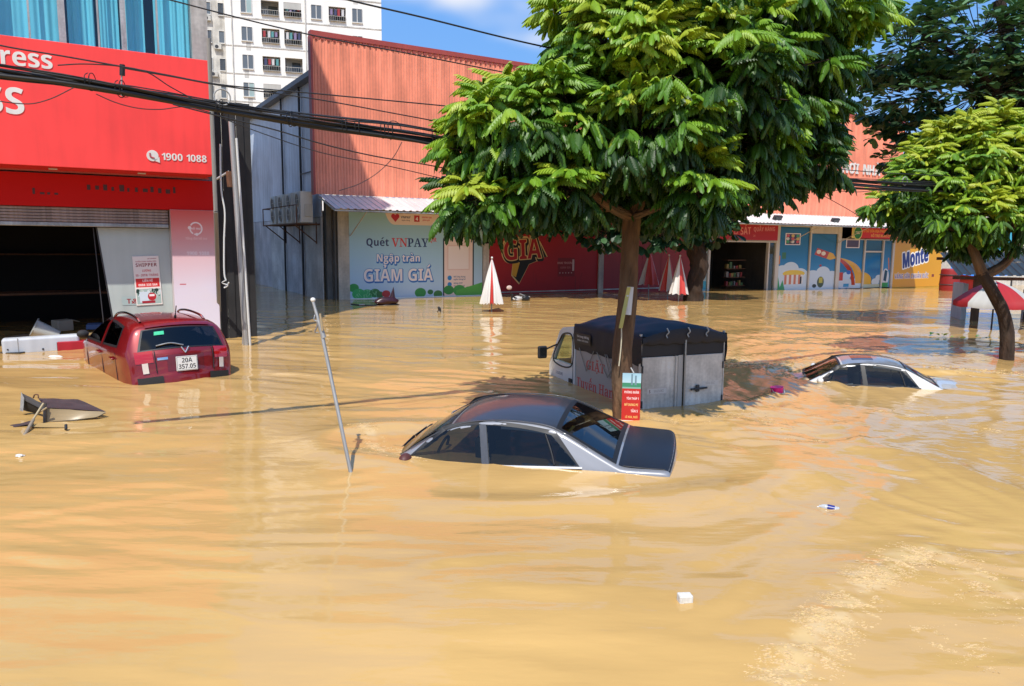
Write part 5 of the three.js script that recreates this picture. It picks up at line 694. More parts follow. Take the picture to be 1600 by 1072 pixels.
  const cabSide = new THREE.Shape(prof.map((p) => new THREE.Vector2(...p))); const hole = new THREE.Path([[L + 0.17, 0.36], [L + 0.17, 0.86], [L + 0.5, 0.85], [L + 0.58, 0.78], [L + 0.86, 0.38]].map((p) => new THREE.Vector2(...p))); cabSide.holes.push(hole);
  for (const sg of [-1, 1]) { const g = new THREE.ExtrudeGeometry(cabSide, { depth: 0.04, bevelEnabled: true, bevelSize: 0.012, bevelThickness: 0.012, bevelSegments: 2 }); g.translate(0, 0, sg > 0 ? cw - 0.04 : -cw); boxUV(g); const s = part('cab_side', g, paintM(0.70, 0.69, 0.66, { roughness: 0.4 }), o);
    const pn = new THREE.ShapeGeometry(new THREE.Shape([[L + 0.17, 0.36], [L + 0.17, 0.86], [L + 0.5, 0.85], [L + 0.58, 0.78], [L + 0.86, 0.38]].map((p) => new THREE.Vector2(...p)))); pn.translate(0, 0, sg * (cw - 0.02)); part('side_window', pn, new THREE.MeshPhysicalMaterial({ color: lin(0.75, 0.82, 0.7), transmission: 1, roughness: 0.02, thickness: 0 }), s);
    part('window_rubber', tube([[L + 0.17, 0.36], [L + 0.17, 0.86], [L + 0.5, 0.85], [L + 0.58, 0.78], [L + 0.86, 0.38]].map(([a, b]) => V(a, b, sg * (cw + 0.012))), 0.014, 60, 6, true), M.black, s);
    part('door_handle', rb(0.12, 0.07, 0.025, L + 0.2, 0.1, sg * (cw + 0.015), 0.01), M.black, s); part('door_seam', [tube([V(L + 0.12, 0.9, sg * (cw + 0.013)), V(L + 0.12, -0.3, sg * (cw + 0.013))], 0.006, 4)], M.black, s); }
  const across = (a, b, th = 0.03) => { const g = new THREE.BoxGeometry(Math.hypot(b[0] - a[0], b[1] - a[1]), th, cw * 2 - 0.08); g.rotateZ(Math.atan2(b[1] - a[1], b[0] - a[0])); g.translate((a[0] + b[0]) / 2, (a[1] + b[1]) / 2, 0); boxUV(g); return g; };
  part('cab_roof', [across([L + 0.08, yc], [L + 0.6, yc - 0.04])], paintM(0.70, 0.69, 0.66), o); part('cab_front', [across([cf - 0.02, 0.27], [cf - 0.01, yB - 0.2])], paintM(0.70, 0.69, 0.66), o); part('cab_back', [across([L + 0.09, yc], [L + 0.09, yB])], M.dark, o);
  part('windscreen', across([L + 0.64, yc - 0.09], [cf - 0.07, 0.36], 0.008), new THREE.MeshPhysicalMaterial({ color: lin(0.8, 0.86, 0.82), transmission: 1, roughness: 0.02, thickness: 0 }), o);
  part('steering_wheel', (() => { const g = new THREE.TorusGeometry(0.15, 0.014, 6, 24); g.rotateY(Math.PI / 2); g.rotateZ(0.5); g.translate(L + 0.62, 0.42, -0.32); return g; })(), M.black, o); part('seat', [rb(0.16, 0.55, 0.46, L + 0.24, 0.4, -0.3, 0.06), rb(0.16, 0.55, 0.46, L + 0.24, 0.4, 0.3, 0.06)], M.rubber, o); part('dashboard', rb(0.22, 0.16, cw * 2 - 0.1, L + 0.8, 0.3, 0, 0.04), M.rubber, o);
  const mr = part('wing_mirror', rb(0.07, 0.22, 0.17, L + 0.92, 0.50, -cw - 0.2, 0.03), M.rubber, o); part('mirror_glass', rb(0.01, 0.18, 0.13, L + 0.882, 0.50, -cw - 0.2, 0.004), M.darkGlass, mr); part('mirror_arm', [tube([V(L + 0.9, 0.55, -cw - 0.14), V(L + 0.78, 0.62, -cw - 0.06), V(L + 0.7, 0.66, -cw)], 0.014, 16)], M.black, mr);
  // lettering
  const lt = canvasTex(512, 280, (x, w, h) => { x.fillStyle = '#a2988f'; x.fillRect(0, 0, w, h); ctext(x, 'GIẶT', 170, 100, 66, '#b53b33', { font: 'serif' }); ctext(x, 'À', 330, 112, 56, '#b53b33', { font: 'serif' }); ctext(x, 'Tuyến Hạnh 0383', 262, 208, 72, '#b53b33', { font: 'serif', sx: 0.86 }); });
  const lq = quad(1.8, 0.86, 0, 0, 0); lq.rotateY(Math.PI); lq.translate(1.0, 0.33, -W - 0.004); part('side_lettering', lq, printM(lt, { roughness: 0.6 }), o);
  const tl = canvasTex(256, 96, (x, w, h) => { x.fillStyle = '#17171c'; x.fillRect(0, 0, w, h); ctext(x, 'Tải trọng: 600 kg', 128, 30, 26, '#c9c7c2'); ctext(x, 'NHẬN CHỞ HÀNG', 128, 66, 22, '#b5b3ae'); }); const tq = quad(0.5, 0.17, 0, 0, 0); tq.rotateY(Math.PI); tq.translate(1.62, 0.86, -W - 0.06); part('cover_lettering', tq, printM(tl), o);
  const sz = canvasTex(256, 64, (x, w, h) => { x.fillStyle = '#c9c6c1'; x.fillRect(0, 0, w, h); x.strokeStyle = '#b09a94'; x.lineWidth = 3; x.strokeRect(4, 4, w - 8, h - 8); ctext(x, 'S', 34, 33, 44, '#6b3a3a'); ctext(x, 'SUZUKI', 148, 33, 36, '#a39a95'); }); const sq = quad(0.34, 0.09, 0, 0, 0); sq.rotateY(-Math.PI / 2); sq.translate(-0.0185, 0.28, -0.44); part('door_lettering', sq, printM(sz), o);
  const vb = canvasTex(256, 48, (x, w, h) => { x.fillStyle = '#c6c3be'; x.fillRect(0, 0, w, h); ctext(x, 'VÂN BẮC', 128, 25, 36, '#9d9691', { weight: 'normal' }); }); const vq = quad(0.3, 0.07, 0, 0, 0); vq.rotateY(-Math.PI / 2); vq.translate(-0.0185, 0.34, 0.48); part('door_lettering', vq, printM(vb), o);
  const cs = canvasTex(256, 56, (x, w, h) => { x.fillStyle = '#d3d0ca'; x.fillRect(0, 0, w, h); ctext(x, 'S SUZUKI', 128, 30, 44, '#25304a'); }); const cq = quad(0.36, 0.085, 0, 0, 0); cq.rotateY(Math.PI); cq.translate(L + 0.62, 0.17, -cw - 0.0145); part('cab_lettering', cq, printM(cs), o);
  carPlace(o, -0.39, -0.92, 1000, 641, 0, 0.02, -W, 1.03, -0.015, 0.0);
}
// ---------------------------------------------------------------- trees
const barkTex = texOf(256, 512, tile((u, v) => 0) && ((u, v) => { const f = tile((a, b) => fbm(a * 9, b * 3.2, 5)), g = tile((a, b) => fbm(a * 30, b * 12 + 4, 3)); const k = 128 + 210 * f(u, v) + 60 * g(u, v); return [k, k, k]; }));
const barkCol = texOf(256, 512, (u, v) => { const f = tile((a, b) => fbm(a * 7 + 3, b * 3, 5)), g = tile((a, b) => fbm(a * 2 + 8, b * 2, 3)); const k = 190 + 150 * f(u, v), q = clamp(0.5 + 1.6 * g(u, v)); return [k, k * mix(0.82, 0.95, q), k * mix(0.68, 0.86, q)]; }, true);
const barkM = new THREE.MeshStandardMaterial({ color: lin(0.24, 0.175, 0.125), map: rep(barkCol, 1, 0.8), bumpMap: rep(barkTex, 1, 0.8), bumpScale: 0.07, roughness: 0.95 });
const darkBark = barkM.clone(); darkBark.color = lin(0.075, 0.055, 0.045);
function limb(pts, r0, r1, wob = 0.12, rad = 14) { // a tapered, uneven branch
  const c = new THREE.CatmullRomCurve3(pts), len = c.getLength(), n = Math.max(6, Math.round(len / 0.07)), fr = c.computeFrenetFrames(n), rows = [], ph = rnd() * 50;
  for (let i = 0; i <= n; i++) { const t = i / n, p = c.getPointAt(t), r = mix(r0, r1, Math.pow(t, 0.8)), row = []; for (let j = 0; j <= rad; j++) { const a = j / rad * 2 * Math.PI, q = r * (1 + wob * (N(Math.cos(a) * 1.6 + ph, Math.sin(a) * 1.6, t * len * 1.3) + 0.6 * N(Math.cos(a) * 4 + ph, Math.sin(a) * 4, t * len * 4))); row.push(p.clone().addScaledVector(fr.normals[i], Math.cos(a) * q).addScaledVector(fr.binormals[i], Math.sin(a) * q)); } rows.push(row); }
  const g = gridGeo(rows); const uv = g.attributes.uv; for (let i = 0; i < uv.count; i++) uv.setXY(i, uv.getX(i) * Math.max(1, Math.round(r0 * 8)), uv.getY(i) * len); return g;
}
function leaflet(out, o, d, side, up, len, w, fold) { // four triangles folded on the midrib, tip bent down
  const a = o, m = o.clone().addScaledVector(d, len * 0.5).addScaledVector(up, 0.012), t = o.clone().addScaledVector(d, len).addScaledVector(up, -len * 0.16), l = o.clone().addScaledVector(d, len * 0.36).addScaledVector(side, w / 2).addScaledVector(up, -fold), r = o.clone().addScaledVector(d, len * 0.36).addScaledVector(side, -w / 2).addScaledVector(up, -fold);
  const l2 = o.clone().addScaledVector(d, len * 0.80).addScaledVector(side, w * 0.40).addScaledVector(up, -fold - len * 0.07), r2 = o.clone().addScaledVector(d, len * 0.80).addScaledVector(side, -w * 0.40).addScaledVector(up, -fold - len * 0.07), m2 = o.clone().addScaledVector(d, len * 0.82).addScaledVector(up, -len * 0.05);
  for (const [p, q, s] of [[a, m, l], [a, r, m], [l, m, l2], [m, m2, l2], [m, r, r2], [m, r2, m2], [l2, m2, t], [m2, r2, t]]) out.push(p.x, p.y, p.z, q.x, q.y, q.z, s.x, s.y, s.z);
}
function pinnate(pairs, len, ll, lw, droop, arch) { // a compound leaf: its stalk runs along +x and arches down
  const out = [], at_ = (t) => V(len * (t - 0.10 * arch * t * t), -arch * len * 0.42 * t * t + 0.03 * len * t, 0);
  for (let i = 0; i < pairs; i++) { const t = 0.16 + 0.84 * i / (pairs - 1), o = at_(t), o2 = at_(t + 0.02), tan = o2.sub(o).normalize(), size = Math.sin((0.28 + 0.62 * t) * Math.PI) * 0.35 + 0.68;
    for (const s of [-1, 1]) { const d = tan.clone().multiplyScalar(0.42 + 0.25 * t).add(V(0, -Math.sin(droop), 0)).add(V(0, 0, s * Math.cos(droop))).normalize(), side = V(1, 0, 0).sub(d.clone().multiplyScalar(d.x)).normalize(), up = side.clone().cross(d).multiplyScalar(s * -1).normalize(); if (up.y < 0) up.negate(); leaflet(out, o, d, side, up, ll * size, lw * size, lw * 0.22); } }
  const e = at_(1), tn = at_(1).sub(at_(0.96)).normalize(); leaflet(out, e, tn, V(0, 0, 1), V(0, 1, 0), ll, lw, lw * 0.2);
  for (let i = 0; i < 5; i++) { const p = at_(i / 5), q = at_((i + 1) / 5), w = 0.006; out.push(p.x, p.y, p.z - w, q.x, q.y, q.z - w, q.x, q.y, q.z + w, p.x, p.y, p.z - w, q.x, q.y, q.z + w, p.x, p.y, p.z + w); }
  const g = new THREE.BufferGeometry(); g.setAttribute('position', new THREE.Float32BufferAttribute(out, 3)); g.computeVertexNormals(); return g;
}
function broad(len, w) { const out = []; const P_ = [[0, 0], [0.35, 0.30], [0.72, 0.5], [0.92, 0.36], [1, 0]]; for (let i = 0; i + 1 < P_.length; i++) { const [a, wa] = P_[i], [b, wb] = P_[i + 1], h = (x) => -0.22 * len * x * x, m0 = [a * len, h(a), 0], m1 = [b * len, h(b), 0]; for (const s of [-1, 1]) { const e0 = [a * len, h(a) + wa * w * 0.22, s * wa * w], e1 = [b * len, h(b) + wb * w * 0.22, s * wb * w]; out.push(...m0, ...m1, ...e1, ...m0, ...e1, ...e0); } } const g = new THREE.BufferGeometry(); g.setAttribute('position', new THREE.Float32BufferAttribute(out, 3)); g.computeVertexNormals(); return g; }
const leafM = (r, g, b) => new THREE.MeshPhysicalMaterial({ color: lin(r, g, b), roughness: 0.46, specularIntensity: 0.7, transmission: 0.32, thickness: 0, side: THREE.DoubleSide });
function crown(parent, geos, spots, tints, nParts, name = 'leaf') { // spots: [matrix, tint 0..1]; the nearest are parts, the rest one mass
  const eye = V(0, EYE, 0), p = V(0, 0, 0); const list = spots.map((s) => { p.setFromMatrixPosition(s[0]); return { m: s[0], t: s[1], d: p.distanceTo(eye) - s[1] * 0.6, g: s[2] }; }).sort((a, b) => a.d - b.d);
  const inv = new THREE.Matrix4().makeTranslation(-parent.position.x, -parent.position.y, -parent.position.z);
  const mats = tints.map((c) => leafM(...c)), pick = (t) => Math.min(tints.length - 1, Math.floor(t * tints.length));
  list.slice(0, nParts).forEach((l) => { const me = shade(new THREE.Mesh(geos[l.g], mats[pick(l.t)])); me.name = name; me.applyMatrix4(inv.clone().multiply(l.m)); parent.add(me); });
  const rest = list.slice(nParts), wm = leafM(1, 1, 1);
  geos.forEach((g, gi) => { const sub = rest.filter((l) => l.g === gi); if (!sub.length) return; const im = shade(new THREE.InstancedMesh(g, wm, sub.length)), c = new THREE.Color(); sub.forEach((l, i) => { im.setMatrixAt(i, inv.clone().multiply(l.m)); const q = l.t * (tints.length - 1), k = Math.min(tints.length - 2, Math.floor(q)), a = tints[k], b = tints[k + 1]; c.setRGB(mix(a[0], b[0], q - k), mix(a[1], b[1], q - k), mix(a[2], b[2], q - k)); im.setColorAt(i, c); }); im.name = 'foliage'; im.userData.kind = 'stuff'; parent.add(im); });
}
const leafMatrix = (pos, dir, roll, sc) => { const x = dir.clone().normalize(), y = V(0, 1, 0).addScaledVector(x, -x.y); if (y.lengthSq() < 0.01) y.set(1, 0, 0); y.normalize(); const z = x.clone().cross(y); const m = new THREE.Matrix4().makeBasis(x, y, z); m.multiply(new THREE.Matrix4().makeRotationX(roll)); m.scale(V(sc, sc, sc)); m.setPosition(pos); return m; };
// twig ends on the skins of the crown's masses; each bears a tuft of leaves that spread and hang
function tufts(lobes, perArea, leaves, sc, hang, keep = () => true, nGeo = 1) {
  const spots = [], twigs = [];
  lobes.forEach(([c, rx, ry, rz, tone = 0]) => { const n = Math.round(perArea * (rx * ry + ry * rz + rx * rz));
    for (let i = 0; i < n; i++) { const u = rnd() * 2 - 1, a = rnd() * 6.2832, k = Math.sqrt(1 - u * u), d = V(k * Math.cos(a), u, k * Math.sin(a)), q = (i % 4 === 0 ? rr(0.45, 0.8) : rr(0.8, 1.04)) * (1 + 0.40 * N(d.x * 2.4 + c.x, d.y * 2.4 + c.y, d.z * 2.4)) * (i % 11 === 0 ? rr(1.05, 1.3) : 1); const p = V(c.x + d.x * rx * q, c.y + d.y * ry * q, c.z + d.z * rz * q);
      if (lobes.some(([c2, ax, ay, az]) => c2 !== c && ((p.x - c2.x) / ax) ** 2 + ((p.y - c2.y) / ay) ** 2 + ((p.z - c2.z) / az) ** 2 < 0.42)) continue;
      if (!keep(p)) continue; const o = V(d.x / rx, d.y / ry, d.z / rz).normalize(); twigs.push([p, o, c]);
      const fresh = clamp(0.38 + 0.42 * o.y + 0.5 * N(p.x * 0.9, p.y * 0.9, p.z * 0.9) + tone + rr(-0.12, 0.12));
      const m = Math.round(leaves * rr(0.7, 1.25)), a0 = rnd() * 6.28; for (let j = 0; j < m; j++) { const b = a0 + j * 2.399, t1 = V(Math.cos(b), 0, Math.sin(b)), dir = t1.addScaledVector(o, 0.75).add(V(0, rr(-0.25, 0.4) - hang * 0.3, 0)).normalize(); spots.push([leafMatrix(p.clone().addScaledVector(dir, 0.03), dir, rr(-0.5, 0.5), sc * rr(0.72, 1.18)), clamp(fresh + rr(-0.16, 0.16) + (rnd() < 0.03 ? 0.4 : 0)), Math.floor(rnd() * nGeo)]); } } });
  return [spots, twigs];
}
const leafA = pinnate(7, 0.42, 0.18, 0.072, 0.95, 0.9), leafB = pinnate(6, 0.36, 0.19, 0.078, 1.1, 1.3), leafC = pinnate(7, 0.44, 0.17, 0.068, 0.65, 0.6);
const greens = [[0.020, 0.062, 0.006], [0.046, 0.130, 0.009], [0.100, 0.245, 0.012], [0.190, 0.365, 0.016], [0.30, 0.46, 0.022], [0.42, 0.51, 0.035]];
function twigGeo(twigs, off, every, r) { return twigs.filter((_, i) => i % every === 0).map(([p, o, c]) => { const a = p.clone().lerp(c, 0.75), m = p.clone().lerp(c, 0.3).add(V(0, -0.05, 0)); return new THREE.TubeGeometry(new THREE.CatmullRomCurve3([a.sub(off), m.sub(off), p.clone().sub(off)]), 4, r, 4); }); }
{ // the roadside tree in front
  const b = onWater(975, 655), t = thing('roadside_tree', 'large leafy roadside tree with drooping feathery leaves rising behind the grey car', 'tree', V(b.x, -1, b.z));
  const L = (px, py, d) => at(px, py, d), S = (v) => v.clone().sub(t.position), dz = -b.z;
  const fork = L(988, 340, dz + 0.05);
  part('trunk', limb([V(b.x, -1, b.z), V(b.x, 0, b.z), L(972, 560, dz), L(980, 470, dz - 0.02), fork].map(S), 0.165, 0.115, 0.16, 18), barkM, t);
  const F1 = (pts, r0, r1) => part('limb', limb(pts.map(S), r0, r1, 0.1, 10), barkM, t);
  F1([fork, L(1005, 300, dz), L(1040, 180, dz + 0.2), L(1060, 40, dz + 0.3)], 0.105, 0.035); F1([fork, L(950, 320, dz - 0.3), L(860, 250, dz - 0.6), L(760, 230, dz - 0.8)], 0.08, 0.025); F1([L(1003, 305, dz), L(1090, 240, dz + 0.5), L(1190, 180, dz + 0.6), L(1270, 120, dz + 0.6)], 0.085, 0.025); F1([L(1030, 215, dz + 0.1), L(960, 120, dz - 0.2), L(900, 40, dz - 0.2)], 0.07, 0.02); F1([fork, L(1040, 320, dz - 0.8), L(1110, 290, dz - 1.2)], 0.055, 0.02); F1([L(960, 325, dz - 0.2), L(870, 330, dz + 0.6), L(770, 330, dz + 0.8)], 0.05, 0.018);
  const lobe = (px, py, d, rx, ry, rz, tone) => [L(px, py, d), rx, ry, rz, tone];
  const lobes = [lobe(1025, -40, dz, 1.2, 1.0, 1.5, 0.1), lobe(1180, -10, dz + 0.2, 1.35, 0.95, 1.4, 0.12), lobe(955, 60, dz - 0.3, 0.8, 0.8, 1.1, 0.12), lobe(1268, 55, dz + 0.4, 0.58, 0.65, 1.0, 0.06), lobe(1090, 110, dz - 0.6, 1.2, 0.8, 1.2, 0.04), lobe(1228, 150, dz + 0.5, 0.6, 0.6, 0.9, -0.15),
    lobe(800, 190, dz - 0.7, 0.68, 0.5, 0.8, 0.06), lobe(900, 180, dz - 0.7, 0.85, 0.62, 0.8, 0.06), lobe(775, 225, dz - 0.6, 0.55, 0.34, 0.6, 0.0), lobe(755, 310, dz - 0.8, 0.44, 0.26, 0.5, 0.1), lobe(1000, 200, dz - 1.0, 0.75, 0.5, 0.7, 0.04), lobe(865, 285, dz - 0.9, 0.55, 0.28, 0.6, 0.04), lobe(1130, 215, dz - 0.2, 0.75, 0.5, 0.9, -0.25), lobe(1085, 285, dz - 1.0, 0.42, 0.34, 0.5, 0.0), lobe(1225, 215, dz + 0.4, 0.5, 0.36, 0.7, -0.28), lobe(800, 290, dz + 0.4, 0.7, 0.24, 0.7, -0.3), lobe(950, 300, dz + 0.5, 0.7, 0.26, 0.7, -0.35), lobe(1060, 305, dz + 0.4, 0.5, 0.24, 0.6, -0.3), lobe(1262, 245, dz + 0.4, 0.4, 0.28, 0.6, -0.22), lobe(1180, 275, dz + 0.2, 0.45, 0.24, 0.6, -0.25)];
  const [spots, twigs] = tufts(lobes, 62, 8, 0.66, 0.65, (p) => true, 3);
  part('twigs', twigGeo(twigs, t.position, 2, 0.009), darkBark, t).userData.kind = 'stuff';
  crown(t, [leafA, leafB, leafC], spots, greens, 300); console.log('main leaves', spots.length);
}
{ // younger tree at right
  const b = onWater(1572, 562), t = thing('street_tree', 'bright green young tree with forked leaning trunk at the right edge', 'tree', V(b.x, -1, b.z)), S = (v) => v.clone().sub(t.position), dz = -b.z, L = at;
  part('trunk', limb([V(b.x, -1, b.z), V(b.x, 0, b.z), L(1571, 500, dz), L(1551, 455, dz), L(1534, 425, dz)].map(S), 0.165, 0.12, 0.16, 16), darkBark, t);
  const F1 = (pts, r0, r1) => part('limb', limb(pts.map(S), r0, r1, 0.1, 10), barkM, t);
  F1([L(1535, 428, dz), L(1522, 395, dz), L(1500, 340, dz + 0.1), L(1480, 260, dz + 0.1)], 0.12, 0.03); F1([L(1538, 432, dz), L(1572, 410, dz), L(1586, 385, dz), L(1582, 300, dz), L(1590, 240, dz)], 0.11, 0.03); F1([L(1512, 370, dz), L(1460, 345, dz - 0.4), L(1420, 320, dz - 0.5)], 0.05, 0.015);
  const lobe = (px, py, d, rx, ry, rz, tone) => [L(px, py, d), rx, ry, rz, tone];
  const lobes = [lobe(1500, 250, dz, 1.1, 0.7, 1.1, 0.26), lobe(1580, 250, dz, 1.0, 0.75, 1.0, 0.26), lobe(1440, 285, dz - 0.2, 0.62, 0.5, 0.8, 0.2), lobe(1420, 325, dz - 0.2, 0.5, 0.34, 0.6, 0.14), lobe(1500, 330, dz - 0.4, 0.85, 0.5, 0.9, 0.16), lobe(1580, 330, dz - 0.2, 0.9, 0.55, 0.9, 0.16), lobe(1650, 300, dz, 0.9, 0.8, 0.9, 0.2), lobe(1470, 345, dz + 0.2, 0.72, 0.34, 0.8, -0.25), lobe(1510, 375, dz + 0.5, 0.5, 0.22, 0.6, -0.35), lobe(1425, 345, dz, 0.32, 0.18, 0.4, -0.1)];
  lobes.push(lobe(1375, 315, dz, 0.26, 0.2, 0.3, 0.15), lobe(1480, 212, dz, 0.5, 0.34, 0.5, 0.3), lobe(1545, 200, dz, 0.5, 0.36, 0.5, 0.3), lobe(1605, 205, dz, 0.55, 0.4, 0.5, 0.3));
  const [spots, twigs] = tufts(lobes, 62, 7, 0.60, 0.55, () => true, 3);
  part('twigs', twigGeo(twigs, t.position, 2, 0.008), darkBark, t).userData.kind = 'stuff'; crown(t, [leafA, leafB, leafC], spots, greens.map(([r, g, b]) => [r * 1.15, g * 1.08, b]), 300); console.log('right leaves', spots.length);
}
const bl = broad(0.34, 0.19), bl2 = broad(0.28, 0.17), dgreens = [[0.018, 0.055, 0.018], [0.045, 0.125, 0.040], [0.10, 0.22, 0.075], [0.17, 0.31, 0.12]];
{ // dark broad leaved tree behind it
  const b = onWater(1660, 520), t = thing('almond_tree', 'tall dark tree with broad glossy leaves behind the bright young tree', 'tree', V(b.x, -1.2, b.z)), S = (v) => v.clone().sub(t.position), dz = -b.z, L = at;
  part('trunk', limb([V(b.x, -1.2, b.z), V(b.x, 1, b.z), L(1640, 330, dz), L(1600, 150, dz), L(1560, 0, dz)].map(S), 0.34, 0.16, 0.1, 16), darkBark, t);
  for (const [pts, r] of [[[[1635, 300, dz], [1540, 210, dz], [1440, 160, dz + 0.5]], 0.14], [[[1610, 190, dz], [1500, 90, dz - 0.5], [1420, 40, dz]], 0.12], [[[1635, 320, dz], [1500, 250, dz], [1380, 225, dz]], 0.10], [[[1600, 150, dz], [1680, 60, dz], [1740, 20, dz]], 0.12]]) part('limb', limb(pts.map((q) => S(L(...q))), r, 0.03, 0.1, 8), darkBark, t);
  const lobe = (px, py, d, rx, ry, rz, tone = 0) => [L(px, py, d), rx, ry, rz, tone];
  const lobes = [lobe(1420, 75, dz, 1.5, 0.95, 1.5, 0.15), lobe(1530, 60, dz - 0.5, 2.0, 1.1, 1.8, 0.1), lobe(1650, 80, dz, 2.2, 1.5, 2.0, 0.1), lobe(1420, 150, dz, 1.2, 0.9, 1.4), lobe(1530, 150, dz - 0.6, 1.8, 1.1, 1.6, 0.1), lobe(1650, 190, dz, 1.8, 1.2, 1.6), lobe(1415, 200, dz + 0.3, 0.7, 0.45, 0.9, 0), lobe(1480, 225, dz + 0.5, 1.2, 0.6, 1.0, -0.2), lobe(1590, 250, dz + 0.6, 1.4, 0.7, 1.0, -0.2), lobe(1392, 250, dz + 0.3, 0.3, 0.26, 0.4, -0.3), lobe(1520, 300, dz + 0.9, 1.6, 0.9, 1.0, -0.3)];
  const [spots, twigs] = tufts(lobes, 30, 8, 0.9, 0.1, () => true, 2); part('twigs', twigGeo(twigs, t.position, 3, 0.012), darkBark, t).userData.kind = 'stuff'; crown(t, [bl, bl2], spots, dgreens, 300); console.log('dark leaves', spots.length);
}
{ // shade tree close to the red hoarding, seen below the roadside tree's crown
  const b = onWater(1083, 469), t = thing('shade_tree', 'thick dark trunked tree standing between the folded parasols and the right shop', 'tree', V(b.x, -1.5, b.z)), S = (v) => v.clone().sub(t.position), dz = -b.z, L = at;
  part('trunk', limb([V(b.x, -1.5, b.z), V(b.x, 0, b.z), L(1086, 440, dz), L(1092, 415, dz), L(1086, 380, dz), L(1080, 330, dz)].map(S), 0.42, 0.36, 0.22, 16), darkBark, t);
  for (const [pts, r] of [[[[1086, 380, dz], [1030, 320, dz], [960, 270, dz]], 0.2], [[[1086, 375, dz], [1130, 320, dz], [1160, 260, dz]], 0.18], [[[1082, 340, dz], [1080, 250, dz], [1060, 180, dz]], 0.24]]) part('limb', limb(pts.map((q) => S(L(...q))), r, 0.05, 0.1, 8), darkBark, t);
  const lobe = (px, py, d, rx, ry, rz, tone = -0.3) => [L(px, py, d), rx, ry, rz, tone];
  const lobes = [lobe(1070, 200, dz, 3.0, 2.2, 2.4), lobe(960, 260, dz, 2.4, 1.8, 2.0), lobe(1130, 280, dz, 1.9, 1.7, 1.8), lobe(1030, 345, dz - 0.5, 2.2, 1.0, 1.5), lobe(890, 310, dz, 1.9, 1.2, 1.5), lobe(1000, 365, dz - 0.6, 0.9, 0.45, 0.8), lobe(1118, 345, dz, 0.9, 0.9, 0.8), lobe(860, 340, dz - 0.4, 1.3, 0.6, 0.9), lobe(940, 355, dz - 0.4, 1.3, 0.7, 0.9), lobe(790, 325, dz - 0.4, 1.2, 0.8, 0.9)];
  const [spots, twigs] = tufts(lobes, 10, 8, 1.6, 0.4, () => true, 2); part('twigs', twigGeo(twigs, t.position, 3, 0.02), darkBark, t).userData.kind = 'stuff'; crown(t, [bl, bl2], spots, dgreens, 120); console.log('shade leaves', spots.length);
}
// ---------------------------------------------------------------- overhead cables, all strung along the street
const CD = 8.75, CR = CD / 13.6;
const cablePlane = (px, py, D = CD) => { const r = ray(px, py), k = D / r.dot(NI); return V(r.x * k, EYE + r.y * k, r.z * k); };
const cableM = mat(0.012, 0.012, 0.013, { roughness: 0.6 });
const path = (pts, D) => pts.map(([a, b, dd = 0]) => cablePlane(a, b, D + dd));
{
  const mid = [[-140, 92], [0, 113], [100, 127], [200, 141], [330, 165], [500, 193], [620, 208], [735, 226], [900, 246], [1120, 268], [1310, 284], [1430, 291], [1640, 302]], t = thing('cable_bundle', 'thick sagging bundle of black cables slung across street in front of the shops', 'cables', cablePlane(500, 193));
  for (let k = 0; k < 17; k++) { const o = rr(-14, 13) * (k < 3 ? 1.25 : 1), dd = rr(-0.08, 0.08), ph = rr(0, 9); part('cable', tube(path(mid.map(([a, b], i) => [a, b + o * (0.75 + 0.35 * Math.sin(i * 0.9 + ph)) + 2 * Math.sin(i * 1.7 + ph), dd + 0.03 * Math.sin(i * 1.3 + ph)]), CD).map((p) => p.sub(t.position)), CR * (k < 7 ? rr(0.02, 0.032) : rr(0.009, 0.018)), 70, 6), cableM, t); }
  for (const [x, y] of [[143, 128], [190, 139], [345, 168], [455, 186], [540, 196], [560, 199], [600, 205], [612, 207], [680, 217]]) { const c = cablePlane(x, y), q = []; for (let i = 0; i <= 10; i++) { const a = i / 10 * 6.283 * 1.6; q.push(V(c.x + 0.007 * i - 0.035, c.y + 0.085 * Math.cos(a), c.z + 0.085 * Math.sin(a)).sub(t.position)); } part('tie_wire', tube(q, 0.005, 30, 4), cableM, t); }
  const ins = cablePlane(190, 106); part('hanger', [bar(cablePlane(190, 112).sub(t.position), cablePlane(190, 150).sub(t.position), 0.008)], M.galv, t); part('insulator', [bar(cablePlane(191, 101).sub(t.position), cablePlane(191, 118).sub(t.position), 0.026)], M.black, t);
  for (const [x, y, r] of [[347, 152, 0.13], [1414, 283, 0.12]]) { const c = cablePlane(x, y), g = new THREE.TorusGeometry(r * CR, 0.008, 6, 28); g.rotateY(STREET); g.translate(c.x - t.position.x, c.y - t.position.y, c.z - t.position.z); part('coil', g, mat(0.35, 0.35, 0.34), t); }
}
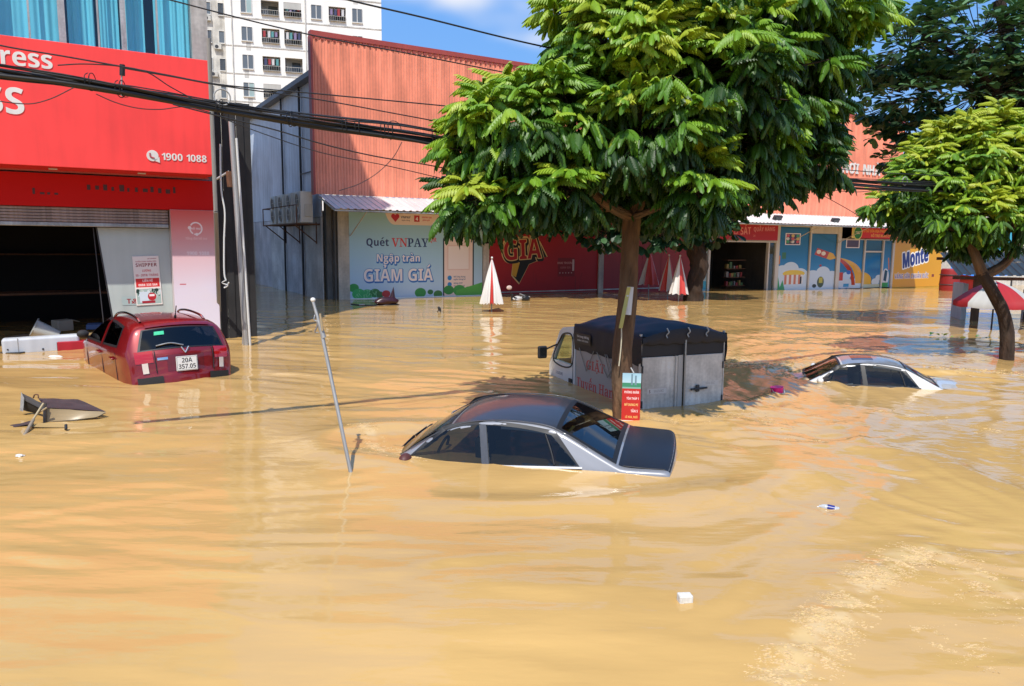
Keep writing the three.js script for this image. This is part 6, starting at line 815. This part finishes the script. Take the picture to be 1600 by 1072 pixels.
const wires = [['single top cable running from the red sign over orange roof edge', [[180, -22], [270, 1], [370, 27], [488, 55], [640, 84], [820, 119], [1000, 150]], 0.012], ['highest cable crossing the blue sky above the orange wall', [[480, -18], [545, 0], [660, 27], [810, 64], [950, 94]], 0.017], ['cable from the sign clip dipping across the upper orange wall', [[-60, 56], [0, 71], [100, 88], [190, 104], [260, 117], [335, 131], [490, 146], [700, 166], [900, 186]], 0.012], ['thin cable just below the clip, slanting to the tree', [[190, 106], [270, 120], [340, 133], [500, 156], [620, 178], [760, 204]], 0.011], ['loop of slack cable hanging lowest at the left of the sign', [[-20, 155], [20, 161], [50, 162], [80, 154], [115, 137]], 0.008], ['slack cable looping under the bundle above the phone number', [[150, 147], [180, 160], [215, 169], [250, 171], [290, 167], [330, 176]], 0.008], ['cable bowing upwards from the clip then down to the bundle', [[90, 102], [130, 100], [190, 104], [230, 113], [265, 135], [300, 154]], 0.01], ['thin cable below the bundle drooping toward orange wall middle', [[270, 163], [345, 182], [430, 203], [500, 224], [580, 243], [690, 262], [780, 285]], 0.012], ['lowest thin cable leaving the bundle toward the awning corner', [[345, 184], [420, 212], [500, 238], [600, 258], [700, 281]], 0.008], ['slack cable sagging in an arc on the orange wall', [[628, 222], [615, 245], [590, 270], [560, 288], [530, 298]], 0.007], ['small upright cable loop above the bundle near the tree', [[604, 204], [606, 193], [614, 189], [623, 193], [628, 206]], 0.007], ['thin cable crossing right wall below the right bundle', [[1250, 285], [1310, 298], [1340, 300], [1380, 297], [1440, 300]], 0.01], ['guy cable slanting down right wall toward the awning', [[1280, 302], [1330, 330], [1352, 344]], 0.01], ['cable along the right wall above the right bundle', [[1290, 262], [1340, 267], [1400, 271], [1500, 276]], 0.012]];
for (const [label, pts, r] of wires) { const p = path(pts, CD - 0.15), t = tube(p.map((q) => q.clone().sub(p[0])), r * CR, 60, 5), m = part('overhead_cable', t, cableM, scene); m.position.copy(p[0]); tag(m, label, 'cable'); }
// ---------------------------------------------------------------- things on the roadside tree
{
  const d = 9.83, a = at(973, 582, d), w = 0.245, h = 0.66, t = thing('red_notice_board', 'narrow red notice board with tower picture tied to the roadside tree', 'sign', V(a.x, at(973, 658, d).y, a.z), -0.12);
  const tx = canvasTex(240, 660, (x, W_, h_) => { x.fillStyle = '#c22a22'; x.fillRect(0, 0, W_, h_); const g = x.createLinearGradient(0, 0, 0, 200); g.addColorStop(0, '#9dc4d2'); g.addColorStop(1, '#c8dfe2'); x.fillStyle = g; x.fillRect(0, 0, W_, 200); x.fillStyle = '#3f8a66'; x.fillRect(0, 130, W_, 56); x.fillStyle = '#7fae9c'; x.fillRect(0, 186, W_, 22); x.fillStyle = '#7f98a4'; x.fillRect(112, 10, 22, 150); x.fillRect(160, 30, 24, 130); x.fillStyle = '#52707c'; x.fillRect(120, 10, 6, 150); x.fillRect(170, 30, 6, 130);
    ctext(x, 'PHÒNG KHÁM', 124, 258, 46, '#f2e0da', { sx: 0.62 }); ctext(x, 'TÒA THÁP 1', 140, 342, 44, '#f2e0da', { sx: 0.66 }); ctext(x, 'MỸ DUNG PC', 124, 428, 46, '#e9cf7a', { sx: 0.64 }); ctext(x, 'TẦN S', 165, 514, 48, '#f2e0da', { sx: 0.7 }); ctext(x, 'LÊ HOA, NGÕ', 130, 596, 42, '#e5c26a', { sx: 0.62 }); x.fillStyle = '#e8dcd4'; x.fillRect(0, 642, W_, 18); });
  part('print', quad(w, h, w / 2, h / 2, 0.012), printM(tx), t); part('panel', span(0, w, 0, h, -0.008, 0.008), M.galv, t); part('tie', [bar(V(w * 0.6, h, 0), V(w * 0.45, h + 0.06, -0.06), 0.012)], M.galv, t); 
  const p = at(983, 470, d), q = tag(part('paper_notice', (() => { const g = new THREE.PlaneGeometry(0.085, 0.37, 4, 8), ps = g.attributes.position; for (let i = 0; i < ps.count; i++) ps.setZ(i, 0.02 * Math.cos(ps.getX(i) * 20) + 0.008 * N(ps.getY(i) * 6, 1)); g.computeVertexNormals(); g.rotateZ(-0.06); return g; })(), paintM(0.66, 0.68, 0.72), scene), 'pale paper strip pinned high on the trunk of the roadside tree', 'paper'); q.position.copy(p);
  const r = tag(part('yellow_ribbon', (() => { const rows = []; for (let i = 0; i <= 10; i++) { const k = i / 10, c = at(mix(983, 970, k), mix(449, 513, k), d - 0.03 + 0.02 * Math.sin(k * 7)); rows.push([c.clone().add(V(-0.028, 0, 0)), c.clone().add(V(0.022, 0.004, 0.01))]); } return gridGeo(rows); })(), paintM(0.5, 0.48, 0.16, { side: THREE.DoubleSide }), scene), 'yellow ribbon hanging beside the paper strip on the tree trunk', 'ribbon');
  tag(part('pale_cord', tube([[971, 508], [971, 530], [969, 556], [967, 572]].map(([a_, b_]) => at(a_, b_, d)), 0.009, 20, 5), mat(0.55, 0.5, 0.36), scene), 'thin pale cord hanging down tree trunk below the ribbon', 'cord');
}
// ---------------------------------------------------------------- leaning metal pole in the foreground
{
  const b = onWater(555, 738), t = thing('leaning_pole', 'thin grey metal pole with white cap leaning out of the water', 'pole', V(b.x, 0, b.z)), d0 = -b.z, P_ = (px, py, q = 0) => at(px, py, d0 + q).sub(t.position);
  const top = P_(489, 470, 0.35), mid = P_(503, 522, 0.29), low = V(0.06, -0.5, 0.06);
  part('lower_tube', bar(low, mid, 0.021, 0.020, 12), M.galv, t); part('upper_tube', bar(mid, top, 0.017, 0.017, 12), M.galv, t); const cap = part('cap', (() => { const g = new THREE.SphereGeometry(0.028, 12, 8); g.scale(1, 0.9, 1); g.translate(top.x, top.y + 0.01, top.z); return g; })(), M.white, t);
  part('sleeve', bar(P_(497, 500, 0.3), P_(506, 528, 0.28), 0.026, 0.026, 10), M.galv, t); part('hook', [tube([P_(492, 492, 0.3), P_(491, 500, 0.28), P_(496, 503, 0.28), P_(495, 511, 0.28), P_(492, 519, 0.28), P_(497, 520, 0.29)], 0.008, 24, 6)], M.steel, t); part('batten', bar(P_(500, 490, 0.26), P_(504, 517, 0.26), 0.012, 0.012, 5), paintM(0.42, 0.33, 0.2), t);
}
// ---------------------------------------------------------------- parasols
function folded(name, label, p, hgt, r, turn, group, stem = 0.42, colors = [0, 1], n = 8) {
  const t = thing(name, label, 'parasol', p, turn, group), wht = paintM(0.78, 0.77, 0.76, { side: THREE.DoubleSide }), red = paintM(0.62, 0.06, 0.05, { side: THREE.DoubleSide });
  for (let k = 0; k < n; k++) { const rows = []; for (let i = 0; i <= 12; i++) { const q = i / 12, rad = r * (0.06 + 0.94 * Math.pow(q, 0.92)), row = []; for (let j = 0; j <= 6; j++) { const a = (k + j / 6) / n * 6.283, f = 1 - (0.30 * q) * Math.sin(j / 6 * Math.PI) + 0.04 * N(a * 3, q * 4); row.push(V(Math.cos(a) * rad * f, stem + hgt * (1 - q) + (i === 12 ? -0.03 * Math.cos(j / 3 * Math.PI) : 0), Math.sin(a) * rad * f)); } rows.push(row); } part('canopy_panel', gridGeo(rows), colors.includes(n === 8 ? k % 4 : k) ? red : wht, t); }
  part('pole', bar(V(0, -1.6, 0), V(0, stem + hgt + 0.06, 0), 0.025), M.galv, t); part('finial', new THREE.SphereGeometry(0.04, 8, 6).translate(0, stem + hgt + 0.07, 0), M.white, t); return t;
}
folded('folded_parasol', 'white folded parasol with one red stripe in front of the red hoarding', onWater(768, 487), 1.5, 0.42, 0.2, undefined, 0.3, [5], 20);
folded('folded_parasol', 'leftmost of three red and white folded parasols beside the dark tree trunk', onWater(1013, 461), 1.5, 0.52, 0.2, undefined, 0.5, [1, 2]);
folded('folded_parasol', 'middle of three red and white folded parasols beside the dark tree trunk', onWater(1043, 466), 1.5, 0.42, 1.2, undefined, 0.35, [0, 2]);
folded('folded_parasol', 'rightmost of three folded parasols, pale side out, beside the dark tree trunk', onWater(1060, 470), 1.55, 0.42, 2.2, undefined, 0.3, [0]);
{
  const b = onWater(1549, 513), t = thing('open_parasol', 'open red and white parasol half drowned behind the young tree', 'parasol', V(b.x, 0, b.z), 0.35), red = paintM(0.40, 0.015, 0.02, { side: THREE.DoubleSide }), wht = paintM(0.5, 0.5, 0.49, { side: THREE.DoubleSide }), R = 1.06, n = 8, y0 = 0.80, h = 0.62;
  for (let k = 0; k < n; k++) { const rows = []; for (let i = 0; i <= 8; i++) { const q = i / 8, row = []; for (let j = 0; j <= 6; j++) { const a = (k + j / 6) / n * 6.283, f = 1 - 0.075 * q * Math.sin(j / 6 * Math.PI); row.push(V(Math.cos(a) * R * q * f, y0 + h * (1 - q) + 0.10 * Math.sin(q * 3.1) - 0.03 * q * Math.sin(j / 6 * Math.PI), Math.sin(a) * R * q * f)); } rows.push(row); } rows.push(rows[8].map((p) => p.clone().add(V(0, -0.14, 0)))); part('canopy_panel', gridGeo(rows), k % 2 ? wht : red, t); part('rib', bar(V(Math.cos(k / n * 6.283) * R * 0.98, y0 - 0.01, Math.sin(k / n * 6.283) * R * 0.98), V(0, y0 + h - 0.06, 0), 0.012, 0.012, 5), M.darkMetal, t); }
  part('pole', bar(V(0, -1.6, 0), V(0, y0 + h, 0), 0.024), M.darkMetal, t);
}
// ---------------------------------------------------------------- drowned motorbikes and floating things
function lump(rx, ry, rz, s, amp = 0.25) { const g = new THREE.IcosahedronGeometry(1, 4), p = g.attributes.position; for (let i = 0; i < p.count; i++) { const k = 1 + amp * N(p.getX(i) * 1.4 + s, p.getY(i) * 1.4, p.getZ(i) * 1.4); p.setXYZ(i, p.getX(i) * k * rx, p.getY(i) * k * ry, p.getZ(i) * k * rz); } const m = mergeVertices(g); m.computeVertexNormals(); return m; }
{
  const b = onWater(606, 477), t = thing('drowned_motorbike', 'maroon motorbike seat and tail sticking up before the pale blue billboard', 'motorbike', V(b.x, 0, b.z), STREET), seat = mat(0.035, 0.008, 0.012, { roughness: 0.35 });
  part('seat', lump(0.46, 0.16, 0.2, 3).translate(-0.02, 0.16, 0), seat, t); part('tail', (() => { const g = new THREE.ConeGeometry(0.16, 0.6, 14, 6); g.scale(1, 1, 0.7); g.rotateZ(-0.12); g.translate(0.2, 0.40, 0); return g; })(), mat(0.03, 0.008, 0.012, { roughness: 0.3 }), t); part('body', lump(0.5, 0.12, 0.17, 9).translate(0.0, -0.02, 0), M.black, t); part('tail_lamp', rb(0.14, 0.05, 0.1, 0.42, 0.02, 0.1, 0.02).rotateZ(-0.4), M.chrome, t); part('handlebar', [tube([V(-1.5, 0.10, 0.2), V(-1.1, 0.05, 0.25), V(-0.6, 0.01, 0.25), V(-0.3, -0.1, 0.2)], 0.03, 20, 6)], M.black, t); part('grip', rb(0.22, 0.05, 0.06, -1.12, 0.075, 0.26, 0.02), M.galv, t);
  const c = onWater(802, 470), m = thing('drowned_motorbike', 'pale motorbike front barely above water at foot of the red hoarding', 'motorbike', V(c.x, 0, c.z), STREET); part('cowl', lump(0.3, 0.12, 0.16, 5).translate(0.25, 0.08, 0), paintM(0.55, 0.55, 0.55), m); part('fork', bar(V(-0.1, -0.3, 0), V(-0.05, 0.3, 0), 0.04), M.black, m); part('handlebar', [tube([V(0.02, 0.12, -0.2), V(0.0, 0.16, 0), V(0.02, 0.12, 0.25)], 0.025, 12)], M.black, m); part('mirror', lump(0.13, 0.09, 0.04, 2, 0.05).translate(-0.2, 0.55, 0), paintM(0.65, 0.5, 0.45), m); part('mirror_stem', bar(V(-0.05, 0.1, 0), V(-0.2, 0.5, 0), 0.012), M.black, m);
  const e = onWater(818, 470), k = thing('drowned_motorbike', 'dark motorbike handlebar just right of the pale drowned motorbike', 'motorbike', V(e.x, 0, e.z), STREET); part('cowl', lump(0.18, 0.14, 0.14, 8).translate(0.1, 0.1, 0), M.black, k); part('handlebar', tube([V(-0.2, 0.3, 0), V(0.02, 0.22, 0), V(0.25, 0.16, 0.1)], 0.025, 12), M.galv, k);
  const s = onWater(687, 488); tag(part('mirror_stub', [tube([V(-0.08, 0, 0), V(-0.02, 0.1, 0), V(0.03, 0.04, 0)], 0.018, 12), lump(0.05, 0.09, 0.03, 4, 0.1).rotateZ(0.5).translate(-0.01, 0.12, 0), bar(V(0.03, -0.3, 0), V(0.03, 0.06, 0), 0.02)], M.black, scene), 'tiny black handlebar mirror poking from water right of the maroon motorbike', 'mirror').position.copy(s);
}
{ // wrecked sheet metal cart at left
  const o = onWater(70, 655), t = thing('wrecked_cart', 'overturned grey sheet metal cart with wooden sticks in the water at left', 'cart', V(o.x, 0, o.z)), met = mat(0.12, 0.115, 0.12, { metalness: 0.5, roughness: 0.45, map: g1 }), inside = paintM(0.34, 0.25, 0.13, { roughness: 0.35 }), Q = (px, py, d) => at(px, py, d).sub(t.position);
  const sheet = (pts, m, name, th = V(0.004, 0.012, 0.004)) => { const [a, b, c, d] = pts, rows = [], lo = []; for (let i = 0; i <= 8; i++) { const r = []; for (let j = 0; j <= 4; j++) { const u = i / 8, v = j / 4, p = a.clone().lerp(b, u).lerp(d.clone().lerp(c, u), v); p.y += 0.008 * N(u * 4 + pts.length, v * 3, a.x); r.push(p); } rows.push(r); } const g = gridGeo(rows), h = gridGeo(rows.map((r) => r.map((p) => p.clone().sub(th)))); return part(name, [g, h], m, t); };
  sheet([Q(60, 622, 9.95), Q(122, 624, 10.05), Q(166, 643, 9.85), Q(72, 637, 9.55)], met, 'top_sheet'); sheet([Q(72, 638, 9.53), Q(166, 644, 9.83), Q(150, 652, 9.7), Q(72, 660, 9.5)], inside, 'side_sheet'); sheet([Q(34, 614, 9.9), Q(70, 632, 9.6), Q(68, 640, 9.6), Q(34, 622, 9.9)], met, 'end_sheet'); sheet([Q(33, 612, 9.9), Q(38, 622, 9.85), Q(36, 642, 9.85), Q(31, 640, 9.9)], M.galv, 'corner_plate'); sheet([Q(35, 622, 9.92), Q(66, 640, 9.66), Q(60, 646, 9.9), Q(36, 640, 10.0)], M.dark, 'inner_sheet');
  part('post', [bar(Q(70, 630, 9.5), Q(70, 662, 9.48), 0.022)], met, t); part('stick', [bar(Q(68, 630, 9.45), Q(50, 658, 9.3), 0.013)], paintM(0.42, 0.34, 0.2), t); part('stick', [bar(Q(73, 637, 9.43), Q(56, 648, 9.4), 0.011)], paintM(0.40, 0.31, 0.18), t); part('stick', [bar(Q(52, 656, 9.3), Q(36, 684, 8.75), 0.02)], paintM(0.30, 0.25, 0.18), t); part('ring', tube([Q(52, 622, 9.8), Q(54, 617, 9.8), Q(59, 617, 9.8), Q(60, 622, 9.78)], 0.009, 16), M.rust, t);
  sheet([Q(0, 668, 9.25), Q(50, 657, 9.4), Q(50, 662, 9.28), Q(6, 671, 9.15)], met, 'tail_board'); sheet([Q(46, 667, 9.15), Q(186, 671, 9.3), Q(160, 662, 9.45), Q(60, 661, 9.35)], paintM(0.46, 0.31, 0.12), 'drowned_panel'); part('slot', [bar(Q(103, 664, 9.1), Q(103, 671, 9.05), 0.018)], M.black, t);
}
{
  const a = sp(-0.58, 0, DR - 0.15), t = thing('floating_board', 'long dirty white panel floating at the foot of the shop window', 'panel', V(a.x, 0.12, a.z), STREET); t.rotation.z = 0.02; part('body', rb(1.4, 0.36, 0.3, 0, 0.02, 0, 0.06, 4), paintM(0.56, 0.60, 0.66), t); part('seam', span(-0.42, -0.405, -0.16, 0.2, 0.15, 0.154), M.galv, t); part('stud', [rb(0.03, 0.03, 0.02, -0.6, -0.02, 0.155, 0.008), rb(0.035, 0.04, 0.02, 0.02, -0.06, 0.155, 0.008)], M.darkMetal, t);
  const b = onWater(128, 546), r = thing('floating_board', 'red box board floating between the white panel and red car', 'panel', V(b.x, 0.06, b.z), STREET); part('body', rb(1.0, 0.2, 0.25, 0.05, 0.04, 0, 0.02), paintM(0.45, 0.015, 0.03, { roughness: 0.3 }), r); part('lip', span(-0.45, 0.55, -0.085, -0.06, 0.125, 0.14), M.black, r); part('end_cap', span(-0.456, -0.451, -0.05, 0.13, -0.11, 0.11), M.dark, r);
  const c = onWater(20, 552); tag(part('black_board', rb(0.42, 0.035, 0.2, 0, 0.01, 0, 0.012), M.black, scene), 'thin black board floating in front of the white panel', 'board').position.copy(V(c.x, 0, c.z));
  const d = onWater(86, 558); tag(part('white_scrap', lump(0.13, 0.03, 0.07, 6, 0.4), M.white, scene), 'white crumpled scrap floating below the red board', 'litter').position.copy(V(d.x, 0.01, d.z));
  const e = onWater(31, 714); tag(part('paper_scrap', lump(0.045, 0.014, 0.03, 16, 0.6), M.white, scene), 'small white litter floating near the left edge below the cart', 'litter').position.copy(V(e.x, 0.015, e.z));
  const k = sp(0.35, 0.28, DR + 0.12); const dr = thing('plastic_tub', 'grey plastic tub bobbing inside the shop window', 'tub', sp(-0.52, 0.02, DR + 1.0), STREET); const lg = new THREE.CylinderGeometry(0.22, 0.16, 0.5, 6, 1); lg.rotateZ(1.1); lg.translate(0, 0.25, 0); part('body', lg, paintM(0.5, 0.52, 0.5), dr); const rim = new THREE.TorusGeometry(0.22, 0.02, 6, 6); rim.rotateX(Math.PI / 2); rim.translate(0, 0.25, 0); rim.rotateZ(1.1); rim.translate(0, 0.25, 0); part('rim', rim, paintM(0.4, 0.42, 0.4), dr);
  let i = 0; for (const [s, y, w, h, q, c2, l] of [[0.2, 0.12, 0.5, 0.22, 0.9, [0.3, 0.22, 0.1], 'tan carton floating right inside the shop window'], [-1.0, 0.1, 0.6, 0.2, 1.2, [0.25, 0.18, 0.12], 'brown carton floating left inside the shop window'], [-0.2, 0.32, 0.35, 0.25, 2.0, [0.4, 0.36, 0.3], 'pale carton heaped deep inside the shop window'], [0.5, 0.3, 0.4, 0.12, 1.6, [0.06, 0.12, 0.3], 'dark blue box heaped inside the shop window corner']]) { const g = thing('floating_carton', l, 'carton', sp(s, y, DR + q), STREET + i++); part('body', rb(w, h, 0.35, 0, 0, 0, 0.015), paintM(...c2), g); part('flap', rb(w, 0.012, 0.16, 0, h / 2 + 0.05, 0.2, 0.004).rotateX(0.35), paintM(...c2), g); }
}
{ // foreground litter
  const a = onWater(1070, 944), t = thing('foam_block', 'white foam block floating alone in the smooth foreground water', 'block', V(a.x, 0.035, a.z), 0.15); const g = new RoundedBoxGeometry(0.095, 0.075, 0.07, 5, 0.012), p = g.attributes.position; for (let i = 0; i < p.count; i++) { const k = 1 + 0.06 * N(p.getX(i) * 40, p.getY(i) * 40, p.getZ(i) * 40); p.setXYZ(i, p.getX(i) * k, p.getY(i) * k, p.getZ(i) * k); } g.computeVertexNormals(); part('block', g, paintM(0.8, 0.78, 0.72, { bumpMap: b2, bumpScale: 0.003 }), t); part('stain', rb(0.05, 0.02, 0.004, 0.004, -0.02, 0.035, 0.002), paintM(0.55, 0.45, 0.3), t);
  const b = onWater(1295, 796), o = thing('plastic_bottle', 'clear plastic bottle with dark blue label floating right of the grey car', 'bottle', V(b.x, 0.012, b.z), -0.35); const lp = [[0, -0.09], [0.026, -0.088], [0.03, -0.08], [0.03, 0.03], [0.026, 0.055], [0.012, 0.075], [0.012, 0.086]].map((q) => new THREE.Vector2(...q)); const lg = new THREE.LatheGeometry(lp, 18); lg.rotateZ(Math.PI / 2 - 0.1); part('shell', lg, new THREE.MeshPhysicalMaterial({ color: lin(0.8, 0.86, 0.92), transmission: 0.6, roughness: 0.1, thickness: 0 }), o); const lb = new THREE.CylinderGeometry(0.0312, 0.0312, 0.062, 18); lb.rotateZ(Math.PI / 2 - 0.1); lb.translate(0.015, 0.001, 0); part('label_band', lb, paintM(0.02, 0.03, 0.22, { roughness: 0.3 }), o); const cp = new THREE.CylinderGeometry(0.014, 0.014, 0.02, 14); cp.rotateZ(Math.PI / 2 - 0.1); cp.translate(-0.092, -0.009, 0); part('cap', cp, M.white, o);
  const c = onWater(1214, 616), m = thing('pink_basin', 'bright pink plastic pail floating between the truck and white car', 'pail', V(c.x, 0.05, c.z)); const pg = new THREE.LatheGeometry([[0, -0.12], [0.085, -0.12], [0.1, 0.06], [0.108, 0.07], [0.1, 0.075], [0.0, 0.072]].map((q) => new THREE.Vector2(...q)), 20); pg.rotateZ(0.12); part('shell', pg, paintM(0.95, 0.01, 0.26, { roughness: 0.35 }), m); part('handle', tube([V(-0.1, 0.05, 0.02), V(-0.08, 0.0, 0.1), V(0.08, -0.01, 0.1), V(0.1, 0.05, 0.02)], 0.005, 16), M.white, m);
  const w = onWater(1490, 527), wd = thing('floating_weed', 'low patch of green weed drifting beside the open parasol', 'plant', V(w.x, 0, w.z)); for (let i = 0; i < 14; i++) { const l = part('leaf', bl2, leafM(...greens[1 + i % 3]), wd); l.position.set(rr(-0.7, 1.6), 0.03, rr(-0.3, 0.3)); l.rotation.set(rr(-0.4, 0.4), rr(0, 6), rr(-0.2, 0.6)); l.scale.setScalar(rr(0.4, 0.8)); }
  const tw = onWater(1590, 540), sn = thing('snag', 'thin dead twigs caught in water right of the young tree', 'twig', V(tw.x, 0, tw.z)); part('twig', [bar(V(-0.1, -0.2, 0), V(-0.12, 0.25, 0), 0.012), bar(V(-0.3, 0.12, 0), V(0.1, 0.04, 0.02), 0.008)], darkBark, sn); part('side_twig', [bar(V(0.15, -0.2, 0), V(0.2, 0.4, 0.02), 0.01)], darkBark, sn);
}
renderer.render(scene, camera);
